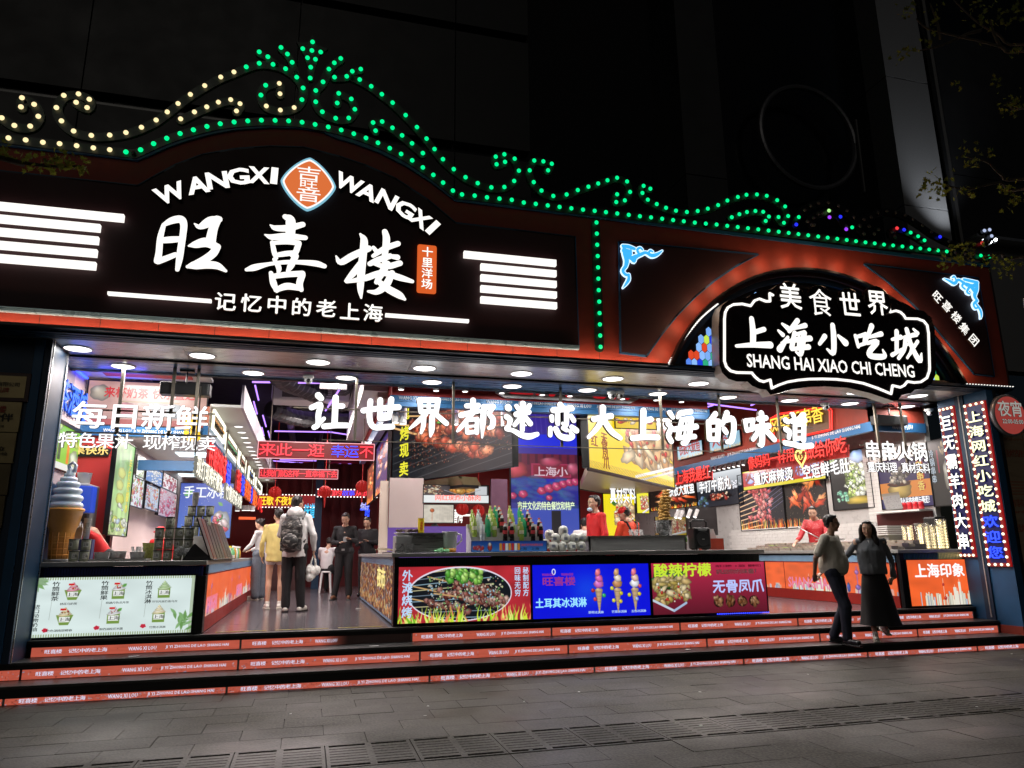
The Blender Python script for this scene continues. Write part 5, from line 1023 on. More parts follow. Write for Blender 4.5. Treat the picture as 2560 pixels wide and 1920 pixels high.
def pic_city(nm, w, h, seed, sh=False, st=.95):
 c = Cv(w, h, 'f2652e', seed); c.noise(.08, 9)
 if not sh:
  for i in range(46): x = c.r.uniform(w * .12, w * .98); hh = h * c.r.uniform(.1, .3); c.rect(x, h - hh, x + c.r.uniform(4, 9), h, ['e8e0c8', 'f0ead8', 'd8d8c8', 'b8c8d8'][i % 4]); c.line(x, h - hh, x, h, .7, '806850')
  c.line(w * .5, h * .42, w * .5, h, 2.5, 'f0b8a0'); c.ell(w * .5, h * .55, 4, 4, 'c83030'); c.ell(w * .51, h * .85, 5, 5, 'c83030')
  for x, t, ww in ((.64, .62, 12), (.72, .5, 9), (.68, .7, 8)): c.rect(w * x, h * t, w * x + ww, h, 'ece8d8'); c.line(w * x + ww / 2, h * (t - .06), w * x + ww / 2, h * t, 1.5, 'ece8d8')
 else:
  for i in range(26): x = c.r.uniform(0, w); hh = h * c.r.uniform(.05, .2) * (1.6 if x < w * .25 else 1); c.rect(x, h - hh, x + c.r.uniform(5, 12), h, ['e8a890', 'c8b8d0', 'd8d0c8', '7aa0c0'][i % 4], .8)
  c.line(w * .38, h * .12, w * .38, h, 3, 'a060b0'); c.ell(w * .38, h * .3, 7, 7, 'b070c8'); c.ell(w * .38, h * .8, 9, 8, '8868c0'); c.ell(w * .22, h * .82, 6, h * .16, '3858b8');
 return c
def pic_grid(nm, seed, pal, bg, w=120, h=160, n=160, r=(2, 9), st=.9): c = Cv(w, h, bg, seed); c.mess(n, (0, 0, w, h), r, pal, (1, 2)); return c.material(nm, st)
# ================================================================ counters
ctop = mat('counter top steel', (.34, .34, .33), .35, metal=.15, var=.2, scale=12, stretch=(.2, 4, 4)); ribd = mat('dark ribbed panel', (.01, .025, .03), .4); ribb = mat('blue ribbed panel', (.02, .03, .22), .4); ribt = mat('teal ribbed panel', (.08, .25, .32), .4)
def counter(label, name, x0, x1, y0, y1, zt, rib, side=None):
 root = empty(name, ((x0 + x1) / 2, y0, .54), label, 'counter')
 b = MB(); b.box(x0 + .03, y0 + .06, .54, x1 - .03, y1, zt - .2); b.build('body', blackm, root)
 b = MB(); b.box(x0 - .06, y0 - .03, zt - .055, x1 + .03, y1 + .05, zt); bevel(b.build('top', ctop, root), .006)
 b = MB(); b.box(x0 + .02, y0 + .045, zt - .19, x1 - .02, y0 + .07, zt - .06)
 for x in np.arange(x0 + .03, x1 - .03, .03): b.box(x, y0 + .03, zt - .19, x + .016, y0 + .045, zt - .06)
 b.build('ribbed_band', rib, root); return root
lc = counter('left counter with a lit bamboo drink menu on its front', 'left_counter', -3.08, -1.22, 9.85, 21, 1.40, ribb)
cc = counter('long centre counter with three lit food posters on its front', 'centre_counter', 1.12, 6.6, 9.85, 16.5, 1.465, ribd)
rc = counter('right counter with the orange skyline light box on its front', 'right_counter', 9.12, 10.68, 9.85, 19, 1.44, ribt)
def xpanel(parent, X, y0, y1, z0, z1, m, nm='light_panel'): return quad(nm, [Vector((X, y0, z0)), Vector((X, y1, z0)), Vector((X, y1, z1)), Vector((X, y0, z1))], m, parent)
lbs = dict(fm=blackm, depth=.06, fr=.018)
c = [Vector((-3.06, 9.84, .565)), Vector((-1.31, 9.84, .565)), Vector((-1.31, 9.84, 1.225)), Vector((-3.06, 9.84, 1.225))]
c[0].x = P('g', 155, 1105, Y=9.84).x; c[3].x = c[0].x
r1, _, _ = lightbox('menu_light_box', 'lit white menu of bamboo-cup drinks with a green bamboo border on the left counter', 'light box', c, pic_menu('bamboo menu print'), **lbs)
inkm = mat('menu ink', (.01, .012, .01), .6, var=0)
def vt(par, c, s_, a, b0, b1, w_, m, bold=.02):
 p = c[0] + (c[1] - c[0]) * a + (c[3] - c[0]) * b1 - VY * .003; q = c[0] + (c[1] - c[0]) * a + (c[3] - c[0]) * b0 - VY * .003; text('lettering', s_, p, q, w_, m, par, bold, .003, 0, vertical=True, res=1)
def ht(par, c, s_, a0, a1, b0, h_, m, bold=.02, off=.003, **k):
 p = c[0] + (c[1] - c[0]) * a0 + (c[3] - c[0]) * b0; q = c[0] + (c[1] - c[0]) * a1 + (c[3] - c[0]) * b0; n = (c[1] - c[0]).cross(VZ).normalized(); return text('lettering', s_, p + n * off, q + n * off, h_, m, par, bold, .003, 0, res=1, **k)
vt(r1, c, '竹筒鲜茶', .155, .60, .93, .08, inkm); vt(r1, c, '竹筒鲜果', .445, .60, .93, .08, inkm); vt(r1, c, '竹筒冰淇淋', .715, .52, .92, .075, inkm); vt(r1, c, '进口动物奶油', .06, .10, .55, .06, inkm)
for a0, a1, b0, s_ in ((.19, .29, .53, '桃花乌奶茶'), (.46, .60, .53, '荷塘月色龙井茶'), (.74, .90, .53, '节节开高竹香乌龙'), (.13, .28, .085, '竹色湖南碧螺春'), (.44, .58, .085, '醉西湖桂花米露'), (.74, .84, .09, '竹筒冰淇淋')): ht(r1, c, s_, a0, a1, b0, .026, inkm, .01)
for (a, b_) in ((.256, .71), (.529, .71), (.81, .71), (.225, .29), (.515, .29), (.79, .29)): ht(r1, c, '上海', a - .035, a + .04, b_ - .035, .042, inkm, .02)
sidebase = mat('red side skirting', (.30, .02, .015), .4)
def sidebox(par, X, y0, y1, n, sgn, z0=.72, z1=1.22):
 ys = np.linspace(y0, y1, n + 1);
 for i in range(n):
  m = pic_city('side skyline print %.1f %d' % (X, i), 200, 90, 30 + i + int(X), i % 3 != 1).material('side skyline %.1f %d' % (X, i), .9)
  a, b_ = (ys[i] + .01, ys[i + 1] - .01); pts = [Vector((X, a, z0)), Vector((X, b_, z0)), Vector((X, b_, z1)), Vector((X, a, z1))]
  if sgn < 0: pts = [pts[1], pts[0], pts[3], pts[2]]
  q = quad('side_light_panel', pts, m, par)
  if i % 3 == (0 if sgn > 0 else 1): text('lettering', 'SHANGHAI', pts[0] + (pts[1] - pts[0]) * .06 + VZ * .03, pts[0] + (pts[1] - pts[0]) * .9 + VZ * .03, .2, emi('skyline letters', lin('f08ab0')[:3], .9), q, .02, .002, .001, res=1)
 b = MB(); b.box(X - .002 * sgn, y0, .54, X - .03 * sgn, y1, z1 + .02); b.build('side_body', sidebase, par)
 b = MB(); b.box(X + .004 * sgn, y0, z1 + .02, X - .03 * sgn, y1, z1 + .13); b.build('side_blue_band', mat('pale blue apron', (.2, .34, .5), .4), par)
lc_s = lc
sidebox(lc, -1.195, 10.05, 20.8, 8, 1); sidebox(rc, 9.095, 9.95, 18.7, 6, -1)
firep = pic_grid('ember print', 14, ['c86a28', '8a3a18', 'f0a048', '3a1408', 'e8c878', '5a2010', 'b8b8c0'], '2a0e08', 160, 90, 420, (1.2, 5))
for i, (a, b_) in enumerate(((10.1, 11.6), (11.62, 13.1), (13.12, 14.6), (14.62, 16.3))): xp = quad('side_light_panel', [Vector((1.105, b_, .60)), Vector((1.105, a, .60)), Vector((1.105, a, 1.30)), Vector((1.105, b_, 1.30))], firep, cc)
text('lettering', '夜市', (1.1, 12.3, .95), (1.1, 11.0, .95), .3, emi('ember letters', (1, .85, .3), 1), cc, .03, .003);
b = MB(); b.box(1.108, 10.05, .56, 1.14, 16.3, 1.305); b.box(1.108, 10.05, 1.305, 1.14, 16.3, 1.41); b.build('side_body', mat('pale blue apron', (.2, .34, .5), .4), cc)
b = MB(); b.box(1.10, 9.86, .55, 1.155, 10.05, 1.41); b.build('corner_post', blackm, cc); b = MB(); b.box(-1.30, 9.86, .55, -1.19, 10.04, 1.22); b.build('corner_post', blackm, lc)
def fbox(x0, x1, m, lab, y=9.84, z0=.578, z1=1.285):
 c = [Vector((x0, y, z0)), Vector((x1, y, z0)), Vector((x1, y, z1)), Vector((x0, y, z1))]; r, _, _ = lightbox('light_box', lab, 'light box', c, m, blackm, .06, .012); return r, c
r2, c = fbox(1.155, 2.945, pic_oval('oval barbecue print'), 'red light box with an oval picture of grilled skewers on the centre counter')
pale = emi('pale blue print letters', lin('b8d8f8')[:3], 1.0, samp=False)
vt(r2, c, '外滩烧烤', .065, .08, .95, .14, pale, .04); vt(r2, c, '回味无穷', .90, .42, .97, .085, pale, .03); vt(r2, c, '秘制配方', .965, .42, .97, .08, pale, .03)
r3, c = fbox(2.975, 4.715, pic_cones('cone print'), 'bright blue light box with three ice cream cones on the centre counter')
ht(r3, c, '土耳其冰淇淋', .02, .45, .19, .13, emi('ice letters', lin('98e0ff')[:3], 1.1, samp=False), .05); redp = emi('purple red print', lin('a03890')[:3], .9, samp=False); ht(r3, c, '旺喜楼', .08, .36, .60, .12, redp, .04); ht(r3, c, 'WANGXI', .08, .18, .79, .035, redp, lat=True); ht(r3, c, 'WANGXI', .24, .34, .79, .035, redp, lat=True)
for a, s_ in ((.46, '草莓冰淇淋'), (.66, '芒果冰淇淋'), (.83, '五色冰淇淋')): ht(r3, c, s_, a, a + .13, .06, .035, pale, .01)
r4, c = fbox(4.745, 6.60, pic_lemonfeet('lemon chicken feet print'), 'dark pink light box with a tray of chicken feet on the centre counter', 9.82)
ht(r4, c, '酸辣柠檬', .02, .52, .72, .19, emi('lime print letters', lin('c8e838')[:3], 1.0, samp=False), .05); ht(r4, c, '无骨凤爪', .52, .98, .38, .19, emi('lilac print letters', lin('b8c8ff')[:3], 1.0, samp=False), .05); ht(r4, c, '挑战你的味蕾！', .56, .96, .76, .07, white, .02); ht(r4, c, '纯手工制作 0添加 酸辣可口', .56, .97, .90, .035, inkm, .01)
c = [P('z', 1205, 1085, Y=9.84), P('B', 342, 1320, Y=9.84), P('B', 330, 1065, Y=9.84), P('z', 1145, 610, Y=9.84)]; zz = (c[0].z + c[1].z) / 2; z2 = 1.275; c = [Vector((9.2, 9.84, zz)), Vector((10.55, 9.84, zz)), Vector((10.55, 9.84, z2)), Vector((9.2, 9.84, z2))]
r5, _, _ = lightbox('light_box', 'orange light box reading 上海印象 over a white skyline on the right counter', 'light box', c, pic_city('skyline front', 260, 130, 22).material('skyline front print', .95), blackm, .06, .012)
ht(r5, c, '上海印象', .1, .84, .60, .22, emi('skyline white letters', (1, .95, .95), 1.1, samp=False), .05)
b = MB(); b.box(9.10, 9.85, .545, 9.185, 9.92, 1.40); b.build('corner_post', blackm, rc)
# ================================================================ left stall signs
def poster(k, bl, br, tp, m, lab, cat='poster', depth=.05, fr=.015, name='lit_poster', **pl):
 c = corners(k, bl, br, tp, **pl); return lightbox(name, lab, cat, c, m, blackm, depth, fr)[0], c
pc = Cv(300, 110, 'f0b8a8', 41); pc.noise(.08)
for i, (x, cl) in enumerate(((95, 'd85868'), (135, 'f0b0a0'), (178, 'd8d0d8'), (215, 'd0e0e8'))): pc.ell(x, 62, 22, 10, cl, 0, .3); pc.rect(x - 18, 64, x + 18, 84, cl); pc.ell(x, 84, 18, 6, cl)
pc.ell(30, 30, 26, 20, 'e8d8b8'); pc.rect(80, 48, 230, 52, 'b89858', .7); pc.rect(0, 95, 300, 110, 'e05850')
Yb = 11.4
rp, c = poster('F', (300, 470), (1300, 490), (310, 100), pc.material('milk tea banner print', .6), 'pink milk tea banner reading 来杯奶茶 快乐直达 above the left stall', Y=Yb)
ht(rp, c, '来杯奶茶', .13, .50, .62, .16, emi('banner red letters', lin('d83030')[:3], .95), .05); ht(rp, c, '快乐直达', .53, .90, .62, .16, emi('banner red letters', lin('d83030')[:3], .95), .05)
z_ = c[0].z; b = MB(); b.box(-3.2, Yb - .02, z_ - .16, -1.5, Yb + .08, z_ - .02); ob = b.build('header_band', blueband); tag(ob, 'blue lettered band beneath the pink milk tea banner', 'shop header'); text('lettering', 'WANG XI LOU  JI YI ZHONG DE LAO SHANG HAI', (-2.9, Yb - .022, z_ - .12), (-1.7, Yb - .022, z_ - .12), .06, lt, ob, .01, .004, .001, res=1)
b = MB(); b.box(-3.2, Yb + .02, .54, -2.72, Yb + .12, z_ - .16); rwl = b.build('partition', redwall); tag(rwl, 'red partition wall behind the ice cream machine', 'wall'); b = MB(); b.box(-2.72, Yb, .54, -2.66, Yb + .14, z_ - .16); tag(b.build('door_post', blackm), 'black post at the end of the red partition', 'post')
c3_ = P('F', 310, 685, Y=Yb); gf = empty('graffiti_sign', c3_, 'small graffiti style sign with white and gold characters on the red partition', 'sign'); b = MB(); b.prism([c3_ + Vector((a * .33, 0, z * .09)) for a, z in ((-1, -.3), (-.9, .8), (-.3, .6), (0, .9), (.5, .7), (1, .3), (.9, -.8), (.2, -.9), (-.5, -1))], (0, .015, 0)); b.build('cutout', black, gf); text('lettering', '水果快乐', c3_ + Vector((-.3, -.002, -.06)), c3_ + Vector((.3, -.002, -.06)), .13, mat('gold paint', (.8, .6, .2), .5), gf, .05, .006)
gp = pic_veg('g', 42, '8ccf3c', ['f0f8e0', 'c8e860', 'd8f0a0'], 180, 150, 14, (.1, .1, .9, .4)); gp.rect(45, 55, 62, 120, '285838'); gp.rect(100, 45, 116, 125, 'f08820'); gp.ell(150, 110, 30, 36, 'd8e8c0'); gp.rect(0, 128, 180, 150, 'e8f0e8')
poster('F', (0, 790), (232, 905), (40, 400), gp.material('juice poster print', .95), 'green and white fruit juice poster on the left wall under the blue neon', X=-3.19)
nb = empty('neon_sign', P('F', 160, 330, X=-3.18), 'blue neon characters 茶酒馆 high on the left wall', 'neon sign'); ytext('lettering', '茶酒馆', 'F', 45, 330, 300, 470, .42, emi('deep blue neon', (.01, .12, 1), 2.4), nb, -3.185, bold=.03, depth=.03)
b = MB(); b.box(-3.19, 10.3, 3.15, -3.17, 11.35, 3.2); b.build('rail', black, nb)
b = MB(); b.box(-3.19, 10.72, 3.93, -3.15, 11.3, 3.95); tag(b.build('neon_strip', emi('blue cove light', (.02, .05, 1), 6)), 'blue light strip in the corner of the left stall ceiling', 'light strip')
sign_gold = emi('yellow neon', (1, .62, .03), 1.6); g2 = empty('neon_sign', P('F', 1190, 540, X=-1.75), 'yellow neon characters behind the word 卖', 'neon sign'); text('lettering', '美食城', P('F', 1120, 620, Y=11.3), P('F', 1265, 620, Y=11.3), .4, sign_gold, g2, .05, .03)
lm = Cv(130, 380, '9ac86a', 43); lm.grad('7ab868', 'c8e0a0'); lm.noise(.2);
for (x, y, r_) in ((55, 130, 26), (50, 180, 24), (60, 235, 28), (95, 330, 24), (40, 320, 18)): lm.ell(x, y, r_, r_ * .9, 'c8d048', 0, .25); lm.ell(x, y, r_ * .8, r_ * .7, 'dce870', 0, .1, .8, 0)
lm.rect(100, 20, 104, 360, 'e8f0c0', .6); lm.mess(30, (0, 260, 130, 380), (4, 14), ['e8f0e0', '7ab050', 'c8e0f0']); lm.ell(60, 150, 34, 70, 'e8f0e0', 0, 0, .25, 0)
rg, c = poster('F', (492, 1330), (640, 1440), (560, 560), lm.material('lemon poster print', .9), 'tall green iced lemon tea poster facing the corridor behind the left counter', X=-2.62)
p, q = P('F', 690, 760, X=-2.6), P('F', 650, 1210, X=-2.6); q.y = p.y; q.x = p.x; vt_ = text('lettering', '手打柠檬水', p, q, .17, emi('gold print', (.9, .8, .1), .9), rg, .02, .004, 0, vertical=True, u=VY)
for i, (bl, br, tp, bg, pal, lab, X_) in enumerate((((722, 905), (790, 930), (728, 715), 'f0f4ec', ['7ab848', '98c868'], 'white poster with green writing above the fruit poster', -3.0), ((678, 1130), (775, 1170), (720, 890), 'e8f0f4', ['e04848', 'f0c040', '78b858', 'd05890', 'f08838'], 'poster of mixed fruit bowls on the far left wall', -3.0), ((805, 925), (940, 990), (820, 800), '2a80d0', ['f0f4f8', 'e8f0f8'], 'blue poster with white lantern shapes on the far left wall', -3.0), ((945, 990), (1062, 1040), (950, 860), 'f4f0f0', ['c82838', 'b83040'], 'white and red poster with round red characters on the far left wall', -3.0),
  ((795, 1150), (905, 1200), (815, 960), 'b8c8d8', ['d84838', 'f0b060', 'e8e0d8', 'c83040', '885838'], 'poster of fruit teas in tall glasses on the far left wall', -3.0), ((910, 1200), (1050, 1270), (920, 985), 'c0a8b0', ['d83048', 'f0d8d8', 'b82030', 'e86078'], 'poster of strawberry drinks on the far left wall', -3.0))):
 poster('F', bl, br, tp, pic_veg('v%d' % i, 50 + i, bg, pal, 140, 140, 60, (.05, .05, .95, .95), big=(3, 9)).material('left wall print %d' % i, .85), lab, X=X_)
bp_ = Cv(260, 260, '2858b8', 60); bp_.grad('2a50b8', '4a78d0'); bp_.mess(90, (0, 0, 260, 260), (.6, 1.6), ['e8f0ff'], hl=0); bp_.ell(210, 190, 46, 60, 'd8e0e8'); bp_.mess(16, (180, 150, 235, 225), (6, 16), ['e05060', 'f08090', '58a848', 'f0d8d8']); bp_.leaf(20, 60, 50, -.6, '58b848', .3); bp_.leaf(190, 90, 30, .6, '68b858', .3)
rb, c = poster('F', (1065, 1400), (1505, 1420), (1085, 955), bp_.material('blue ice print', .9), 'large blue iced drink poster at the end of the left stalls', Y=18.4)
ht(rb, c, '手工冰粉', .05, .95, .72, .28, emi('ice white print', (.9, .95, 1), 1), .03)
b = MB(); p = P('F', 800, 790, Y=14.2); b.box(-3.0, 14.2, p.z - .12, -1.6, 14.3, p.z + .06); tag(b.build('header_band', teal), 'blue crossbeam between the left stalls', 'beam')
pl = emi('ceiling panel light', (.75, .92, 1), 2.2)
for i, (pts_, lab) in enumerate((((1130, 710), 'nearer square ceiling light panel over the left stalls'), ((1100, 880), 'farther square ceiling light panel over the left stalls'))):
 p = P('F', pts_[0] + 80, pts_[1] + 10, Z=3.44); b = MB(); b.box(p.x - .3, p.y - .3, 3.43, p.x + .3, p.y + .3, 3.449); tag(b.build('panel_light', pl), lab, 'ceiling light')
# row of framed neon signs on the beam, and the neon words under it
fcol = [((.9, .35, .05), 'orange', '特色美味'), ((.05, .55, .2), 'green', '健康饮品'), ((.95, .15, .12), 'red', '上海名小吃'), ((.1, .3, .9), 'blue', '网红甜品'), ((.6, .7, .5), 'pale', '茶饮')]
framel = emi('sign frame tube', (1, 1, .8), 1.6)
fx = [((195, 500), (205, 715), (320, 690), (310, 870)), ((338, 745), (338, 925), (455, 930), (455, 1072)), ((470, 940), (472, 1080), (538, 1045), (538, 1180)), ((575, 1100), (572, 1215), (628, 1175), (622, 1300)), ((650, 1225), (645, 1305), (710, 1300), (708, 1395))]
for (col_, cn, s_), (tl_, bl_, tr_, br_) in zip(fcol, fx):
 X_ = -1.46; a, b0, c0_, d0 = [P('h', *q, X=X_) for q in (tl_, bl_, tr_, br_)]; y0, y1 = (a.y + b0.y) / 2, (c0_.y + d0.y) / 2; z0, z1 = (b0.z + d0.z) / 2, (a.z + c0_.z) / 2
 o = empty('framed_neon_sign', (X_, y0, z0), '%s neon words in a white tube frame on the left beam' % cn, 'neon sign', 'framed neon signs along the left beam')
 b = MB()
 for (ya, za, yb, zb_) in ((y0, z1, y1, z1), (y0, z0, y1, z0), (y0, z0, y0, z1), (y1, z0, y1, z1)): b.tube([(X_ + .03, ya, za), (X_ + .03, yb, zb_)], .022, 6)
 b.build('tube_frame', framel, o); text('lettering', s_, (X_, y0 + .06, z0 + .12), (X_, y1 - .06, z0 + .12), (z1 - z0) - .22, emi('sign %s letters' % cn, col_, 1.5), o, .04, .04)
 b = MB(); b.box(X_ - .01, y0 + .02, z0 + .02, X_, y1 - .02, z1 - .02); b.build('back', mat('sign back', (.25, .22, .12), .5), o)
def underneon(segs, X_, zk, lab, h0):
 o = empty('neon_words', (X_, segs[0][1], 2.8), lab, 'neon sign', 'hanging neon words along the left counter')
 for (m_, y0, y1, z0, h_, s_) in segs: text('lettering', s_, (X_, y0, z0), (X_, y1, z0), h_, m_, o, .045, .04)
 for (m_, y0, y1, z0, h_, s_) in segs: b = MB(); b.tube([(X_, y0 + .1, z0 + h_), (X_, y0 + .1, 3.5)], .01, 5); b.build('hanger', rail, o)
zz = lambda x, y, X_=-1.4: P('h', x, y, X=X_)
a, b_ = zz(140, 1000), zz(320, 1280); z0 = zz(230, 1180).z
underneon([(redl, a.y, b_.y, z0 - .06, .42, '好喝的奶茶'), (bluel, b_.y + .02, zz(372, 1250).y, z0 - .06, .42, '铺')], -1.4, 0, 'tall red and blue neon words hanging below the near end of the left beam', .4)
a, b_ = zz(440, 1320), zz(480, 1370); z0 = zz(460, 1370).z
underneon([(redl, zz(440, 1300).y, zz(485, 1330).y, z0, .40, '甜品'), (bluel, zz(487, 1330).y, zz(520, 1380).y, z0, .40, '站'), (emi('orange red neon', (1, .12, .02), 1.8), zz(525, 1380).y, zz(590, 1420).y, z0, .40, '果茶店'), (bluel, zz(592, 1400).y, zz(612, 1400).y, z0, .4, '冰'), (MT['orange red neon'], zz(615, 1400).y, zz(665, 1400).y, z0, .4, '糖水'), (redl, zz(668, 1400).y, zz(725, 1400).y, z0, .4, '小吃')], -1.4, 0, 'red, blue and orange neon words hanging below the far end of the left beam', .4)
wn_ = emi('warm white neon', (1, .97, .8), 1.4)
for (x0, y0, x1, y1, s_, lab) in ((0, 1190, 275, 1400, '现打现榨柠檬茶', 'lower row of white neon words nearest the entrance'), (315, 1440, 490, 1550, '竹筒奶茶冰粉', 'lower row of white neon words farther back')):
 X_ = -1.38; a, b_ = P('h', x0, y0, X=X_), P('h', x1, y1, X=X_); zm = (P('h', x0, y0, X=X_).z + P('h', x1, y1, X=X_).z) / 2; o = empty('neon_words', (X_, a.y, zm), lab, 'neon sign', 'hanging neon words along the left counter'); text('lettering', s_, (X_, a.y, zm), (X_, b_.y, zm), .26, wn_, o, .05, .04)
 b = MB(); b.tube([(X_, a.y + .1, zm + .26), (X_, a.y + .1, 3.5)], .01, 5); b.build('hanger', rail, o)
for i in range(16):
 y = 13.0 + i * .62; downlight(-1.25, y, 3.6, 'one of the small recessed lights in the row along the corridor soffit', 'recessed lights along the corridor soffit', .075)
# ================================================================ corridor neon boards
brd = emi('dark red board glow', (.30, .01, .012), .8); nred = emi('neon red outline', (1, .04, .06), 2.2)
def nboard(label, x0, x1, y, z0, z1, parts, outline=True, bulbs=False):
 o = empty('neon_board', ((x0 + x1) / 2, y, z0), label, 'neon sign')
 b = MB(); b.box(x0, y, z0, x1, y + .05, z1); bevel(b.build('board', brd, o), .03, 2)
 W = x1 - x0
 for s_, a, b_, m_ in parts: text('lettering', s_, (x0 + W * a, y, z0 + (z1 - z0) * .14), (x0 + W * b_, y, z0 + (z1 - z0) * .14), (z1 - z0) * .72, m_, o, .0 if outline else .03, .02)
 b = MB(); e = .012
 if not bulbs:
  for (xa, za, xb, zb_) in ((x0, z0, x1, z0), (x0, z1, x1, z1), (x0, z0, x0, z1), (x1, z0, x1, z1)): b.tube([(xa, y - .01, za), (xb, y - .01, zb_)], .008, 5)
  b.build('tube_border', emi('pink border tube', (1, .45, .5), 1.1), o)
 else:
  for x in np.arange(x0, x1, .09):
   for z in (z0, z1): b.box(x, y - .02, z - .015, x + .035, y, z + .015)
  tag(b.build('border_bulbs', emi('border bulb', (1, .9, .85), 2), o), kind='stuff')
 for x in (x0 + .2, x1 - .2): b = MB(); b.tube([(x, y + .02, z1), (x, y + .02, 4.9)], .01, 5); b.build('hanger', rail, o)
p = P('h', 690, 840, Y=14); q = P('h', 690, 1015, Y=14)
nboard('red neon board reading 来此一逛 幸运不, nearest over the corridor', p.x, 1.12, 14, q.z, p.z, [('来此一逛', .01, .56, nred), ('幸运', .62, .86, bluel), ('不', .87, .99, nred)])
p = P('h', 700, 1125, Y=17.5); q = P('h', 1510, 1235, Y=17.5); nboard('red neon board reading 让我们就这样一直幸福下去, the middle one over the corridor', p.x, q.x, 17.5, q.z, p.z, [('让我们就这样一直幸福下去', .01, .99, nred)])
p = P('h', 1300, 1340, Y=21); q = P('h', 1810, 1422, Y=21); nboard('farthest red board with blue characters 故事 edged with bulbs', p.x, q.x + .3, 21, q.z, p.z, [('我们的', .01, .4, nred), ('故事', .41, .62, bluel), ('从此', .63, .85, nred)], bulbs=True)
p = P('h', 700, 1395, Y=22.5); q = P('h', 1310, 1530, Y=22.5); nboard('dark red board with yellow characters and bulb border behind the customers', p.x, q.x, 22.5, q.z, p.z, [('旺歌不夜城', .0, .6, sign_gold)], False, True)
cy = empty('cyan_neon', P('i', 1215, 370, Y=22), 'cyan neon characters at the back of the corridor', 'neon sign'); text('lettering', '味道', P('i', 1160, 400, Y=22), P('i', 1270, 400, Y=22), .42, cyanl, cy, .03, .02)
cy = empty('blue_neon', P('i', 1790, 350, Y=22), 'blue neon characters behind the men at the back', 'neon sign'); text('lettering', '一路', P('i', 1740, 385, Y=22), P('i', 1840, 385, Y=22), .42, bluel, cy, .03, .02); text('lettering', '你好', P('i', 1745, 315, Y=22), P('i', 1835, 315, Y=22), .22, emi('lilac neon', (.5, .5, 1), 1.5), cy, .03, .02)
rt = mat('dark red drape', (.11, .008, .01), .7, var=.3, scale=3)
b = MB(); N_ = 60
for i in range(N_): x = -1.0 + 3.0 * i / N_; b.box(x, 23 + .06 * math.sin(i * 1.1), .54, x + .051, 23.1 + .06 * math.sin(i * 1.1), 4.2)
tag(b.build('curtain', rt), 'dark red draped curtain closing the back of the corridor', 'curtain')
b = MB(); x_ = P('i', 1310, 300, Y=21.5).x; b.box(x_ - .1, 21.5, .54, x_ + .1, 21.6, 4.2); tag(b.build('blue_post', tealdark), 'dark blue post at the back of the corridor', 'post')
orr = emi('orange red glow', (1, .13, .04), 1.2); b = MB(); p, q = P('i', 485, 395, Y=20.5), P('i', 660, 398, Y=20.5); b.tube([p, q], .035, 6); tag(b.build('neon_tube', orr), 'short orange neon tube behind the customers', 'neon sign')
lan = mat('red lantern', (.4, .02, .02), .5, em=(.6, .03, .02), es=.25)
for (x, y, Y_, lab) in ((860, 1370, 20, 'left red paper lantern above the corridor'), (1380, 1365, 19, 'middle red paper lantern above the corridor'), (1765, 1310, 18.5, 'right red lantern cluster above the corridor')):
 p = P('h', x, y, Y=Y_); o = empty('lantern', p, lab, 'lantern', 'red lanterns hanging over the corridor'); b = MB()
 for k in range(10): a = 2 * math.pi * k / 10; b.ell(p, (.16, .05, .15), Matrix.Rotation(a, 3, 'Z'), 8, 8)
 b.build('shade', lan, o); b = MB(); b.cyl(p + VZ * .15, Vector((p.x, p.y, 4.9)), .008, n=5); b.cyl(p - VZ * .15, p - VZ * .4, .03, .01, n=6); b.build('tassel', lan, o)
for i, (x, y) in enumerate(((470, 310), (540, 305), (585, 305), (628, 308))): cyllamp(P('i', x, y + 10, Y=19.5), 'small hanging lamp at the far end of the left counter, %s of four' % od[i], 'lamps at the far end of the left counter', L=.12, r=.06)
# ================================================================ centre stall
Zs = 2.79; A_, B_ = P('j', 200, 1030, Z=Zs), P('j', 1200, 880, Z=Zs)
tz_ = 4.25
skm_ = pic_skewers('skewer poster print')
rs_, rr_, nn_ = lightbox('skewer_poster', 'large black lit poster of glazed meat skewers on a grill hanging over the counter', 'light box', [A_, B_, Vector((B_.x, B_.y, tz_)), Vector((A_.x, A_.y, tz_))], skm_, blackm, .12, .02)
cS = [A_, B_, Vector((B_.x, B_.y, tz_)), Vector((A_.x, A_.y, tz_))]
yel_ = emi('yellow print letters', (.9, .85, .05), 1.0, samp=False)
for i, (ch, y) in enumerate(zip('现烤现卖', (445, 610, 750, 905))):
 a = .115; p = A_ + (B_ - A_) * a; zc = P('j', 315, y, Y=p.y).z; r_ = (B_ - A_).normalized(); text('lettering', ch, p - r_ * .17 + VZ * (zc - p.z - .14), p + r_ * .17 + VZ * (zc - p.z - .14), .28, yel_, rs_, .04, .004, .002)
Bh = A_.lerp(B_, .6); hood = empty('extractor_hood', ((A_.x + B_.x) / 2, A_.y, Zs), 'steel extractor hood under the skewer poster', 'hood'); nin = -nn_
b = MB(); b.prism([A_ - VZ * .03, Bh - VZ * .03, Bh - VZ * .17 + nin * .1, A_ - VZ * .17 + nin * .1], nin * .4); b.build('hood_body', mat('tarnished brass steel', (.22, .18, .10), .35, metal=.7, var=.3, scale=4), hood)
b = MB(); b.prism([A_ - VZ * .17 + nin * .1, Bh - VZ * .17 + nin * .1, Bh - VZ * .22 + nin * .1, A_ - VZ * .25 + nin * .1], nin * .35); b.build('hood_filter', blackm, hood)
poster('j', (60, 1125), (160, 1065), (165, 600), pic_bbq('corridor meat print', 71, 120, 240, '3a2a60', pal=('e08060', 'c84830', 'f0b8a0', 'a03020', 'd8a8c8')), 'tall narrow purple and orange meat poster facing the corridor', X=1.30)
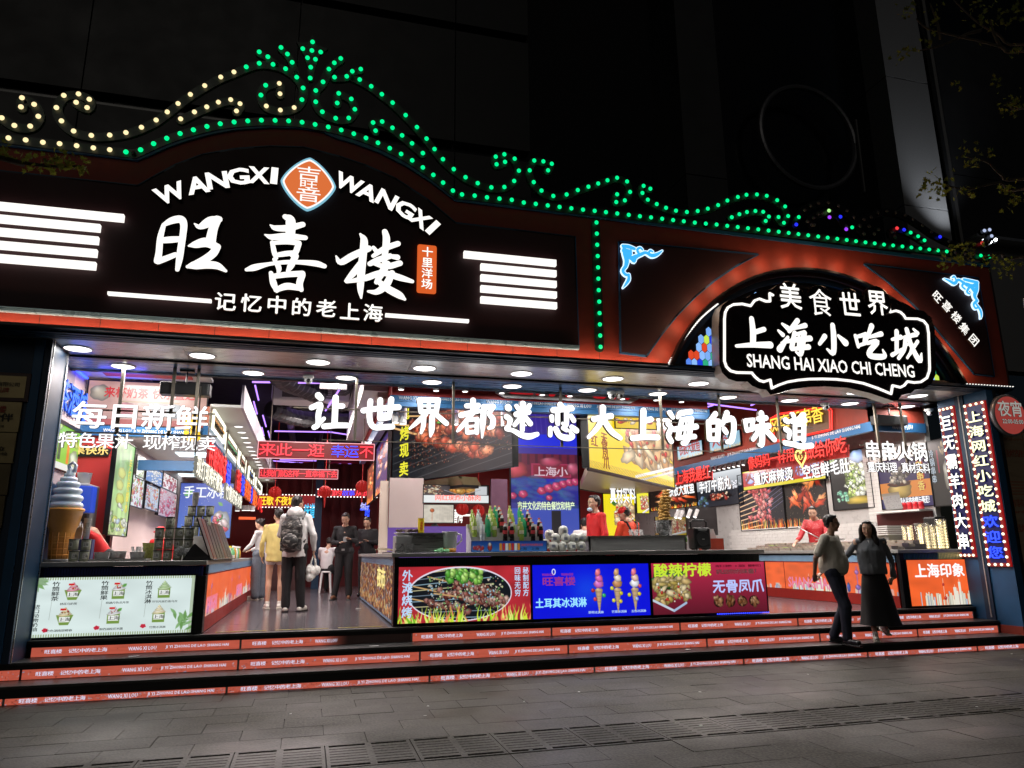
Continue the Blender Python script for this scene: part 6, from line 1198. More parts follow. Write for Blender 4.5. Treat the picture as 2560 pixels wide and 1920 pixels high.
poster('h', (1812, 1490), (1880, 1470), (1815, 1160), pic_bbq('orange meat print', 72, 100, 200, '80300c', pal=('f08030', 'e06018', 'ffa050', 'c84810', 'ffb870')), 'narrow orange poster behind the purple one along the corridor', X=1.30)
bc = empty('back_column', (1.45, 12.8, .54), 'pale steel column and panel at the left end of the centre stall', 'column'); b = MB(); b.box(1.16, 12.85, .54, 1.30, 13.0, 2.7); b.build('column', beige, bc)
stw_ = mat('reflective steel wall', (.50, .42, .41), .3, metal=.3, var=.08, scale=1.5); b = MB(); b.box(1.31, 12.8, 1.9, 1.9, 12.84, 2.75); b.build('steel_panel', stw_, bc)
wm = Cv(160, 60, 'e8ecec', 74); wm.rect(0, 0, 160, 34, '30282c'); wm.mess(70, (0, 0, 45, 32), (1, 4), ['c8b080', '8a5030', 'e8e0c8', '703828']); wm.mess(16, (70, 4, 120, 24), (5, 9), ['f0a040', 'f0b860', 'e08830']); wm.rect(126, 2, 156, 32, 'c8ccd0'); wm.line(50, 16, 90, 34, 2, 'a0a0a8'); wm.line(90, 34, 140, 14, 2, 'a0a0a8')
ro, c = poster('H', (745, 580), (1970, 580), (745, 250), wm.material('fried pork print', .95), 'white lit sign reading 网红现炸小酥肉 with fried pieces above it', Y=12.8); ht(ro, c, '网红现炸小酥肉', .17, .88, .12, .1, emi('sign red letters', lin('d02020')[:3], .9), .03)
bm2 = Cv(120, 70, 'e8e0d0', 75); bm2.ell(34, 22, 9, 8, 'e06828'); bm2.line(34, 28, 34, 62, 1.6, 'd06828')
for x in range(66, 115, 8): bm2.line(x, 8, x, 58, 1.2, 'b8a898')
bm2.noise(.06); poster('H', (745, 950), (1305, 955), (745, 618), bm2.material('cream wall print', .7), 'cream board with an orange knot ornament behind the counter', Y=12.82)
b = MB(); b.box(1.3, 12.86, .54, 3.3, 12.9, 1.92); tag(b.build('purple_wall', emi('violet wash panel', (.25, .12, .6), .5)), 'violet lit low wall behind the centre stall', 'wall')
b = MB(); b.box(3.1, 12.7, .54, 3.4, 12.78, 2.75); tag(b.build('stall_post', mat('purple grey post', (.2, .1, .16), .4, metal=.3)), 'purple grey steel post left of the big screen', 'post')
for (x, y, lab) in ((1475, 700, 'red lantern left of the clear bottles'), (1780, 730, 'red lantern behind the clear bottles')):
 p = P('H', x, y, Y=14); o = empty('lantern', p, lab, 'lantern', 'red lanterns behind the centre stall'); b = MB()
 for k in range(8): b.ell(p, (.13, .04, .12), Matrix.Rotation(2 * math.pi * k / 8, 3, 'Z'), 8, 6)
 b.build('shade', lan, o); b = MB(); b.cyl(p + VZ * .12, p + VZ * 1.2, .008, n=5); b.build('cord', lan, o)
so_ = empty('white_sign', P('H', 1380, 890, Y=14.3), 'white glowing characters partly hidden by the bottles', 'sign'); text('lettering', '香海', P('H', 1300, 970, Y=14.3), P('H', 1480, 970, Y=14.3), .28, wlet, so_, .04, .02); b = MB(); p, q = P('H', 1300, 815, Y=14.3), P('H', 1760, 815, Y=14.3); b.tube([p, q], .02, 6); b.build('tube', wlet, so_)
# big screen
sc_ = Cv(200, 360, '1a1f9a', 76); sc_.noise(.3, 10); yy, xx = np.mgrid[0:360, 0:200]
sc_.rect(0, 0, 200, 130, '3a2a98'); sc_.rect(0, 60, 200, 100, '2030e8')
for i in range(14): sc_.line(i * 15, 0, i * 15 + 4, 60, 2, '6a58c0', .6)
sc_.rect(0, 118, 200, 190, '6a1838');
for i in range(9): sc_.rect(i * 24, 118, i * 24 + 8, 150, '4a1030')
sc_.rect(60, 146, 180, 186, 'a83058'); sc_.rect(66, 150, 176, 182, '8a1c38'); sc_.ell(118, 142, 34, 14, 'c04868'); sc_.ell(15, 165, 34, 24, 'd04858'); sc_.ell(186, 160, 20, 18, 'c85878'); sc_.grad
for i in range(60): sc_.ell(sc_.r.uniform(0, 200), sc_.r.uniform(190, 270), sc_.r.uniform(8, 30), sc_.r.uniform(4, 10), ['2850a8', '3a68b0', '4080a8', '5048a8'][i % 4], .2, .2, .5, 0)
for (x, y, r_) in ((90, 225, 14), (112, 218, 16), (135, 212, 16), (155, 205, 14), (175, 200, 14), (192, 198, 14), (35, 235, 14), (5, 240, 12), (112, 245, 10)): sc_.ell(x, y, r_, r_ * .8, 'e03878'); sc_.ell(x, y, r_ * .4, r_ * .3, 'f08098')
sc_.rect(0, 275, 200, 360, '3a50b8'); sc_.rect(118, 282, 146, 360, '10121c')
cL = corners('j', (1190, 1480), (1755, 1480), (1185, 440), Y=14.5)
rL, _, _ = lightbox('led_screen', 'tall blue and red LED screen showing a lantern street behind the counter', 'screen', cL, sc_.material('screen picture', .85), blackm, .1, .03)
ht(rL, cL, '上海小', .34, .85, .49, .2, emi('screen letters', (.8, .6, .7), .8), .03); p, q = P('j', 1240, 1245, Y=14.48), P('j', 1715, 1245, Y=14.48); p.z = q.z = (p.z + q.z) / 2; text('lettering', '市井文化的特色餐饮和特产', p, q, .17, emi('screen caption', (.85, 1, .6), 1.0), rL, .03, .004)
# yellow chicken feet poster
Zy = 2.80; A2_, B2_ = P('k', 250, 755, Z=Zy), P('k', 990, 930, Z=Zy); A2_, B2_ = Vector(A2_), Vector(B2_)
cY = [A2_, B2_, Vector((B2_.x, B2_.y, 4.6)), Vector((A2_.x, A2_.y, 4.6))]; fcv = pic_feet('yellow chicken feet print')
rY, ry_, ny_ = lightbox('chicken_feet_poster', 'large yellow lit poster of boneless chicken feet hanging over the counter', 'light box', cY, fcv, blackm, .12, .03)
rd_ = emi('dark red print', (.45, .05, .01), .6, samp=False)
for ch, x, y in zip('红无骨凤爪', (295, 370, 370, 375, 380), (525, 505, 560, 640, 720)):
 a = (x - 250) / 740 * .93; p = A2_ + (B2_ - A2_) * a; zc = P('k', x, y, Y=p.y).z; text('lettering', ch, p - ry_ * .14 + VZ * (zc - p.z - .1), p + ry_ * .14 + VZ * (zc - p.z - .1), .2, rd_, rY, .03, .004, .002)
hd2 = empty('extractor_hood', A2_, 'beige metal hood bottom with hanging paper cards under the yellow poster', 'hood'); Cc, Dd = P('k', 520, 1005, Z=Zy - .02), P('k', 175, 940, Z=Zy - .02)
b = MB(); b.prism([A2_ - VZ * .02, B2_ - VZ * .02, Vector(Cc), Vector(Dd)], (0, 0, .15)); b.build('hood_base', mat('beige hood metal', (.45, .38, .27), .4, metal=.3, var=.1), hd2)
b = MB(); b.ribbon([A2_ - VZ * .03, B2_ - VZ * .03], VZ, ny_, .05, .03); b.ribbon([Vector(Dd), Vector(Cc)], VZ, -VY, .04, .03); b.build('hood_edge', blackm, hd2)
pp_ = pic_veg('yy', 77, 'f0d020', ['d84030', 'a84020', 'f0e0c0'], 200, 90, 20, (.0, .1, 1, .5)).material('yellow menu print', .9); poster('k', (480, 415), (830, 425), (480, 320), pp_, 'yellow menu strip with round dishes behind the white characters', Y=11.9)
# signs behind the workers and on the right wall
poster('k', (385, 1345), (655, 1345), (385, 985), pic_feet('white yellow dish print', 78, 160, 200, 'f0dc20'), 'bright yellow poster with a noodle dish behind the red workers', Y=15); ytp = emi('white cut letters', (1, 1, 1), 1.2, samp=False)
o = empty('hanging_words', P('k', 560, 1050, Y=14.6), 'white hanging characters in front of the yellow poster', 'sign'); text('lettering', '真材实料', P('k', 430, 1070, Y=14.6), P('k', 655, 1070, Y=14.6), .36, ytp, o, .04, .02)
poster('k', (668, 1160), (770, 1140), (668, 975), pic_feet('small yellow print', 79, 80, 130, 'e8e020'), 'narrow yellow menu poster beside the squid poster', Y=16)
poster('k', (830, 1350), (1110, 1330), (830, 1185), pic_feet('dim yellow print', 80, 200, 90, 'c8a818', .45), 'dim yellow menu board with oval dishes behind the pail', Y=17); b = MB(); p, q = P('k', 1110, 1340, Y=16.8), P('k', 1350, 1100, Y=16.8); b.box(p.x, 16.8, p.z, q.x, 16.9, q.z); tag(b.build('fridge', black), 'black drinks fridge standing behind the speaker', 'fridge')
WX = 10.69
def wallposter(k, bl, br, tp, m, lab, X=WX): return poster(k, bl, br, tp, m, lab, X=X)
wallposter('k', (785, 1132), (1188, 1085), (785, 960), pic_bbq('squid print', 81), 'flaming squid and seafood poster far back on the right wall')
mb_ = Cv(220, 180, 'c8ccd0', 82); mb_.grad('d8dce0', '30343c'); mb_.rect(0, 90, 220, 180, '20242c'); mb_.ell(110, 130, 60, 22, '101014'); mb_.mess(40, (70, 112, 150, 145), (3, 8), ['a03028', 'd86848', 'f0d0b0', '682018']); mb_.mess(20, (150, 60, 215, 100), (3, 6), ['e8e8f0']); mb_.mess(30, (0, 120, 50, 175), (3, 8), ['385838', '5878a0'])
wallposter('k', (1195, 1088), (1590, 1085), (1195, 830), mb_.material('beef ball print', 1.2), 'grey poster of beef balls in a pan on the right wall')
rq, c = wallposter('l', (15, 1178), (360, 1150), (15, 740), pic_bbq('mutton print', 83, 220, 200, '14121a', kind=1), 'poster of pink mutton skewers over flames on the right wall'); wallposter('l', (372, 1150), (700, 1140), (372, 730), pic_bbq('orange squid print', 84), 'poster of orange grilled slices over flames on the right wall')
ban = Cv(300, 80, 'c81818', 85); ban.rect(0, 66, 300, 80, 'f0e020'); ban.rect(0, 0, 300, 5, 'f0e020')
for i in range(6): ban.ell(30 + i * 48, 34, 19, 23, '8898e8', 0, 0, 1, 0, 0); ban.ell(30 + i * 48, 34, 15, 19, 'c8d0f8', 0, 0, 1, 0, 0)
rbn, c = wallposter('l', (30, 850), (672, 778), (30, 718), ban.material('hotpot banner print', .9), 'red and yellow banner with lilac hexagons above the skewer posters', X=WX - .08); ht(rbn, c, '火锅冒菜麻辣', .03, .97, .3, .28, emi('banner hex letters', (.5, .1, .1), .7), .03)
o = empty('hanging_words', P('l', 400, 740, X=10.2), 'white three-dimensional characters 重庆麻辣烫 空运鲜毛肚 hanging before the banner', 'sign'); ytext('lettering', '重庆麻辣烫', 'l', 118, 820, 430, 790, .30, ytp, o, 10.2, bold=.05, depth=.03); ytext('lettering', '空运鲜毛肚', 'l', 500, 775, 875, 730, .30, ytp, o, 10.2, bold=.05, depth=.03)
o = empty('hanging_words', P('k', 1100, 1000, X=10.2), 'white hanging characters 铁板大鱿鱼 and 手打牛筋丸 farther back', 'sign'); ytext('lettering', '铁板大鱿鱼', 'k', 950, 1010, 1175, 990, .36, ytp, o, 10.2, bold=.05, depth=.03); ytext('lettering', '手打牛筋丸', 'k', 1215, 985, 1490, 950, .36, ytp, o, 10.2, bold=.05, depth=.03)
nr2 = emi('bright red neon words', (1, .04, .03), 1.7)
o = empty('hanging_neon', P('l', 300, 620, X=9.6), 'red hanging neon words 像妈妈一样用心做给你吃 with a yellow heart', 'neon sign')
def nz(k, x0, y0, x1, y1, s_, h_, X_=9.56): ytext('lettering', s_, k, x0, y0, x1, y1, h_, nr2, o, X_, bold=.02, depth=.03);
nz('l', 75, 700, 440, 628, '像妈妈一样用', .27); nz('l', 520, 612, 850, 580, '做给你吃', .32)
hp = P('l', 475, 600, X=9.55); b = MB(); b.tube([hp + Vector((0, -dy * .17, dz * .19)) for dy, dz in [(math.sin(t) ** 3, (13 * math.cos(t) - 5 * math.cos(2 * t) - 2 * math.cos(3 * t) - math.cos(4 * t)) / 16) for t in [2 * math.pi * k / 30 for k in range(31)]]], .018, 6); b.build('heart', emi('yellow heart neon', (1, .8, .2), 1.8), o); text('lettering', '心', hp + Vector((0, .08, -.06)), hp + Vector((0, -.08, -.06)), .15, MT['yellow heart neon'], o, .01, .02)
b = MB(); b.prism([P('l', *q_, X=9.63) for q_ in ((70, 715), (845, 600), (845, 500), (450, 560), (75, 640))], (.02, 0, 0)); b.build('red_backing', mat('red backing', (.3, .01, .01), .5), o)
o = empty('hanging_neon', P('k', 1150, 850, X=9.6), 'red hanging neon words 上海我最红', 'neon sign'); ytext('lettering', '上海我最红', 'k', 1010, 905, 1310, 860, .36, nr2, o, 9.56, bold=.02, depth=.03); b = MB(); b.prism([P('k', *q_, X=9.63) for q_ in ((1005, 915), (1315, 865), (1315, 790), (1005, 830))], (.02, 0, 0)); b.build('red_backing', MT['red backing'], o)
# cut-out boards on the red fascia
cb = Cv(200, 70, 'a8d8f0', 86); cb.flames(72, 18, ['f0b860', 'f0d890', 'e89850'], 60)
cbm = cb.material('cutout board print', .75); rdl = emi('cutout red letters', lin('c82020')[:3], .8, samp=False)
for (bl, br, tp, s_, lab) in (((1020, 690), (1235, 640), (1020, 580), '铁板大鱿鱼', 'pale blue board reading 铁板大鱿鱼 on the red fascia'), ((1300, 625), (1565, 560), (1300, 505), '火焰', 'pale blue flame board right of the squid board on the red fascia')):
 ro, c = poster('k', bl, br, tp, cbm, lab, 'sign board', X=RX - .04); ht(ro, c, s_, .08, .92 if len(s_) > 2 else .6, .25, .3, rdl, .03)
fr_ = emi('red neon frame', (1, .03, .02), 1.8); o = empty('framed_neon_sign', P('l', 470, 350, X=RX - .06), 'brown sign with yellow neon characters in a double red neon frame', 'neon sign')
fp = [(235, 300), (300, 262), (690, 205), (715, 235), (718, 385), (690, 395), (300, 480), (255, 470)]
b = MB(); b.prism([P('l', *q_, X=RX - .03) for q_ in fp], (.025, 0, 0)); b.build('board', mat('brown sign board', (.12, .06, .03), .5), o)
b = MB()
for s_ in (1, .93):
 cX = sum((P('l', *q_, X=RX - .06) for q_ in fp), Vector()) / len(fp); pts = [cX + (P('l', *q_, X=RX - .06) - cX) * s_ for q_ in fp]; b.tube(pts + pts[:1], .012, 5)
b.build('neon_frame', fr_, o); ytext('lettering', '风靡街串香', 'l', 245, 425, 665, 330, .34, emi('amber neon', (1, .6, .05), 1.7), o, RX - .06, bold=.01, depth=.03)
hk = pic_veg('hk', 87, '181818', ['c8d878', 'e8e8c0', '88a848', 'f0f0e0', '586828'], 150, 200, 80, (.4, .2, .85, .75)); hk.ell(100, 172, 55, 14, 'c8a840'); hk.mess(24, (20, 135, 60, 170), (3, 7), ['70b898', 'a8d8b8']); hk.ell(110, 22, 30, 22, '98b8e8')
rk, c = wallposter('l', (735, 1012), (1048, 990), (690, 585), hk.material('cold pot print', 1.3), 'black poster of noodles and greens lifted from a golden plate'); vt_ = ytext('lettering', '捞', 'l', 700, 650, 740, 645, .2, emi('green print', (.5, .8, .2), .8), rk, WX - .07, bold=.03, depth=.004)
cp = Cv(180, 150, '241a48', 88); cp.rect(0, 70, 180, 120, 'c87830'); cp.rect(0, 120, 180, 150, '1a1850'); cp.ell(70, 95, 42, 28, 'b89850'); cp.ell(70, 76, 42, 9, '4a2010'); cp.mess(50, (40, 30, 105, 72), (3, 8), ['787068', 'a89888', '383028', 'c8b8a0']);
for y in (25, 58, 90): cp.ell(148, y, 13, 14, 'a01828', 0, 0, 1, 0, 0)
rk, c = wallposter('l', (1115, 1005), (1515, 975), (1100, 640), cp.material('chuanchuan print', 1.2), 'purple and orange poster of a bronze pot with three red discs on the right wall'); ht(rk, c, '蓉人民的热情与豪迈！', .36, .97, .05, .13, ytp, .02); p = c[0] + (c[1] - c[0]) * .82; text('lettering', '串串香', Vector((WX - .005, p.y, c[3].z - .08)), Vector((WX - .005, p.y, c[0].z + .27)), .16, emi('amber print', (.9, .7, .2), .9), rk, .03, .003, .002, vertical=True, u=-VY)
dk = Cv(120, 200, '1c1c1e', 89); dk.ell(118, 110, 30, 50, 'c8c0b0'); dk.mess(10, (80, 10, 118, 40), (4, 9), ['b89868']); dk.rect(56, 30, 66, 100, 'a01840')
rk, c = wallposter('l', (1520, 980), (1660, 975), (1480, 480), dk.material('dark pot print', .7), 'dark poster with vertical writing 冷锅串串 beside the bulb signs'); p = c[0] + (c[1] - c[0]) * .2; text('lettering', '冷锅串串', Vector((WX - .005, p.y, c[3].z - .15)), Vector((WX - .005, p.y, c[3].z - .75)), .1, emi('pale print', (.6, .7, .8), .8), rk, .02, .003, .002, vertical=True, u=-VY)
p = P('l', 1080, 1030, X=WX - .2); b = MB(); b.box(WX - .3, 10.65, p.z - .03, WX - .005, p.y + .15, p.z); tag(b.build('wall_shelf', offw), 'white shelf on the right wall beneath the posters', 'shelf')
b = MB(); b.box(WX - .02, 10.65, 1.44, WX - .005, 12.0, p.z - .03); tag(b.build('recess_back', mat('dark red recess', (.07, .01, .01), .5)), 'dark red wall recess below the white shelf', 'wall')
tl_ = MB()
for i in range(26):
 for j in range(7):
  y = 12.05 + i * .2 + (.1 if j % 2 else 0); z = 1.45 + j * .075; tl_.box(WX - .004, y + .003, z + .002, WX + .004, y + .197, z + .073)
for i in range(3):
 for j in range(22): y = 11.85 + i * .12; z = 1.95 + j * .075; tl_.box(WX - .004, y + .003, z + .002, WX + .004, y + .117, z + .073)
o = tl_.build('wall_tiles', mat('white glazed tile', (.6, .6, .58), .15, var=.05)); tag(o, 'small white glazed brick tiles on the right wall', 'tiles', kind='stuff')
# lamps seen in rows on the right
for i in range(8): p = P('k', 1290 + i * 42, 790 - i * 8, X=9.9); cyllamp(p, 'grey tilted track lamp in the row under the right header, %s from the left' % od[i], 'track lamps under the right header', Vector((-.3, 0, -.95)).normalized(), .2, .04)
for i, (x, y) in enumerate(((1000, 1190), (1035, 1195), (1105, 1185), (1165, 1185))): cyllamp(P('k', x, y, Y=16), 'white tilted lamp below the beef ball poster, %s of four' % od[i], 'lamps below the beef ball poster', Vector((-.45, 0, -.9)).normalized(), .2, .045)
# cameras and ceiling speakers
def dome(p, lab):
 p = Vector(p); o = empty('security_camera', p, lab, 'security camera', 'security cameras under the soffit'); b = MB(); b.lathe(p, [(.075, 0), (.075, -.03), (.06, -.045)], 18); b.build('mount', white, o, True); b = MB(); b.ell(p - VZ * .075 - VY * .01, (.055, .055, .05), n=14, m=10); b.build('ball', white, o, True); b = MB(); b.ell(p + Vector((.0, -.055, -.085)), (.028, .02, .028), n=10, m=8); b.build('lens', black, o, True)
dome(P('h', 1210, 160, Z=3.9), 'white dome camera over the corridor entrance'); dome(P('k', 445, 100, Z=3.9), 'left one of the paired dome cameras in the middle of the soffit'); dome(P('k', 515, 100, Z=3.9), 'right one of the paired dome cameras in the middle of the soffit'); dome(P('l', 660, 180, Z=3.9), 'dome camera above the red framed neon sign'); dome(P('l', 1470, 225, Z=3.88), 'white bullet-eyed camera beside the inner bulb sign')
def spk(x0, x1, zc, lab, y=10.4):
 o = empty('bar_speaker', ((x0 + x1) / 2, y, zc), lab, 'loudspeaker', 'black bar loudspeakers hanging under the soffit'); b = MB(); b.box(x0, y - .02, zc - .085, x1, y + .16, zc + .085); bevel(b.build('cabinet', black, o), .012); b = MB(); b.box(x0 + .04, y - .024, zc - .07, x1 - .03, y - .021, zc + .07); b.build('grille', mat('speaker cloth', (.02, .02, .022), .8), o)
 b = MB(); b.cyl(((x0 + x1) / 2, y + .05, zc + .085), ((x0 + x1) / 2, y + .05, 3.93), .012, n=8); b.box((x0 + x1) / 2 - .09, y + .0, 3.9, (x0 + x1) / 2 + .09, y + .1, 3.925); b.build('bracket', black, o)
spk(-2.03, -1.4, 3.66, 'black bar loudspeaker hanging above the left counter'); spk(9.5, 10.15, 3.67, 'black bar loudspeaker hanging above the right counter')
# real light inside
for (x, y, z, e, s_) in ((-2.3, 10.95, 3.9, 26, .8), (-2.3, 13, 3.4, 40, 1), (-2.2, 16.5, 3.4, 40, 1), (.0, 12.5, 4.3, 38, 1), (0, 15.5, 4.3, 38, 1), (.2, 19, 4.3, 30, 1), (2.3, 11.7, 4.2, 34, 1), (4.2, 11.8, 4.2, 34, 1), (6.2, 11.8, 4.2, 34, 1), (5, 15.5, 4.4, 40, 1.5), (8, 11.6, 4.3, 36, 1), (8, 14.5, 4.3, 36, 1), (8, 19, 4.3, 40, 1.5), (10.1, 11.3, 3.4, 15, .7), (10.1, 13.3, 3.4, 15, .7), (10.1, 16, 3.4, 20, .9)): alight('stall_lamp', (x, y, z), e * 2.8, s_, (1, .88, .83))
alight('violet_glow', (0, 17, 4.5), 14, 2.5, (.5, .3, 1)); alight('blue_glow', (-2.6, 11.0, 3.85), 5, .6, (.05, .08, 1), (math.radians(180), 0, 0))
# ================================================================ goods on the counters
LT, CT, RT = 1.402, 1.467, 1.442      # counter top heights
# giant soft-serve cone
x, y = -2.93, 10.25; k_ = 1.0
cn = empty('ice_cream_model', (x, y, LT), 'giant blue-white soft serve in a ridged orange cone standing on the left counter', 'display model')
conem = mat('orange wafer plastic', (.80, .36, .07), .35, var=.12, coat=.3); icem = mat('pale blue plastic ice cream', (.68, .80, .95), .3, var=.04, coat=.3, sub=.1)
b = MB(); b.lathe((x, y, LT), [(.17, 0), (.17, .03), (.05, .035)], 24); b.build('base', greysteel, cn, True)
b = MB(); b.lathe((x, y, LT), [(.115, .03), (.135, .33), (.15, .40), (.165, .42), (.20, .60), (.215, .61), (.215, .64), (.19, .645), (.1, .64)], 28); b.build('wafer_cone', conem, cn, True)
b = MB()
for i in range(12): a = 2 * math.pi * i / 12; b.tube([(x + math.cos(a) * .117, y + math.sin(a) * .117, LT + .04), (x + math.cos(a) * .138, y + math.sin(a) * .138, LT + .35)], .006, 5)
for zz_, r_ in ((.08, .121), (.15, .125), (.22, .13), (.29, .134)): b.tube([(x + math.cos(t) * r_, y + math.sin(t) * r_, LT + zz_) for t in np.linspace(0, 2 * math.pi, 25)], .006, 5)
b.build('waffle_ribs', conem, cn, True)
b = MB(); prof = []
for j, (r_, z) in enumerate(((.195, .68), (.185, .77), (.165, .86), (.135, .94), (.10, 1.0), (.065, 1.05))):
 for t in np.linspace(-1, 1, 6)[:-1]: prof.append((r_ - .03 * (t * t) - .012 * max(0, t), z + t * .048))
prof += [(.03, 1.12), (.012, 1.16)]
b.lathe((x, y, LT), prof, 32)
b.build('ice_cream', icem, cn, True); b = MB(); b.tube([(x + .0, y, LT + 1.10), (x - .02, y, LT + 1.18), (x + .02, y, LT + 1.215), (x + .06, y, LT + 1.18), (x + .05, y, LT + 1.09)], [.025, .022, .02, .02, .025], 8); b.build('hanging_loop', icem, cn, True)
# ice cream machine behind
mc = empty('soft_serve_machine', (-3.0, 11.0, LT), 'grey and blue soft serve machine behind the giant cone', 'machine')
b = MB(); b.box(-3.17, 10.75, LT, -2.82, 11.25, LT + 1.0); bevel(b.build('body', greysteel, mc), .02); b = MB(); b.box(-2.99, 10.66, LT + .62, -2.76, 10.9, LT + .96); bevel(b.build('head_panel', emi('machine blue panel', (.03, .08, .5), .6, base='1030a0'), mc), .015)
b = MB(); b.box(-2.9, 10.62, LT + .35, -2.78, 10.74, LT + .6); b.cyl((-2.84, 10.64, LT + .5), (-2.84, 10.55, LT + .42), .018, n=8); b.cyl((-2.84, 10.68, LT + .35), (-2.84, 10.68, LT + .28), .03, n=8); b.build('nozzle_block', black, mc)
b = MB(); b.lathe((-2.95, 10.95, LT + 1.0), [(.07, 0), (.09, .15), (.095, .155), (.09, .15), (.068, .01)], 18); b.build('measuring_tub', mat('frosted plastic', (.8, .8, .8), .3, trans=.2), mc, True)
b = MB(); b.box(-3.19, 10.15, LT, -3.1, 10.7, LT + .95); tag(b.build('side_cabinet', tealdark), 'dark blue louvred cabinet behind the giant cone', 'cabinet')
# bamboo-wrapped cups
cupm = mat('bamboo print cup', (.25, .26, .19), .5, var=.3, scale=14, stretch=(4, 4, .6)); cupr = mat('dark cup rim', (.03, .035, .03), .4)
cup0 = empty('bamboo_cup', (0, 0, 0), 'dark bamboo print paper cup with a white 上海 label', 'cup', 'stacked bamboo print cups on the left counter')
b = MB(); b.lathe((0, 0, 0), [(.05, 0), (.052, .02), (.052, .12), (.049, .122)], 18); b.build('cup_body', cupm, cup0, True); b = MB(); b.lathe((0, 0, 0), [(.054, .118), (.056, .122), (.054, .132), (.045, .13)], 18); b.build('lid', cupr, cup0, True)
b = MB();
for i in range(6): a0, a1 = -2.1 + i * .18, -2.1 + (i + 1) * .18; b.add([(.0535 * math.cos(a), .0535 * math.sin(a), z) for a, z in ((a0, .035), (a1, .035), (a1, .095), (a0, .095))], [(0, 1, 2, 3)])
lab_ = b.build('paper_label', mat('white label', (.6, .6, .56), .6), cup0); text('lettering', '上海', (-.026, -.0545, .045), (.026, -.0545, .045), .04, inkm, lab_, .02, .002, 0, res=1)
first = True
def cup(x, y, z, lab, rz=0):
 global first
 if first: cup0.location = (x, y, z); cup0.rotation_euler = (0, 0, rz); cup0['label'] = lab; first = False
 else: copy_tree(cup0, (x, y, z), lab, rz)
rowsn = ['bottom', 'middle', 'top']
for r_ in range(3):
 for c_ in range(4): cup(-1.805 + c_ * .115, 10.1, LT + .135 * r_, 'bamboo print cup in the %s row of the block, %s from the left' % (rowsn[r_], od[c_]), rng.uniform(-.3, .3))
cup(-1.69, 10.1, LT + .405, 'single bamboo print cup standing on top of the cup block')
for c_ in range(2): cup(-2.72 + c_ * .115, 10.05, LT, 'bamboo print cup beside the giant cone, bottom row, %s' % ('left' if c_ == 0 else 'right'), .4)
cup(-2.735, 10.05, LT + .135, 'bamboo print cup beside the giant cone, upper left', -.5); cup(-2.60, 10.05, LT + .135, 'bamboo print cup beside the giant cone, upper right', .2)
for r_ in range(3):
 for c_ in range(3): cup(-1.62 + c_ * .115 + r_ * .03, 10.85, LT + .32 + .135 * r_, 'bamboo print cup on the raised rack behind, %s row, %s' % (rowsn[r_], ('left', 'middle', 'right')[c_]), rng.uniform(-.4, .4))
b = MB(); b.box(-1.72, 10.76, LT, -1.28, 10.96, LT + .315); tag(b.build('cup_rack', mat('clear rack', (.5, .5, .48), .2)), 'plain riser box carrying the rear cups', 'box')
# frosted tubs and cup stacks
fr = mat('frosted plastic', (.8, .8, .8), .3, trans=.2)
def tub(x, y, z, r0, r1, h, lab, fill=None, cat='tub', m=None):
 o = empty('plastic_tub', (x, y, z), lab, cat); b = MB(); b.lathe((x, y, z), [(r0, 0), (r1, h), (r1 + .006, h), (r1 - .002, h - .004), (r0 - .003, .004)], 20); b.build('tub', m or fr, o, True)
 if fill: b = MB(); b.lathe((x, y, z), [(r0 * .95, .004), (r0 + (r1 - r0) * .55, h * .6), (.001, h * .62)], 16); b.build('contents', fill, o, True)
 return o
redj = mat('red jam', (.45, .02, .03), .3); tub(-2.42, 10.08, LT + .01, .075, .085, .10, 'frosted tub left of the red jam tub on the steel tray', None); tub(-2.24, 10.06, LT + .01, .08, .09, .11, 'frosted tub half filled with red jam on the steel tray', redj)
o = tub(-2.03, 10.08, LT + .01, .07, .085, .1, 'clear tub stuffed with plastic spoons in film', None); b = MB()
for i in range(22): a = rng.uniform(0, 6.28); r_ = rng.uniform(0, .06); p = Vector((-2.03 + r_ * math.cos(a), 10.08 + r_ * math.sin(a), LT + .03)); b.obox(p + VZ * .07, VX, (VZ + Vector((rng.uniform(-.4, .4), rng.uniform(-.4, .4), 0))).normalized(), VY, .012, .15, .004)
tag(b.build('spoons', white, o), kind='stuff')
yb = mat('yellow green beads', (.45, .5, .12), .5, var=.5, scale=60, bump=.6); tub(-1.94, 10.3, LT, .06, .085, .22, 'tall mesh tub of yellow green beans', yb, 'tub', mat('bean mesh', (.35, .38, .1), .5, var=.5, scale=50))
b = MB(); b.box(-2.52, 9.95, LT, -1.9, 10.25, LT + .012); b.box(-2.52, 9.95, LT, -2.51, 10.25, LT + .03); b.box(-1.91, 9.95, LT, -1.9, 10.25, LT + .03); b.box(-2.52, 9.945, LT, -1.9, 9.955, LT + .03); tag(b.build('tray', steel), 'long shallow steel tray on the left counter', 'tray')
for (x, y, z, n_, lab) in ((-2.69, 10.35, LT + .27, 9, 'stack of clear plastic cups standing behind the small cup pile'), (-1.52, 10.8, LT + .72, 5, 'tall frosted jug standing on the rear cups')):
 o = empty('cup_stack', (x, y, z), lab, 'cup stack')
 for i in range(n_): b = MB(); b.lathe((x, y, z + i * .02), [(.032, 0), (.042, .1), (.045, .1), (.04, .095)], 14); b.build('cup', fr, o, True)
b = MB(); b.box(-2.78, 10.3, LT, -2.6, 10.42, LT + .268); tag(b.build('riser_box', mat('navy box', (.02, .03, .12), .5)), 'navy box under the clear cup stack', 'box')
nk = empty('napkin_holder', (-2.83, 10.4, LT + .2), 'white folded napkins standing in a holder beside the cone', 'napkins'); b = MB()
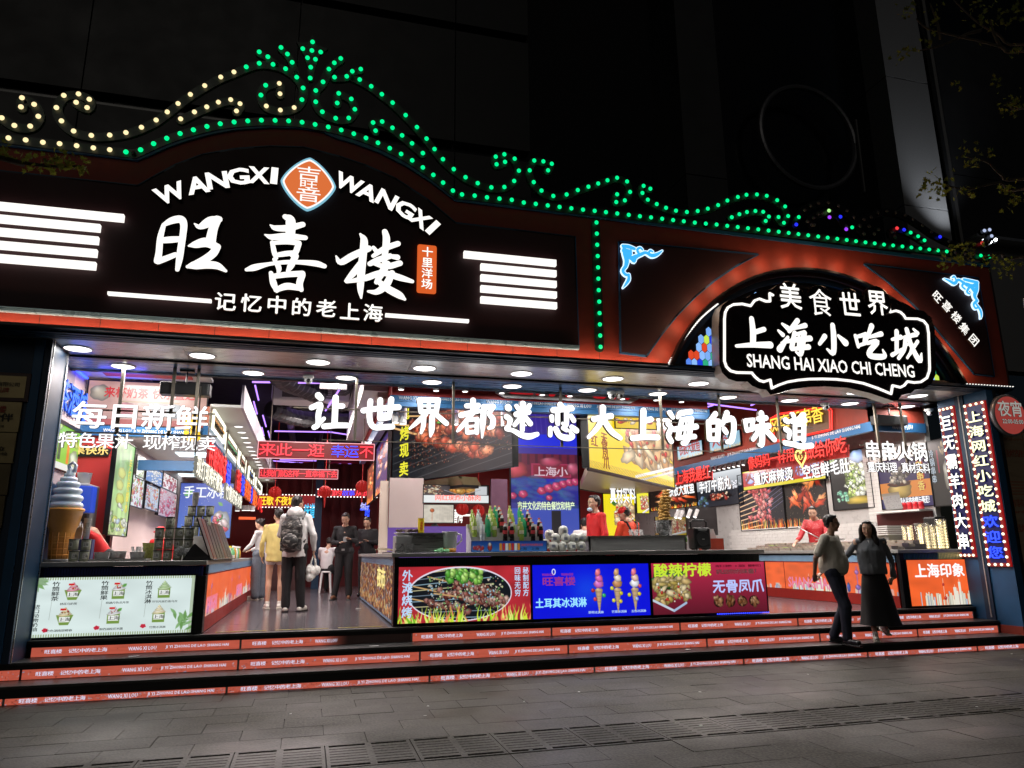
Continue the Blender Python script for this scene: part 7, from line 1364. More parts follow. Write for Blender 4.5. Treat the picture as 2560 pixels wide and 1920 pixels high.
for i in range(5): p = Vector((-2.86 + i * .022, 10.38, LT + .27)); b.prism([p, p + Vector((.02, 0, 0)), p + Vector((.03, .0, .12)), p + Vector((.012, 0, .20)), p + Vector((0, 0, .11))], (0, .02, 0))
b.build('napkin', white, nk); b = MB(); b.box(-2.9, 10.34, LT, -2.74, 10.44, LT + .27); b.build('holder', mat('navy box', (.02, .03, .12), .5), nk)
# tilted menu books
cover = ['1a1c1e', 'b8381c', '2a3038', '1c3a30', '40484c', 'a05038', '686c60', '8a8c84']
for i in range(8):
 y = 10.1 + i * .36; x = -1.33 + .0 * i; o = empty('menu_book', (x, y, LT), 'menu board leaning in the rack on the left counter, %s from the front' % od[i], 'menu', 'leaning menu boards in the rack'); t = math.radians(21)
 u = Vector((-math.sin(t), 0, math.cos(t))); n = Vector((math.cos(t), 0, math.sin(t))); c = Vector((-1.27, y, LT + .27))
 b = MB(); b.obox(c, VY, u, n, .30, .54, .014); b.build('board', mat('menu edge %d' % i, [v * .8 for v in lin(cover[i])[:3]], .3, var=0), o)
 pc_ = pic_grid('menu book %d' % i, 100 + i, ['e8e0d0', 'c8b8a0', 'f0f0f0', 'd85030', '90a0a8'], cover[i], 50, 140, 30, (1, 4), .12); q = quad('cover', [c - VY * .14 - u * .26 + n * .009, c + VY * .14 - u * .26 + n * .009, c + VY * .14 + u * .26 + n * .009, c - VY * .14 + u * .26 + n * .009], pc_, o)
b = MB(); b.prism([Vector((-1.5, 9.98, LT)), Vector((-1.16, 9.98, LT)), Vector((-1.16, 9.98, LT + .02)), Vector((-1.36, 9.98, LT + .2)), Vector((-1.38, 9.98, LT + .2))], (0, .01, 0)); b.box(-1.5, 9.98, LT, -1.14, 12.9, LT + .012); tag(b.build('menu_rack', black), 'black wire rack holding the leaning menu boards', 'rack')
bagm = mat('crumpled clear bag', (.7, .7, .7), .25, trans=.4, bump=.6, scale=40); b = MB();
for i in range(7): b.ell((-1.5 + rng.uniform(-.06, .06), 10.1 + rng.uniform(-.04, .05), LT + .09 + rng.uniform(0, .1)), (.06, .05, .05), n=8, m=6)
tag(b.build('plastic_bag', bagm), 'crumpled clear plastic bag behind the menu rack', 'bag')
# sauces at the far end of the left counter
for i in range(10):
 x, y = -1.42 + (i % 2) * .09, 14.5 + (i // 2) * .32; o = empty('sauce_bottle', (x, y, LT), '%s sauce bottle with a %s cap at the far end, %s from the front' % (('amber', 'green', 'clear')[i % 3], ('yellow', 'white')[i % 2], od[i]), 'bottle', 'sauce bottles at the far end of the left counter')
 b = MB(); b.lathe((x, y, LT), [(.035, 0), (.037, .12), (.018, .17), (.016, .2)], 12); b.build('bottle', mat(('amber glass', 'green glass', 'pale glass')[i % 3], [(.5, .3, .05), (.15, .4, .2), (.6, .65, .6)][i % 3], .15), o, True); b = MB(); b.lathe((x, y, LT + .2), [(.02, 0), (.02, .03)], 10); b.build('cap', mat(('yellow cap', 'white cap')[i % 2], [(.7, .6, .05), (.8, .8, .8)][i % 2], .4), o)
for i in range(3): tub(-1.33, 12.9 + i * .35, LT, .05, .055, .1, 'small tub of %s topping near the far customers' % ('yellow', 'pale', 'orange')[i], mat('yellow topping', (.7, .5, .15), .5))
b = MB(); b.box(-1.45, 12.6, LT, -1.26, 14.2, LT + .06); bevel(tag(b.build('serving_board', mat('pale board', (.6, .58, .52), .5)), 'pale serving ledge on the left counter near the customers', 'tray'), .01)
# ---------------------------------------------------------------- centre counter
gd = empty('griddle', (1.5, 10.2, CT), 'steel griddle cabinet with a side switch at the left end of the centre counter', 'griddle')
b = MB(); b.box(1.14, 10.12, CT, 1.36, 10.5, CT + .23); bevel(b.build('side_unit', greysteel, gd), .01); b = MB(); b.box(1.36, 10.1, CT, 1.79, 10.5, CT + .26); bevel(b.build('cabinet', steel, gd), .006); b = MB(); b.box(1.36, 10.095, CT + .16, 1.79, 10.1, CT + .175); b.box(1.34, 10.06, CT + .255, 1.8, 10.52, CT + .265); b.build('front_lip', steel, gd); b = MB(); b.tube([(1.12, 10.05, CT + .02), (1.17, 10.06, CT + .05), (1.22, 10.08, CT + .1)], .008, 6); b.ell((1.225, 10.1, CT + .11), (.02, .02, .02)); b.build('switch_cable', black, gd)
sk_ = empty('skewer_tray', (1.0, 10.8, CT), 'shallow tray of raw skewers on the corridor end of the centre counter', 'tray'); b = MB(); b.box(1.1, 10.55, CT, 1.45, 11.6, CT + .02); b.build('tray', steel, sk_); b = MB()
for i in range(40): y = 10.6 + i * .024; b.tube([(1.04 + rng.uniform(-.05, .03), y, CT + .05 + rng.uniform(0, .02)), (1.3, y + .02, CT + .035)], .004, 4);
tag(b.build('skewer_sticks', mat('bamboo stick', (.6, .5, .35), .6), sk_), kind='stuff'); b = MB()
for i in range(60): b.ell((1.2 + rng.uniform(0, .2), 10.6 + rng.uniform(0, .96), CT + .04), (.03, .012, .012), n=6, m=4)
tag(b.build('meat_pieces', mat('raw meat', (.4, .12, .08), .4), sk_), kind='stuff')
ro = empty('basket_bowl', (1.3, 10.3, CT + .24), 'white shallow dish of dark skewers on top of the griddle', 'dish'); b = MB(); b.lathe((1.3, 10.3, CT + .235), [(.12, 0), (.17, .03), (.17, .035), (.11, .008)], 20); b.build('dish', white, ro, True); b = MB()
for i in range(26): b.ell((1.3 + rng.uniform(-.13, .2), 10.3 + rng.uniform(-.1, .1), CT + .28 + rng.uniform(0, .03)), (.03, .02, .018), n=6, m=4)
tag(b.build('dark_food', mat('dark food', (.06, .03, .025), .5), ro), kind='stuff')
b = MB(); b.cyl((1.5, 10.28, CT + .266), (1.5, 10.28, CT + .47), .045, n=18); ytb = b.build('yellow_canister', mat('yellow tube', (.75, .55, .02), .35)); tag(ytb, 'tall yellow canister with red characters on the griddle cabinet', 'canister'); text('lettering', '调味料', (1.5, 10.233, CT + .42), (1.5, 10.233, CT + .31), .035, rd_, ytb, .01, .002, .001, vertical=True, res=1)
for x_, s_ in ((1.13, .1), (1.28, .09)): o = empty('glass_block', (x_, 10.02, CT), '%s clear square jar in front of the griddle' % ('left' if x_ < 1.2 else 'right'), 'jar'); b = MB(); b.box(x_, 10.0, CT, x_ + s_, 10.0 + s_, CT + s_ * 1.3); b.build('jar', mat('clear plastic', (.9, .9, .9), .08, trans=.85, var=0), o); b = MB(); b.box(x_ + .015, 10.015, CT + .01, x_ + s_ - .015, 10 + s_ - .015, CT + .05); b.build('contents', mat('grey contents', (.4, .38, .35), .5), o)
pj = empty('measuring_jug', (1.9, 10.12, CT), 'large frosted measuring jug with orange liquid at its bottom', 'jug'); b = MB(); b.lathe((1.88, 10.12, CT), [(.085, 0), (.105, .27), (.11, .28), (.103, .275), (.082, .006)], 26); b.build('jug', mat('frosted jug', (.78, .8, .82), .25, trans=.1, var=0), pj, True); b = MB(); b.tube([(1.98, 10.12, CT + .25), (2.04, 10.12, CT + .24), (2.045, 10.12, CT + .16), (1.975, 10.12, CT + .10)], .012, 8); b.build('handle', MT['frosted jug'], pj, True); b = MB(); b.lathe((1.88, 10.12, CT), [(.087, .002), (.09, .055), (.001, .056)], 24); b.build('liquid', mat('orange liquid', (.75, .3, .03), .3), pj, True)
b = MB();
for i in range(5): b.ell((1.68 + i * .035, 10.02, CT + .02), (.04, .05, .02 + .012 * (i % 3)), n=8, m=6)
tag(b.build('green_cloth', mat('green cloth', (.25, .6, .3), .8)), 'light green cloth lying beside the frosted jug', 'cloth')
# bottles
def bottle(kind):
 body, liq, capc, label = {'cola': ('dark cola bottle', (.012, .006, .005), (.7, .12, .06), (.55, .05, .06)), 'green': ('green soda bottle', (.03, .38, .16), (.75, .62, .25), None), 'lime': ('lime drink bottle', (.35, .5, .08), (.7, .6, .25), (.75, .75, .5)), 'water': ('clear water bottle', (.75, .8, .85), (.8, .8, .8), (.75, .78, .8))}[kind]
 o = empty('drink_bottle', (0, 0, 0), body, 'bottle'); cm = mat(kind + ' bottle liquid', liq, .08, trans=0 if kind == 'cola' else .15, var=0, coat=.5)
 b = MB(); b.lathe((0, 0, 0), [(.028, 0), (.033, .01), (.033, .07), (.029, .085), (.029, .12), (.033, .135), (.033, .165), (.026, .2), (.015, .235), (.013, .25)], 16); b.build('bottle', cm, o, True)
 b = MB(); b.lathe((0, 0, 0), [(.0155, .25), (.0155, .268), (.002, .269)], 12); b.build('cap', mat(kind + ' cap', capc, .4, var=0), o)
 if label: b = MB(); b.lathe((0, 0, 0), [(.0335, .10), (.0335, .15)], 16, cap=False); lb_ = b.build('paper_label', mat(kind + ' label', label, .5, var=.3, scale=90), o)
 if kind == 'cola': b = MB(); b.lathe((0, 0, 0), [(.0262, .205), (.0155, .237), (.0135, .249)], 14, cap=False); b.build('clear_neck', mat('clear neck', (.6, .6, .6), .1, var=0), o)
 return o
proto = {k: bottle(k) for k in ('cola', 'green', 'lime', 'water')}; used_ = set()
gname = {'cola': 'dark cola bottles on the step rack', 'green': 'green soda bottles on the step rack', 'lime': 'lime drink bottles on the step rack', 'water': 'clear water bottles on the step rack'}
def putb(kind, x, row, lab):
 p = (x, 10.08 + .085 * row, CT + .145 + .062 * row)
 if kind not in used_: o = proto[kind]; o.location = p; used_.add(kind)
 else: o = copy_tree(proto[kind], p)
 o['label'] = lab; o['group'] = gname[kind]; return o
cols3 = [('lime', 2.24, [1, 2, 3]), ('water', 2.33, [0, 1, 2, 3]), ('green', 2.44, [1, 2]), ('lime', 2.53, [1, 2, 3, 4]), ('green', 2.60, [3, 4]), ('cola', 2.66, [0, 2, 3, 4]), ('cola', 2.76, [0, 1]), ('lime', 2.82, [2, 3, 4]), ('lime', 2.90, [0, 1]), ('green', 2.97, [1, 2, 3, 4]), ('cola', 3.07, [0, 1, 2, 3]), ('cola', 3.19, [0, 1])]
cn_ = {'cola': 'dark cola bottle', 'green': 'green soda bottle', 'lime': 'lime green drink bottle', 'water': 'clear water bottle'}
seen_ = {}
for (kd, x, rows_) in cols3:
 seen_[kd] = seen_.get(kd, 0) + 1
 for r_ in rows_: putb(kd, x, r_, '%s in the %s row, %s %s column from the left' % (cn_[kd], ('front', 'second', 'third', 'fourth', 'rear')[r_], od[seen_[kd] - 1], kd))
rk_ = empty('step_rack', (2.7, 10.1, CT), 'clear stepped rack carrying the drink bottles', 'rack')
for r_ in range(5): b = MB(); b.box(2.18, 10.04 + .085 * r_, CT, 3.24, 10.12 + .085 * r_, CT + .143 + .062 * r_); b.build('step', mat('clear rack', (.5, .5, .48), .2), rk_)
bs = Cv(300, 40, '1850a0', 120); bs.grad('1848a0', '3880d0'); bs.mess(24, (8, 20, 50, 38), (3, 6), ['c83040', 'e0e0f0', 'd04858']); bs.ell(72, 22, 9, 16, 'c03030'); bs.ell(72, 12, 6, 8, 'f0e8e0')
for i in range(7): bs.rect(110 + i * 12, 8, 120 + i * 12, 36, ['e8a030', 'd03028', 'f0f0e0'][i % 3])
cB_ = [Vector((2.16, 10.0, CT + .005)), Vector((3.24, 10.0, CT + .005)), Vector((3.24, 10.0, CT + .145)), Vector((2.16, 10.0, CT + .145))]
rbs, _, _ = lightbox('bottle_sign', 'low blue printed strip sign in front of the bottle rack', 'sign', cB_, bs.material('bottle strip print', .35), mat('navy box', (.02, .03, .12), .5), .03, .005); ht(rbs, cB_, '上海老字号有限公司', .62, .95, .5, .035, rd_, .01); ht(rbs, cB_, '上海 上海', .62, .9, .1, .04, inkm, .01)
# wrapped coconuts
coco = mat('white netted coconut', (.8, .8, .74), .5, var=.15, scale=5, bump=.4)
c0c = empty('coconut', (0, 0, 0), 'white coconut in a foam net', 'coconut', 'white netted coconuts piled on the centre counter'); b = MB(); b.lathe((0, 0, 0), [(.04, 0), (.06, .02), (.068, .06), (.064, .1), (.045, .128), (.015, .138)], 18); b.build('husk', coco, c0c, True)
b = MB()
for i in range(10):
 for sg in (-1, 1): b.tube([(math.cos(2 * math.pi * i / 10 + sg * t * 1.2) * r_, math.sin(2 * math.pi * i / 10 + sg * t * 1.2) * r_, z) for t, r_, z in ((0, .06, .02), (.33, .0695, .055), (.66, .066, .098), (1, .045, .13))], .0018, 4)
b.build('net', mat('foam net', (.75, .75, .72), .6), c0c); b = MB()
for i in range(5): a0, a1 = -1.9 + i * .14, -1.9 + (i + 1) * .14; b.add([(.0715 * math.cos(a), .0715 * math.sin(a), z) for a, z in ((a0, .045), (a1, .045), (a1, .085), (a0, .085))], [(0, 1, 2, 3)])
b.build('sticker', mat('blue grey sticker', (.25, .28, .35), .5, var=.5, scale=200), c0c)
cc_ = [(3.37, 0, 10.07), (3.51, 0, 10.07), (3.65, 0, 10.07), (3.79, 0, 10.07), (3.42, .115, 10.12), (3.57, .115, 10.12), (3.70, .115, 10.12), (3.83, .12, 10.14), (3.36, .17, 10.22), (3.55, .225, 10.16), (3.30, .04, 10.22), (3.5, 0, 10.24), (3.7, 0, 10.24)]
cl_ = ['bottom row, far left', 'bottom row, second from left', 'bottom row, third from left', 'bottom row, beside the steel tray', 'middle row, far left', 'middle row, second from left', 'middle row, third from left', 'middle row, beside the steel tray', 'upper left behind the middle row', 'topmost of the pile', 'half hidden behind the bottle sign end', 'rear bottom left, mostly hidden', 'rear bottom right, mostly hidden']
for i, ((x, z, y), l_) in enumerate(zip(cc_, cl_)):
 o = c0c if i == 0 else copy_tree(c0c, (0, 0, 0)); o.location = (x, y, CT + z); o.rotation_euler = (rng.uniform(-.2, .2), 0, rng.uniform(-.5, .5)); o['label'] = 'white netted coconut, ' + l_
# steel well
sw = empty('steel_trough', (4.7, 10.1, CT), 'long plain steel trough on the centre counter in front of the red workers', 'trough'); b = MB(); b.box(3.9, 10.03, CT, 5.44, 10.05, CT + .2); b.box(3.9, 10.05, CT + .13, 5.44, 10.07, CT + .205); b.box(3.9, 10.03, CT, 3.92, 10.5, CT + .2); b.box(5.42, 10.03, CT, 5.44, 10.5, CT + .2); b.build('trough', greysteel, sw); b = MB(); b.box(3.88, 10.02, CT + .2, 5.46, 10.06, CT + .212); b.build('rim', steel, sw)
# pail of tall wafers
pl_ = empty('wafer_pail', (5.2, 10.25, CT + .2), 'dark steel pail holding a tall bundle of golden egg waffle cones', 'pail'); b = MB(); b.lathe((5.2, 10.25, CT + .19), [(.115, 0), (.14, .25), (.148, .255), (.138, .25), (.11, .01)], 26); b.build('pail', mat('pail steel', (.25, .25, .25), .25, metal=.8, var=.4, scale=30), pl_, True)
b = MB(); b.box(5.0, 10.1, CT, 5.42, 10.45, CT + .19); tag(b.build('pail_stand', greysteel), 'low steel stand under the waffle pail', 'stand')
wfm = mat('golden wafer', (.62, .36, .09), .5, var=.25, scale=20, bump=.4)
for i in range(7):
 a = i * .9; bx, by = 5.17 + .055 * math.cos(a), 10.25 + .05 * math.sin(a); b = MB(); L_ = .55 + .05 * (i % 3); lean = .20
 for j in range(15): t = j / 14; b.ell((bx + lean * t * L_ + .012 * math.sin(j * 2), by + .03 * t, CT + .24 + t * L_), (.045, .04, .024), n=9, m=6)
 b.build('wafer', wfm, pl_, True)
# portable speaker
ps = empty('portable_speaker', (5.72, 10.1, CT), 'black portable loudspeaker with a carry handle on the centre counter', 'loudspeaker'); b = MB(); b.box(5.585, 10.02, CT + .015, 5.865, 10.24, CT + .33); bevel(b.build('cabinet', black, ps), .03, 3); b = MB(); b.tube([(5.60, 10.13, CT + .3), (5.59, 10.13, CT + .42), (5.63, 10.13, CT + .44), (5.82, 10.13, CT + .44), (5.86, 10.13, CT + .42), (5.85, 10.13, CT + .3)], .014, 8); b.build('handle', black, ps); b = MB(); b.lathe((5.725, 10.015, CT + .16), [(.115, 0), (.115, .008), (.1, .004), (.02, .002)], 26, -VY); b.build('speaker_cone', mat('speaker cloth', (.02, .02, .022), .8), ps, True); b = MB(); b.box(5.65, 10.012, CT + .285, 5.80, 10.02, CT + .31); b.box(5.705, 10.008, CT + .15, 5.745, 10.012, CT + .165); b.build('control_strip', greysteel, ps); b = MB(); b.box(5.62, 10.05, CT, 5.65, 10.2, CT + .02); b.box(5.8, 10.05, CT, 5.83, 10.2, CT + .02); b.build('feet', black, ps)
rb_ = empty('red_box', (6.05, 10.3, CT), 'open red plastic box holding a white leaning card behind the portable speaker', 'box'); b = MB(); b.box(5.92, 10.2, CT, 6.18, 10.22, CT + .17); b.box(5.92, 10.2, CT, 5.93, 10.5, CT + .17); b.box(6.17, 10.2, CT, 6.18, 10.5, CT + .17); b.box(5.92, 10.48, CT, 6.18, 10.5, CT + .17); b.build('box', mat('red plastic', (.5, .06, .03), .4), rb_); b = MB(); b.obox((6.03, 10.3, CT + .22), VX, Vector((-.3, 0, .95)).normalized(), VY, .15, .2, .01); b.build('card', white, rb_)
b = MB(); b.lathe((5.5, 10.2, CT), [(.04, 0), (.045, .1), (.04, .1)], 14); o = b.build('glass_jar', mat('clear plastic', (.9, .9, .9), .08, trans=.85, var=0)); tag(o, 'clear jar with green sprigs beside the portable speaker', 'jar'); b = MB()
for i in range(14): b.ell((5.5 + rng.uniform(-.04, .04), 10.2 + rng.uniform(-.03, .03), CT + .1 + rng.uniform(0, .1)), (.018, .01, .02), n=6, m=4)
b.build('sprigs', mat('sprig green', (.2, .4, .08), .6), o)
tub(4.95, 10.35, CT + .2, .08, .09, .03, 'shallow steel plate beside the waffle pail', None, 'plate', steel)
# ---------------------------------------------------------------- right counter
pan = mat('tray porcelain', (.32, .28, .24), .3)
pm0 = MB(); pm0.box(-.07, -.17, 0, .07, .17, .01); pm0.box(-.07, -.17, 0, -.062, .17, .06); pm0.box(.062, -.17, 0, .07, .17, .06); pm0.box(-.07, -.17, 0, .07, -.162, .06); pm0.box(-.07, .162, 0, .07, .17, .06); pmesh = pm0.mesh('tray_body', pan)
fills = [mat('food ' + n_, c_, .5, var=.4, scale=40, bump=.5) for n_, c_ in (('red', (.35, .06, .04)), ('brown', (.25, .12, .05)), ('pale', (.6, .5, .35)), ('green', (.3, .55, .04)), ('dark', (.06, .04, .03)))]
fm_ = []
for f_ in fills: b = MB(); [b.ell((rng.uniform(-.05, .05), rng.uniform(-.15, .15), .045), (.022, .03, .02), n=6, m=4) for _ in range(22)]; fm_.append(b.mesh('food', f_))
for r_ in range(3):
 for i in range(11):
  y = 10.25 + i * .38; x = 9.25 + r_ * .22; z = RT + .0 + r_ * .045; o = empty('food_tray', (x, y, z), 'food tray in the %s row of the hot pot bar, %s from the front' % (('nearest', 'middle', 'rear')[r_], od[i]), 'food tray', 'food trays along the right counter'); piece('tray', pmesh, (x, y, z), o); piece('food', fm_[[0, 4, 1, 2, 0, 3, 1, 2][(i * 3 + r_ * 2) % 8]], (x, y, z), o)
b = MB(); b.box(9.14, 10.0, RT, 9.36, 14.5, RT + .002); b.box(9.36, 10.0, RT, 9.58, 14.5, RT + .043); b.box(9.58, 10, RT, 9.8, 14.5, RT + .088); tag(b.build('tray_steps', mat('dark ledge', (.10, .09, .08), .5)), 'stepped steel ledge carrying the food trays', 'ledge')
b = MB(); b.lathe((9.78, 12.3, RT + .16), [(.02, 0), (.26, .03), (.27, .05), (.02, .03)], 22); b.tube([(9.6, 12.3, RT + .2), (9.3, 12.6, RT + .45)], .012, 6); tag(b.build('wok_lid', steel, None, True), 'shallow steel pan with a long handle over the trays', 'pan')
rods = emi('warm rod light', (1, .80, .42), 3.5)
for i, (x, y, r_, h_, lab) in enumerate(((9.70, 10.25, .085, .40, 'first tall clear canister with glowing skewers, left of the group'), (9.93, 10.18, .11, .43, 'wide clear canister with glowing skewers, second from the left'), (10.17, 10.12, .10, .40, 'clear canister with bright glowing rods, third from the left'), (10.36, 10.2, .09, .50, 'tall clear canister with a red top at the right end'))):
 o = empty('skewer_canister', (x, y, RT), lab, 'canister', 'clear canisters with glowing rods on the right counter'); b = MB(); b.lathe((x, y, RT), [(r_, 0), (r_, h_), (r_ - .004, h_), (r_ - .004, .01)], 26, cap=False); b.build('cylinder', mat('clear acrylic', (.95, .93, .85), .05, trans=.9, var=0, alpha=.45), o, True)
 for q in range(3): a = 2.1 * q + i; px, py = x + r_ * .6 * math.cos(a), y + r_ * .6 * math.sin(a); b = MB(); [b.ell((px, py, RT + .03 + j * .045), (.014, .014, .02), n=7, m=5) for j in range(int(h_ / .05))]; b.build('glowing_rod', rods, o)
 b = MB(); b.tube([(x - r_ * .5, y, RT + .02), (x - r_ * .3, y + .02, RT + h_ * .8)], .006, 6); b.tube([(x + r_ * .3, y, RT + .02), (x + r_ * .5, y + .02, RT + h_ * .85)], .006, 6); b.build('skewer', mat('bamboo stick', (.6, .5, .35), .6), o)
 b = MB(); b.lathe((x, y, RT), [(r_ + .01, 0), (r_ + .01, .012)], 22); b.build('base', mat('brass base', (.4, .3, .12), .35, metal=.7), o)
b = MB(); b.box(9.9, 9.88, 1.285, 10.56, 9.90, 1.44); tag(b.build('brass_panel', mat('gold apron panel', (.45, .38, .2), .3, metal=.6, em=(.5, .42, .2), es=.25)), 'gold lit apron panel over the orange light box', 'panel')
bx_ = empty('black_bin', (10.5, 10.25, RT), 'tall black bin bag stand behind the glowing canisters', 'bin'); b = MB(); b.box(10.40, 10.35, RT, 10.66, 10.62, RT + .55); bevel(b.build('bin', black, bx_), .03)
for i in range(4): o = empty('red_can', (10.5, 10.75 + i * .13, 2.16), 'red drink can on the white wall shelf, %s from the front' % od[i], 'can', 'red cans on the wall shelf'); b = MB(); b.lathe((10.55, 10.75 + i * .13, P('l', 1080, 1030, X=WX - .2).z), [(.045, 0), (.045, .13), (.038, .14)], 14); b.build('can', mat('red can', (.55, .02, .03), .3), o, True)
mcard = empty('menu_card', P('l', 1180, 1010, X=10.4), 'cream menu card leaning on the wall shelf', 'menu'); c = [P('l', 1140, 1012, X=10.45), P('l', 1270, 1000, X=10.45), P('l', 1235, 870, X=10.55), P('l', 1100, 890, X=10.55)]; quad('card', c, Cv(60, 60, 'd8d4c8', 130).rect(0, 0, 60, 10, 'c8a840').mess(80, (6, 14, 54, 56), (.5, 1.2), ['808078'], hl=0).material('menu card print', .15), mcard)
for i in range(5): o = empty('white_basin', (9.95, 10.95, RT + .3), 'white stacked basin behind the canisters, %s from the bottom' % od[i], 'basin', 'stacked white basins'); b = MB(); b.box(9.75, 10.75, RT + .25 + i * .035, 10.3, 11.1, RT + .27 + i * .035); b.build('basin', white, o)
b = MB(); b.box(9.8, 10.8, RT, 10.25, 11.05, RT + .248); tag(b.build('basin_stand', greysteel), 'steel stand below the stacked basins', 'stand')
# ribbon of tiny blue leds below the pink box
b = MB()
for x in np.arange(5.75, 6.6, .035): b.box(x, 9.80, .555, x + .014, 9.812, .567)
o = b.build('blue_led_string', emi('tiny blue led', (.03, .05, 1), 4, samp=False)); tag(o, 'string of tiny blue lights under the pink light box', 'light string', kind='stuff')
b = MB(); b.box(-.9, 21, .54, -.2, 21.5, 1.25);
tag(b.build('rear_table', mat('dark table', (.05, .02, .02), .4)), 'dark table at the back of the corridor', 'table')
# white stool at the back
st_ = empty('white_stool', (.45, 19.3, .54), 'white plastic stool at the back of the corridor', 'stool'); sx0, sx1 = P('i', 1325, 1050, Y=19.3).x, P('i', 1440, 1050, Y=19.3).x; x_, w_ = (sx0 + sx1) / 2, (sx1 - sx0) / 2
b = MB(); b.box(x_ - w_ * .8, 19.1, 1.02, x_ + w_ * .8, 19.5, 1.06); bevel(b.build('seat', white, st_), .015)
for sx_ in (-1, 1):
 for sy_ in (-1, 1): b = MB(); b.tube([(x_ + sx_ * w_ * .7, 19.3 + sy_ * .16, 1.03), (x_ + sx_ * w_, 19.3 + sy_ * .2, .54)], [.03, .02], 6); b.build('leg', white, st_)
# scraps on the steps
b = MB()
for (k, x, y, Z_) in (('g', 930, 1222, .36), ('i', 1730, 1335, .54), ('q', 370, 320, .36), ('r', 900, 352, .0), ('r', 270, 288, .18)):
 p = P(k, x, y, Z=Z_); [b.ell(p + Vector((rng.uniform(-.05, .05), rng.uniform(-.02, .02), .006)), (.03, .012, .005), n=6, m=4) for _ in range(3)]
tag(b.build('scraps', white), 'small white paper scraps lying on the steps and floor', 'litter', kind='stuff')
# ================================================================ people
skin = mat('skin', (.50, .30, .21), .5, var=.05, scale=6, sub=.1); skind = mat('tanned skin', (.36, .20, .13), .5, var=.05, sub=.08)
hairm = mat('black hair', (.010, .008, .008), .4, var=.4, scale=60, stretch=(3, 3, .4), bump=.4)
def fuse(b, name, m, parent, voxel=.012, smooth=3, fold=0, fs=9, cut=None):
 me = b.mesh(name, m, (0, 0, 0)); o = bpy.data.objects.new('tmp', me); COL.objects.link(o)
 r = o.modifiers.new('r', 'REMESH'); r.mode = 'VOXEL'; r.voxel_size = voxel; s = o.modifiers.new('s', 'SMOOTH'); s.iterations = smooth; s.factor = .5
 bpy.context.view_layer.update(); m2 = bpy.data.meshes.new_from_object(o.evaluated_get(bpy.context.evaluated_depsgraph_get())); bpy.data.objects.remove(o); bpy.data.meshes.remove(me)
 n = len(m2.vertices); co_ = np.empty(n * 3); m2.vertices.foreach_get('co', co_); co_ = co_.reshape(-1, 3)
 if fold:
  nr = np.empty(n * 3); m2.vertices.foreach_get('normal', nr); nr = nr.reshape(-1, 3)
  d = np.array([noise.noise(Vector((c[0] * fs, c[1] * fs, c[2] * fs * .55))) + .5 * noise.noise(Vector((c[0] * fs * 2.3, c[1] * fs * 2.3, c[2] * fs * 1.2 + 7))) for c in co_]); co_ += nr * (d * fold)[:, None]
 org = ORG[parent.name]; co_ -= np.array(org[:]); m2.vertices.foreach_set('co', co_.ravel()); m2.name = name
 if not m2.materials: m2.materials.append(m)
 m2.shade_smooth(); m2.update(); ob = bpy.data.objects.new(name, m2); COL.objects.link(ob); ob.parent = parent; ORG[ob.name] = org; return ob
class Body:
 """joints in (left, forward, up) metres for a 1.72 m figure; scaled, turned and placed"""
 def __init__(s, pos, heading, H, lean=0, **j):
  s.k = H / 1.72; s.p = Vector(pos); a = math.radians(heading); s.F = Vector((math.cos(a), math.sin(a), 0)); s.L = Vector((-math.sin(a), math.cos(a), 0))
  d = dict(pel=(0, 0, .93), hipL=(.09, 0, .90), hipR=(-.09, 0, .90), kneL=(.10, .02, .49), kneR=(-.10, .02, .49), ankL=(.10, -.01, .08), ankR=(-.10, -.01, .08), toeL=(.12, .14, .035), toeR=(-.12, .14, .035), wai=(0, .0, 1.08), che=(0, 0, 1.27), nec=(0, -.01, 1.44), hea=(0, .02, 1.60), shoL=(.18, -.01, 1.39), shoR=(-.18, -.01, 1.39), elbL=(.235, -.03, 1.11), elbR=(-.235, -.03, 1.11), wriL=(.24, .05, .88), wriR=(-.24, .05, .88), hanL=(.235, .07, .80), hanR=(-.235, .07, .80), look=(0, 1, 0))
  d.update(j); s.d = d
 def w(s, q): q = s.d[q] if isinstance(q, str) else q; return s.p + (s.L * q[0] + s.F * q[1] + VZ * q[2]) * s.k
 def head_axes(s):
  l = s.d['look']; f = (s.L * l[0] + s.F * l[1] + VZ * l[2]).normalized(); r = f.cross(VZ).normalized(); u = r.cross(f).normalized(); return f, r, u
def cap(b, p, q, r0, r1, n=10):
 p, q = Vector(p), Vector(q); t = (q - p); L = t.length; t = t / max(L, 1e-6); pts, rs = [], []
 for a in (-80, -50, -20): pts.append(p + t * r0 * math.sin(math.radians(a))); rs.append(r0 * math.cos(math.radians(a)))
 for a in (20, 50, 80): pts.append(q + t * r1 * math.sin(math.radians(a))); rs.append(r1 * math.cos(math.radians(a)))
 b.tube(pts, rs, n)
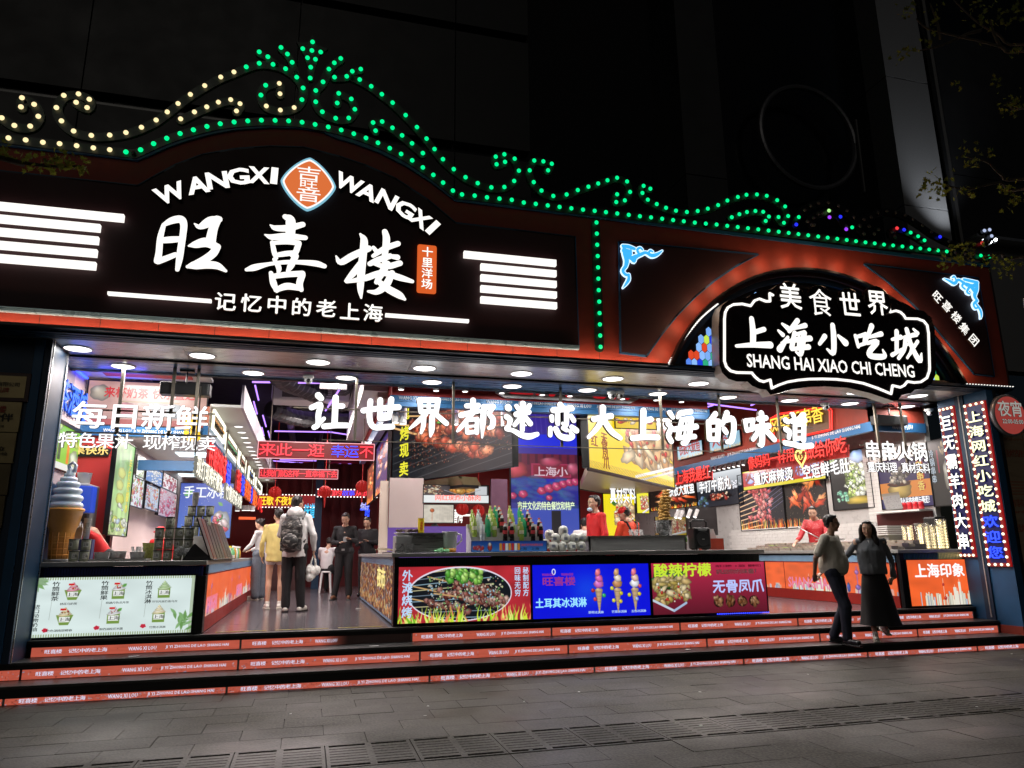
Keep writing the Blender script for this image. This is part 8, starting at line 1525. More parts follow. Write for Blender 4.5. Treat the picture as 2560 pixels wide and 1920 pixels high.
def person(B, label, sk=None, voxel=.011, top=None, topm=None, sleeve='long', trouser=None, skirt=None, hair='short', hairlen=.0, shoe=None, belly=0, female=False, topfold=.007, collar=None, seated=False, group=None, fingers=True, hem=.90, shorts=False, wd=1.0, loose=0):
 sk = sk or skin; o = empty('person', B.p, label, 'person', group); w, k = B.w, B.k; f, r, u = B.head_axes(); H = w('hea'); nk = w('nec')
 M = Matrix((r, f, u)).transposed()
 b = MB(); sw_ = .88 if female else 1
 b.ell(H + u * .02 * k, (.074 * k, .092 * k, .098 * k), M, 16, 12); b.ell(H + f * .012 * k - u * .045 * k, (.06 * k, .072 * k, .07 * k), M, 14, 10); b.ell(H + f * .048 * k - u * .092 * k, (.03 * k, .026 * k, .024 * k), M)
 b.ell(H + f * .088 * k - u * .022 * k, (.012 * k, .02 * k, .02 * k), M); b.ell(H + f * .083 * k + u * .003 * k, (.008 * k, .013 * k, .028 * k), M); b.ell(H + f * .078 * k - u * .058 * k, (.024 * k, .013 * k, .011 * k), M)
 for sg in (-1, 1): b.ell(H + r * sg * .073 * k - f * .008 * k - u * .012 * k, (.009 * k, .017 * k, .028 * k), M); b.ell(H + r * sg * .038 * k + f * .055 * k - u * .03 * k, (.028 * k, .026 * k, .028 * k), M); b.ell(H + r * sg * .034 * k + f * .076 * k + u * .022 * k, (.026 * k, .012 * k, .009 * k), M)
 cap(b, nk - VZ * .05 * k, H - u * .07 * k - f * .015 * k, .058 * k * sw_, .05 * k * sw_)
 for a_, b_, r0, r1 in (('pel', 'wai', .105, .11), ('wai', 'che', .115, .125), ('che', 'nec', .11, .07)): cap(b, w(a_), w(b_), r0 * k * sw_, r1 * k * sw_)
 cap(b, w('shoL'), w('shoR'), .055 * k, .055 * k)
 for s_ in 'LR':
  cap(b, w('sho' + s_), w('elb' + s_), .048 * k * sw_, .038 * k * sw_); cap(b, w('elb' + s_), w('wri' + s_), .038 * k * sw_, .026 * k * sw_)
  W_, N_ = w('wri' + s_), w('han' + s_); d_ = (N_ - W_).normalized(); side = d_.cross(VZ if abs(d_.z) < .8 else B.L).normalized(); nr = d_.cross(side).normalized()
  MM = Matrix((side, nr, d_)).transposed(); b.ell(W_ + d_ * .05 * k, (.036 * k, .016 * k, .052 * k), MM)
  if fingers:
   for i_, (o_, L_) in enumerate(((-.027, .062), (-.009, .072), (.009, .068), (.026, .055))):
    p0 = W_ + d_ * .085 * k + side * o_ * k; p1 = p0 + d_ * L_ * .5 * k + nr * .006 * k; p2 = p1 + (d_ * .75 + nr * .6).normalized() * L_ * .5 * k; cap(b, p0, p1, .009 * k, .008 * k, 6); cap(b, p1, p2, .008 * k, .007 * k, 6)
   p0 = W_ + d_ * .03 * k + side * .03 * k; p1 = p0 + (d_ * .6 + side * .7 + nr * .3).normalized() * .045 * k; cap(b, p0, p1, .011 * k, .009 * k, 6); cap(b, p1, p1 + (d_ + nr * .4).normalized() * .03 * k, .009 * k, .008 * k, 6)
  cap(b, w('hip' + s_), w('kne' + s_), (.085 if shorts else .07) * k, .052 * k); kn, an = w('kne' + s_), w('ank' + s_); mid = kn.lerp(an, .3) - B.F * .012 * k; cap(b, kn, mid, .052 * k, .055 * k); cap(b, mid, an, .055 * k, .034 * k); cap(b, an - VZ * .02 * k, w('toe' + s_), .034 * k, .026 * k)
 fuse(b, 'body', sk, o, voxel, 3)
 # eyes and brows
 b = MB()
 for sg in (-1, 1): b.ell(H + r * sg * .032 * k + f * .083 * k + u * .002 * k, (.012 * k, .004 * k, .0045 * k), M, 8, 6); b.ell(H + r * sg * .034 * k + f * .088 * k + u * .026 * k, (.018 * k, .004 * k, .003 * k), M, 8, 4)
 b.build('eyes', black, o); b = MB(); b.ell(H + f * .090 * k - u * .058 * k, (.019 * k, .004 * k, .004 * k), M, 8, 4); b.build('mouth', mat('lips', (.35, .10, .09), .5), o)
 # hair
 b = MB()
 if hair:
  b.ell(H + u * .042 * k - f * .022 * k, (.083 * k, .090 * k, .086 * k), M, 16, 10); b.ell(H + u * .01 * k - f * .05 * k, (.076 * k, .055 * k, .075 * k), M); b.ell(H + u * .094 * k + f * .028 * k, (.06 * k, .052 * k, .026 * k), M)
  if hair == 'bun': b.ell(H + u * .05 * k - f * .115 * k, (.035 * k, .035 * k, .035 * k), M); b.ell(H + u * .02 * k - f * .07 * k, (.07 * k, .05 * k, .07 * k), M)
  if hair == 'bob': b.ell(H - u * .02 * k - f * .045 * k, (.085 * k, .065 * k, .10 * k), M)
  if hair == 'long':
   for sg in (-1, 1): b.tube([H + r * sg * .06 * k + u * .07 * k + f * .02 * k, H + r * sg * .085 * k + f * .01 * k, H + r * sg * .085 * k - u * .10 * k, H + r * sg * .105 * k - u * .2 * k + f * .01 * k, H + r * sg * .10 * k - u * .32 * k + f * .02 * k], [.03 * k, .035 * k, .042 * k, .045 * k, .015 * k], 8)
   b.tube([H + u * .05 * k - f * .05 * k, H - f * .07 * k - u * .08 * k, H - f * .085 * k - u * .2 * k, H - f * .09 * k - u * .33 * k], [.07 * k, .075 * k, .085 * k, .04 * k], 10)
  fuse(b, 'hair', hairm, o, .009, 2, .006, 30)
 sc_ = sw_
 if topm:
  b = MB(); z_h = hem
  pw = w('pel'); hp_ = w((B.d['pel'][0], B.d['pel'][1], z_h)) if not seated else pw
  ML = Matrix((B.L, B.F, VZ)).transposed()
  hz = B.d['wai'][2] - .0; lo = hp_; W2 = wd * sc_ * k
  b.etube([(lo, (.158 + .01 * loose) * W2, (.13 + belly * .012 + .01 * loose) * W2), (lo.lerp(w('wai'), .5), (.158 + belly * .008 + .014 * loose) * W2, (.130 + belly * .022 + .012 * loose) * W2), (w('wai'), (.155 + belly * .01 + .012 * loose) * W2, (.124 + belly * .025 + .01 * loose) * W2), (w('che'), (.172 + .01 * loose) * W2, (.126 + .008 * loose) * W2), (w('che').lerp(nk, .55), .165 * W2, .105 * W2), (w('che').lerp(nk, .85), .11 * W2, .08 * W2), (nk, .062 * k, .062 * k)], ML)
  if belly: b.ell(w((0, .05 + belly * .03, 1.06)), (.14 * k, .115 * k, .17 * k), ML, 14, 10)
  cap(b, w('shoL'), w('shoR'), .062 * k, .062 * k); cap(b, nk - VZ * .045 * k, nk - VZ * .005 * k, .082 * k * sc_, .066 * k * sc_)
  if collar == 'hood': b.ell(nk - B.F * .075 * k + VZ * .02 * k, (.12 * k, .085 * k, .09 * k), ML); b.tube([nk + (B.L * math.cos(t) * .085 + B.F * math.sin(t) * .08 + VZ * .015) * k for t in np.linspace(0, 2 * math.pi, 13)], .035 * k, 8)
  for s_ in 'LR':
   if sleeve == 'long': cap(b, w('sho' + s_) - VZ * .008 * k, w('elb' + s_), .060 * k * sc_, .055 * k * sc_); cap(b, w('elb' + s_), w('wri' + s_), .056 * k * sc_, .042 * k * sc_)
   elif sleeve == 'short': cap(b, w('sho' + s_), w('sho' + s_).lerp(w('elb' + s_), .72), .068 * k, .064 * k)
   elif sleeve == 'roll': cap(b, w('sho' + s_), w('elb' + s_), .064 * k, .055 * k); cap(b, w('elb' + s_), w('elb' + s_).lerp(w('wri' + s_), .45), .054 * k, .046 * k)
  if female and not seated:
   for sg in (-1, 1): b.ell(w((sg * .075, .085, 1.25)), (.06 * k, .05 * k, .06 * k), ML)
  fuse(b, 'top', topm, o, voxel, 7, topfold)
 if trouser:
  b = MB(); cap(b, w('hipL') + VZ * .04 * k, w('hipR') + VZ * .04 * k, .115 * k, .115 * k); b.ell(w('pel') - VZ * .0 * k, (.15 * k, .125 * k, .11 * k), Matrix((B.L, B.F, VZ)).transposed(), 14, 10)
  wide = 1.35 if skirt == 'wide' else 1
  for s_ in 'LR':
   cap(b, w('hip' + s_), w('kne' + s_), .108 * k, .085 * k * wide)
   if not shorts: cap(b, w('kne' + s_), w('ank' + s_) + VZ * .02 * k, .083 * k * wide, .066 * k * wide * (1.15 if wide > 1 else 1))
  if shorts:
   b = MB(); b.ell(w('pel') - VZ * .03 * k, (.155 * k, .13 * k, .10 * k), Matrix((B.L, B.F, VZ)).transposed(), 14, 10)
   for s_ in 'LR': cap(b, w('hip' + s_), w('hip' + s_).lerp(w('kne' + s_), .22), .11 * k, .098 * k)
  fuse(b, 'trousers', trouser, o, voxel, 5, .009, 8)
 if shoe:
  for s_ in 'LR':
   an, to = w('ank' + s_), w('toe' + s_); d_ = Vector((to.x - an.x, to.y - an.y, 0)); d_ = d_.normalized() if d_.length > 1e-4 else B.F; lf = VZ.cross(d_); pit = (to - an).normalized()
   b = MB(); cap(b, an - VZ * .03 * k, to + VZ * .012 * k, .045 * k, .036 * k); cap(b, an - VZ * .04 * k - d_ * .03 * k, to, .04 * k, .035 * k); cap(b, an, an + VZ * .02 * k, .042 * k, .044 * k); fuse(b, 'shoe', shoe[0], o, .009, 2)
   if len(shoe) > 1: b = MB(); ax = (to - (an - VZ * .045 * k)).normalized(); b.obox((an - VZ * .07 * k - d_ * .06 * k).lerp(to - VZ * .03 * k + d_ * .03 * k, .5), ax, lf.cross(ax) * -1, lf, .27 * k, .022 * k, .085 * k); bevel(b.build('sole', shoe[1], o), .008)
 return o
blk = mat('black cloth', (.010, .010, .012), .8, var=.3, scale=20); navy = mat('navy denim', (.012, .016, .032), .75, var=.3, scale=30); wcl = mat('white cloth', (.62, .62, .62), .8, var=.05, bump=.15, scale=14)
yelc = mat('pale yellow cloth', (.60, .50, .18), .8, var=.08, bump=.15, scale=14); polo = mat('beige polo cloth', (.50, .47, .40), .85, var=.08, scale=40, bump=.2); knit = mat('grey knit', (.13, .14, .155), .95, var=.2, scale=120, bump=.6)
redc = mat('red shirt cloth', (.55, .012, .014), .7, var=.15, scale=12, bump=.1); orc = mat('orange red uniform', (.70, .06, .02), .7, var=.1, scale=12); wsh = mat('white shoe', (.62, .60, .56), .5); wso = mat('pale sole', (.55, .52, .46), .6); bsh = mat('black leather', (.012, .012, .013), .25); brs = mat('brown shoe', (.16, .07, .035), .4); grs = mat('grey jeans', (.11, .13, .16), .8, var=.2, scale=20)
# --- couple on the steps
man = Body((7.18, 9.02, .18), -60, 1.76, ankR=(-.08, .12, .08), toeR=(-.12, .27, .03), kneR=(-.09, .14, .50), hipR=(-.09, .02, .9), ankL=(.04, -.10, .09), toeL=(.06, .05, .035), kneL=(.08, .06, .5), hea=(0, .04, 1.60), look=(.42, 1, .03), elbL=(.27, -.12, 1.13), elbR=(-.27, -.12, 1.13), wriL=(.12, -.22, .93), wriR=(-.12, -.22, .91), hanL=(.04, -.25, .87), hanR=(-.05, -.25, .86), nec=(0, .0, 1.43))
pm_ = person(man, 'man in glasses and beige polo shirt with hands clasped behind him on the steps', skind, .008, topm=polo, sleeve='short', trouser=navy, shoe=(bsh, bsh), belly=1.5, hem=.93, wd=1.12, loose=.6)
f, r, u = man.head_axes(); H = man.w('hea'); k = man.k; b = MB()
for sg in (-1, 1): b.tube([H + (r * (sg * .033 + .022 * math.cos(t)) + f * .098 + u * (.002 + .016 * math.sin(t))) * k for t in np.linspace(0, 6.28, 13)], .0022, 4); b.tube([H + (r * sg * .055 + f * .096 + u * .004) * k, H + (r * sg * .078 + f * .0 + u * .004) * k], .0022, 4)
b.tube([H + (r * -.011 + f * .1 + u * .004) * k, H + (r * .011 + f * .1 + u * .004) * k], .002, 4); b.build('glasses', black, pm_)
b = MB(); nk = man.w('nec'); b.tube([nk + (man.L * math.cos(t) * .066 + man.F * (math.sin(t) * .062 + .0) + VZ * (-.0 - .02 * math.sin(t))) * k for t in np.linspace(0, 6.28, 17)], .016 * k, 6); b.build('collar', polo, pm_, True)
wom = Body((7.93, 9.12, .18), -118, 1.70, look=(-.30, 1, -.06), hea=(-.02, .04, 1.58), elbR=(-.33, -.02, 1.20), wriR=(-.50, .05, 1.14), hanR=(-.57, .1, 1.13), elbL=(.28, -.06, 1.12), wriL=(.26, .03, .90), hanL=(.21, .07, .84), ankR=(-.08, .05, .08), toeR=(-.10, .2, .035), ankL=(.10, -.22, .2), toeL=(.12, -.1, .12), kneL=(.10, .05, .5))
pw_ = person(wom, 'long-haired woman in a grey knit jumper and long black skirt on the steps', skin, .008, topm=knit, sleeve='long', hair='long', shoe=(wsh, wso), female=True, hem=.93, topfold=.014, wd=1.22, loose=1.2)
b = MB(); w_ = wom.w; kk = wom.k; rings = [(1.0, .125, .11), (.9, .165, .135), (.75, .19, .16), (.5, .22, .19), (.3, .25, .22), (.22, .27, .24)]; n = 28; vs = []
for z, rx, ry in rings:
 for i in range(n): a = 2 * math.pi * i / n; fl_ = 1 + (.9 - z) * .08 * math.sin(a * 6); vs.append(w_((rx * math.cos(a) * fl_ + (1 - z) * .03, ry * math.sin(a) * fl_, z)))
b.add(vs, [(j * n + i, j * n + (i + 1) % n, (j + 1) * n + (i + 1) % n, (j + 1) * n + i) for j in range(len(rings) - 1) for i in range(n)] + [tuple(range(n))]); b.build('skirt', blk, pw_, True)
b = MB(); nk = w_('nec'); b.prism([nk + (wom.L * x + wom.F * y + VZ * z) * kk for x, y, z in ((.045, .065, -.02), (-.045, .065, -.02), (-.02, .105, -.10), (0, .11, -.125), (.02, .105, -.10))], wom.F * .012); b.build('undershirt', wcl, pw_)
# --- customers in the corridor
bp = Body((-.22, 13.05, .54), 80, 1.90, look=(-.55, 1, -.05), ankR=(-.12, .05, .08), toeR=(-.16, .2, .035), ankL=(.09, .0, .08), toeL=(.11, .14, .035), elbR=(-.27, -.02, 1.13), wriR=(-.27, .08, .92), hanR=(-.27, .1, .86), elbL=(.24, .08, 1.14), wriL=(.18, .28, 1.12), hanL=(.14, .34, 1.12))
pb = person(bp, 'tall young man in a white hooded jacket and black trousers, back to camera', skin, .011, topm=wcl, sleeve='long', trouser=blk, shoe=(wsh, bsh), collar='hood', topfold=.016, hem=.80, wd=1.08, loose=1)
camo = bpy.data.materials.new('camouflage fabric'); camo.use_nodes = True; nt = camo.node_tree; vn = nt.nodes.new('ShaderNodeTexNoise'); vn.inputs['Scale'].default_value = 11; vn.inputs['Detail'].default_value = 1; vn.inputs['Distortion'].default_value = 1.2; cr = nt.nodes.new('ShaderNodeValToRGB'); cr.color_ramp.interpolation = 'CONSTANT'; cr.color_ramp.elements[0].color = (.012, .012, .014, 1); cr.color_ramp.elements[1].position = .55; cr.color_ramp.elements[1].color = (.09, .085, .08, 1); e_ = cr.color_ramp.elements.new(.45); e_.color = (.03, .03, .032, 1); e_ = cr.color_ramp.elements.new(.64); e_.color = (.26, .25, .24, 1); tcn = nt.nodes.new('ShaderNodeTexCoord'); mpn = nt.nodes.new('ShaderNodeMapping'); mpn.inputs['Scale'].default_value = (1, 1, 2.2); nt.links.new(tcn.outputs['Object'], mpn.inputs[0]); nt.links.new(mpn.outputs[0], vn.inputs['Vector']); nt.links.new(vn.outputs[0], cr.inputs[0]); nt.links.new(cr.outputs[0], nt.nodes['Principled BSDF'].inputs['Base Color']); nt.nodes['Principled BSDF'].inputs['Roughness'].default_value = .6
bk = empty('backpack', bp.w((0, -.2, 1.05)), 'black and grey camouflage backpack on the back of the man in white', 'backpack'); b = MB(); ML = Matrix((bp.L, bp.F, VZ)).transposed()
for z, rx, ry, rz in ((1.0, .165, .10, .14), (1.12, .17, .11, .16), (1.24, .16, .10, .14), (1.33, .12, .08, .09)): b.ell(bp.w((.02, -.20, z)), (rx * bp.k, ry * bp.k, rz * bp.k), ML, 16, 10)
b.obox(bp.w((.02, -.2, 1.08)), bp.L, VZ, bp.F, .32, .42, .17); fuse(b, 'pack_body', camo, bk, .014, 4, .008)
b = MB(); b.ell(bp.w((.02, -.29, 1.03)), (.12 * bp.k, .06 * bp.k, .12 * bp.k), ML, 14, 8); fuse(b, 'front_pocket', camo, bk, .014, 3, .006)
for sg in (-1, 1): b = MB(); b.tube([bp.w((sg * .12, -.14, 1.36)), bp.w((sg * .135, -.02, 1.47)), bp.w((sg * .14, .10, 1.40)), bp.w((sg * .16, .10, 1.2)), bp.w((sg * .15, -.1, 1.02))], .018, 6); b.build('strap', black, bk)
pbg = empty('carrier_bag', bp.w((-.27, .1, .82)), 'white plastic carrier bag hanging from the right hand of the man in white', 'bag'); b = MB(); hb_ = bp.w((-.27, .1, .84));
for i in range(9): b.ell(hb_ + Vector((rng.uniform(-.06, .06), rng.uniform(-.04, .04), -.32 + rng.uniform(-.06, .08))), (.07, .06, .08), n=10, m=8)
for dx in (-.03, .03): b.tube([hb_, hb_ + Vector((dx, 0, -.1)), hb_ + Vector((dx * 1.6, 0, -.25))], [.008, .015, .03], 6)
fuse(b, 'bag_body', mat('white film bag', (.75, .75, .72), .3, trans=.15), pbg, .01, 2, .012, 22)
yw = Body((-.55, 14.0, .54), 95, 1.74, look=(.35, 1, -.05), elbL=(.25, -.02, 1.13), wriL=(.24, .08, .90), hanL=(.23, .10, .82), wriR=(-.2, .2, 1.0), hanR=(-.15, .28, 1.0), elbR=(-.24, .0, 1.12))
person(yw, 'woman in a loose pale yellow hoodie with bare legs and white trainers', skin, .011, topm=yelc, trouser=wcl, shorts=True, hair='bun', shoe=(wsh, wso), female=True, hem=.80, topfold=.016, wd=1.2, loose=1.4)
ww = Body((-1.0, 17.0, .54), 150, 1.72, look=(0, 1, -.35), hea=(0, .06, 1.58), elbL=(.2, .1, 1.14), wriL=(.1, .3, 1.05), hanL=(.05, .36, 1.03), elbR=(-.22, .1, 1.14), wriR=(-.15, .3, 1.04), hanR=(-.1, .36, 1.02))
person(ww, 'woman in a white top and wide grey jeans leaning at the far left counter', skin, .013, topm=wcl, trouser=grs, skirt='wide', hair='bun', shoe=(wsh, wso), female=True, hem=.88)
m1 = Body((.74, 16.2, .54), -95, 1.80, look=(-.2, 1, -.45), hea=(0, .07, 1.58), elbL=(.24, .0, 1.13), wriL=(.14, .26, 1.16), hanL=(.07, .32, 1.2), elbR=(-.24, -.02, 1.12), wriR=(-.1, .25, 1.10), hanR=(-.03, .3, 1.12), ankR=(-.16, .0, .08), ankL=(.12, .05, .08), toeR=(-.2, .14, .035))
p1_ = person(m1, 'man in a black long-sleeved shirt and black trousers looking down at his phone', skin, .011, topm=blk, sleeve='long', trouser=blk, shoe=(brs, bsh))
ph = m1.w((.02, .33, 1.17)); b = MB(); b.obox(ph, m1.L, (VZ * .7 + m1.F * -.7).normalized(), (VZ * .7 + m1.F * .7).normalized(), .075, .15, .009); o = b.build('phone', black); tag(o, 'dark phone in the hands of the man in black', 'phone')
b = MB(); b.box(*(m1.w((-.02, .13, .97)) - Vector((.03, .01, .02))), *(m1.w((-.02, .13, .97)) + Vector((.03, .01, .02)))); b.build('belt_buckle', steel, p1_)
m2 = Body((1.28, 17.1, .54), -110, 1.76, look=(0, 1, -.4), hea=(0, .06, 1.58), elbL=(.22, .0, 1.13), wriL=(.1, .24, 1.16), hanL=(.05, .3, 1.2), wriR=(-.1, .25, 1.12), hanR=(-.05, .3, 1.15))
person(m2, 'second man in black at the back, partly hidden by the counter corner', skin, .013, topm=blk, trouser=blk, shoe=(bsh,))
sp = P('i', 1390, 900, Y=19.4); st = Body((sp.x + .0, 19.35, .54), 70, 1.70, pel=(0, 0, .58), hipL=(.09, 0, .56), hipR=(-.09, 0, .56), kneL=(.12, .42, .52), kneR=(-.12, .42, .52), ankL=(.12, .42, .08), ankR=(-.12, .42, .08), toeL=(.12, .56, .03), toeR=(-.12, .56, .03), wai=(0, .0, .74), che=(0, .05, .94), nec=(0, .1, 1.10), hea=(0, .18, 1.24), shoL=(.18, .06, 1.05), shoR=(-.18, .06, 1.05), elbL=(.24, .2, .84), elbR=(-.24, .2, .84), wriL=(.12, .4, .86), wriR=(-.12, .4, .86), hanL=(.08, .45, .88), hanR=(-.08, .45, .88), look=(0, 1, -.4))
person(st, 'diner in a white T-shirt sitting on the white stool with their back turned', skin, .014, topm=wcl, sleeve='short', trouser=blk, shoe=(bsh,), seated=True)
# --- workers
w1 = P('g', 700, 250, Y=11.0); wk = Body((w1.x + .12, 11.0, .54), 200, 1.68, wai=(0, .10, 1.06), che=(0, .22, 1.22), nec=(0, .36, 1.33), hea=(0, .48, 1.36), shoL=(.18, .32, 1.29), shoR=(-.18, .32, 1.29), elbL=(.22, .42, 1.02), elbR=(-.22, .42, 1.02), wriL=(.16, .6, .98), wriR=(-.16, .6, .98), hanL=(.14, .66, .98), hanR=(-.14, .66, .98), look=(0, 1, -.7))
person(wk, 'worker in a red shirt bending over behind the left counter', skin, .013, topm=redc, trouser=blk, shoe=(bsh,))
def capm(B, o, m=redc):
 f, r, u = B.head_axes(); H = B.w('hea'); k = B.k; M = Matrix((r, f, u)).transposed(); b = MB(); b.ell(H + u * .055 * k - f * .005 * k, (.09 * k, .10 * k, .075 * k), M, 16, 10); b.prism([H + u * .05 * k + f * .08 * k + r * x * k + f * y * k for x, y in ((-.075, 0), (-.06, .06), (0, .085), (.06, .06), (.075, 0))], u * .008); b.build('cap', m, o, True)
c2 = P('g', 1070, 310, Y=13.2); wk2 = Body((c2.x + .12, 13.2, .54), 250, c2.z - .54, look=(0, 1, -.3), hea=(0, .06, 1.56)); o = person(wk2, 'worker in a red cap mostly hidden behind the bamboo cups', skin, .014, topm=redc, trouser=blk, shoe=(bsh,)); capm(wk2, o)
r3 = P('k', 300, 1005, Y=11.3); zt_ = r3.z - .54; w3 = Body((r3.x + .02, 11.35, .54), 190, zt_ + .02, look=(-.15, 1, .02), elbL=(.26, .0, 1.12), wriL=(.24, .1, .9), ankL=(.12, 0, .08)); p3 = person(w3, 'worker in a red polo shirt standing in the middle of the centre stall', skin, .011, topm=redc, sleeve='long', trouser=blk, shoe=(bsh,), topfold=.009)
f, r, u = w3.head_axes(); b = MB(); b.ell(w3.w('hea') + f * .07 * w3.k - u * .1 * w3.k, (.05, .045, .035), Matrix((r, f, u)).transposed()); b.build('lowered_mask', mat('pale blue mask', (.45, .6, .75), .7), p3); b = MB(); nk = w3.w('nec'); b.tube([nk + (w3.L * math.cos(t) * .08 + w3.F * math.sin(t) * .075 + VZ * -.01) * w3.k for t in np.linspace(0, 6.28, 17)], .014, 6); b.build('collar', redc, p3, True)
r4_ = P('k', 590, 1062, Y=11.2); w4 = Body((r4_.x, 11.25, .54), 110, r4_.z - .54 - .03, look=(.6, 1, -.35), hea=(0.02, .06, 1.57), elbR=(-.3, .12, 1.12), wriR=(-.34, .3, 1.02), hanR=(-.36, .36, 1.0), elbL=(.26, .05, 1.12)); p4 = person(w4, 'worker in an orange uniform with black straps and a red cap, bending to cook', skin, .011, topm=orc, sleeve='long', trouser=blk, shoe=(bsh,)); capm(w4, p4)
for sg in (-1, 1): b = MB(); b.tube([w4.w((sg * .11, .05, 1.46)), w4.w((sg * .12, -.10, 1.42)), w4.w((sg * .06, -.155, 1.25)), w4.w((-sg * .05, -.16, 1.05)), w4.w((-sg * .11, -.14, .98))], .017, 6); b.build('strap', black, p4)
bk_ = w4.w((0, -.17, 1.2)); rr4 = -w4.L * -1; text('lettering', '请服务', bk_ - VX * .13 + VZ * .0 - VY * .01, bk_ + VX * .13 - VY * .01, .1, wcl, p4, .03, .006); text('lettering', '我保证', bk_ - VX * .13 - VZ * .13 - VY * .01, bk_ + VX * .13 - VZ * .13 - VY * .01, .1, wcl, p4, .03, .006)
b5 = P('T', 1660, 260, Y=12.3); w5 = Body((b5.x, 12.4, .54), 60, b5.z - .5, look=(0, 1, -.3), hea=(0, .06, 1.56)); person(w5, 'person with short black hair half hidden behind the red polo worker', skin, .015, topm=wcl, trouser=blk, shoe=(bsh,))
r6 = P('l', 565, 972, Y=12.6); flc = bpy.data.materials.new('red floral cloth'); flc.use_nodes = True; nt = flc.node_tree; vv = nt.nodes.new('ShaderNodeTexVoronoi'); vv.inputs['Scale'].default_value = 22; cr = nt.nodes.new('ShaderNodeValToRGB'); cr.color_ramp.elements[0].color = (.5, .35, .3, 1); cr.color_ramp.elements[1].color = (.42, .012, .02, 1); cr.color_ramp.elements[1].position = .28; nt.links.new(vv.outputs[0], cr.inputs[0]); nt.links.new(cr.outputs[0], nt.nodes['Principled BSDF'].inputs['Base Color'])
w6 = Body((r6.x + .1, 12.7, .54), 215, r6.z - .54, look=(.2, 1, -.25), hea=(0, .10, 1.57), elbL=(.24, .16, 1.12), wriL=(.14, .36, 1.0), hanL=(.1, .42, .98), elbR=(-.26, .16, 1.12), wriR=(-.3, .36, 1.0), hanR=(-.3, .42, .98)); p6 = person(w6, 'cook with black hair in a red floral shirt leaning over the right counter', skin, .012, topm=flc, sleeve='roll', trouser=blk, hair='short', shoe=(bsh,))
b7 = P('H', 970, 970, Y=13.6); w7 = Body((b7.x, 13.7, .54), 100, b7.z - .54, look=(.3, 1, 0)); person(w7, 'person in a light blue shirt seen from behind between the canister and the jug', skin, .014, topm=mat('light blue shirt', (.3, .5, .8), .8), trouser=blk, shoe=(bsh,), hair='short')
# ================================================================ trees reaching into the frame
bark = mat('tree bark', (.06, .05, .035), .9, var=.3, scale=20, bump=.8); leafm = mat('maple leaf', (.14, .17, .03), .55, var=.4, scale=3); leafd = mat('dark maple leaf', (.08, .10, .03), .6, var=.3, scale=3)
for q in (leafm, leafd):
 nt = q.node_tree; tr_ = nt.nodes.new('ShaderNodeBsdfTranslucent'); tr_.inputs[0].default_value = (.34, .38, .05, 1); mx = nt.nodes.new('ShaderNodeMixShader'); mx.inputs[0].default_value = .6; out_ = nt.nodes['Material Output']
 nt.links.new(nt.nodes['Principled BSDF'].outputs[0], mx.inputs[1]); nt.links.new(tr_.outputs[0], mx.inputs[2]); nt.links.new(mx.outputs[0], out_.inputs[0])
LB = []
for mm in (leafm, leafd):
 b = MB(); pts = []
 for i, (a, r_) in enumerate(((-90, .2), (-60, .55), (-35, .35), (-15, .95), (15, .5), (35, .95), (60, .5), (90, 1.15), (120, .5), (145, .95), (165, .5), (195, .95), (215, .35), (240, .55))): pts.append(Vector((math.cos(math.radians(a)) * r_ * .045, math.sin(math.radians(a)) * r_ * .045, .006 * (i % 2))))
 n_ = len(pts); b.add([(0, 0, 0)] + [tuple(p) for p in pts], [(0, i + 1, (i + 1) % n_ + 1) for i in range(n_)]); LB.append(b.mesh('leaf', mm))
def leaves(parent, pts, n, spread, big=1.0, dm=0):
 for i in range(n):
  p = pts[rng.integers(len(pts))] + Vector(rng.normal(0, spread, 3)); p.z -= abs(rng.normal(0, spread * .4))
  piece('leaf', LB[1 if rng.random() < (.3 + dm) else 0], p, parent, rot=(rng.uniform(.6, 2.4), rng.uniform(-.8, .8), rng.uniform(0, 6.3)), scale=(rng.uniform(.7, 1.3) * big,) * 3)
tr = empty('maple_tree', (8.6, 4.0, 0), 'young maple tree at the right with dark branches crossing the top right corner', 'tree')
b = MB(); b.tube(smoothpts([(8.6, 4.0, 0), (8.55, 4.05, 1.2), (8.62, 4.1, 2.6), (8.6, 4.1, 4.2), (8.4, 4.2, 6.0), (8.3, 4.3, 7.5)], 4), [.11 - .004 * i for i in range(21)], 10); b.build('trunk', bark, tr, True)
TY = 6.2
br = [[('c', 2038, 300), ('c', 1900, 275), ('c', 1760, 240), ('c', 1600, 205), ('c', 1460, 165), ('c', 1400, 110)], [('c', 2038, 262), ('c', 1880, 200), ('c', 1760, 130), ('c', 1620, 0)], [('c', 1780, 180), ('c', 1690, 205), ('c', 1560, 265), ('c', 1420, 300)], [('c', 1900, 280), ('c', 1860, 200), ('c', 1840, 120)], [('c', 2038, 1520), ('c', 1900, 1500), ('c', 1760, 1540), ('c', 1640, 1500)], [('c', 2038, 1120), ('c', 1900, 1080), ('c', 1700, 1120), ('c', 1500, 1080)], [('c', 2038, 1060), ('c', 1900, 1030), ('c', 1820, 960), ('c', 1700, 930)], [('c', 2038, 640), ('c', 1960, 600), ('c', 1900, 640)], [('c', 1545, 230), ('c', 1520, 120), ('c', 1480, 20)]]
tips = []
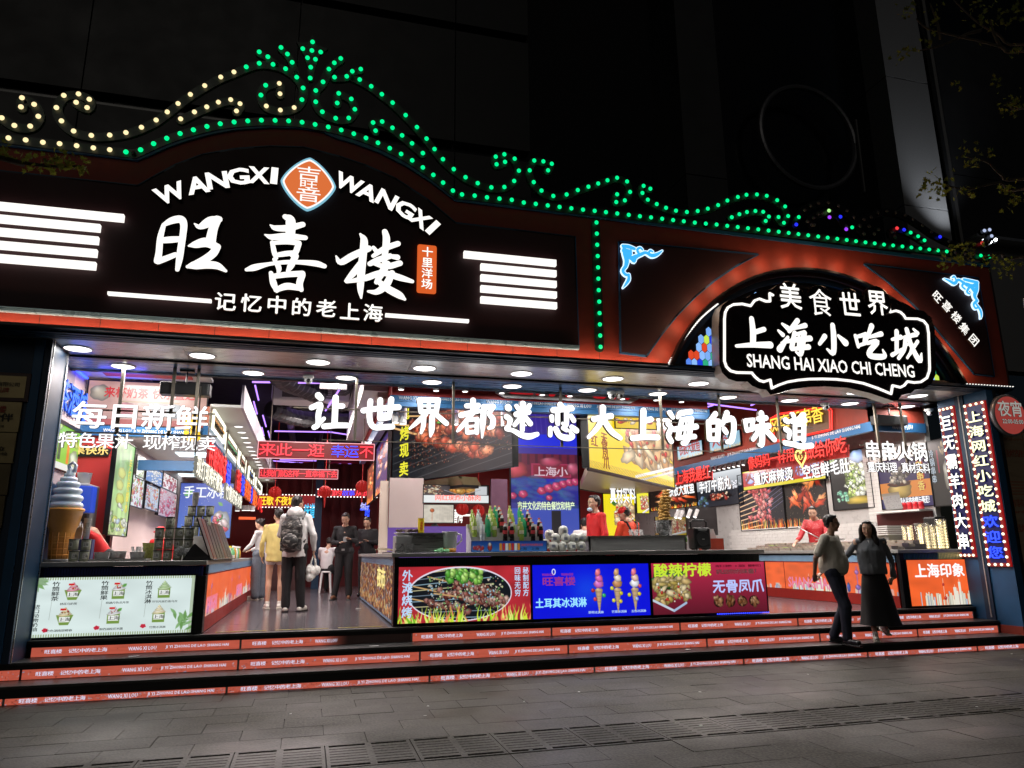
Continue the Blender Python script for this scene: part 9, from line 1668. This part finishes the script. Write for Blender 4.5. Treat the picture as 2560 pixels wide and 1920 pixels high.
for i, q in enumerate(br):
 ws = [P(k_, x, y, Y=TY + .3 * (i % 3)) for k_, x, y in q];
 if q[0][1] == 2038: ws = [Vector((8.5, 4.2 + .1 * (i % 4), min(7.0, max(2.5, ws[0].z * .8 + .6))))] + ws
 sp_ = smoothpts([w[:] for w in ws], 4); b = MB(); n_ = len(sp_); b.tube(sp_, [.022 * (1 - .8 * j / n_) + .003 for j in range(n_)], 6); b.build('branch', bark, tr, True); tips.append([Vector(s_) for s_ in sp_[-int(n_ * .7):]])
for cx, cy, n_, s_ in ((1340, 40, 18, .07), (1510, 110, 16, .06), (1340, 295, 22, .06), (1470, 235, 10, .05), (1760, 30, 24, .1), (1880, 100, 26, .1), (1980, 290, 12, .06), (1960, 610, 40, .09), (1640, 495, 6, .03), (1860, 480, 8, .04), (1720, 920, 24, .09), (1850, 900, 8, .03), (1470, 1080, 36, .075), (1560, 1120, 20, .06), (1690, 1130, 14, .05), (1960, 1120, 22, .08), (1990, 1190, 14, .05), (1620, 1500, 36, .08), (1720, 1480, 26, .07), (1940, 1580, 24, .06), (1850, 1540, 12, .05), (2010, 30, 30, .12)):
 leaves(tr, [P('c', cx, cy, Y=TY)], n_, s_, .8, .25 if cy < 1000 else 0)
tl2 = empty('maple_tree', (-5.6, 3.6, 0), 'maple tree at the left whose leafy twig hangs over the yellow bulbs', 'tree')
b = MB(); b.tube(smoothpts([(-5.6, 3.6, 0), (-5.6, 3.65, 1.5), (-5.5, 3.7, 3.0), (-5.3, 3.9, 4.6), (-5.2, 4, 6)], 4), [.1 - .004 * i for i in range(17)], 10); b.build('trunk', bark, tl2, True)
wp_ = [Vector((-5.4, 3.8, 4.2))] + [P('a', x, y, Y=5.5) for x, y in ((-120, 900), (0, 930), (120, 960), (300, 985), (480, 985))]; b = MB(); sp_ = smoothpts([w[:] for w in wp_], 4); b.tube(sp_, [.02 * (1 - .8 * j / len(sp_)) + .003 for j in range(len(sp_))], 6); b.build('branch', bark, tl2, True)
for cx, cy, n_, s_ in ((20, 890, 12, .03), (60, 920, 10, .03), (180, 950, 22, .035), (290, 980, 22, .035), (380, 970, 18, .035), (470, 980, 24, .035), (340, 940, 12, .03)): leaves(tl2, [P('a', cx, cy, Y=5.5)], n_, s_, .62, -.2)
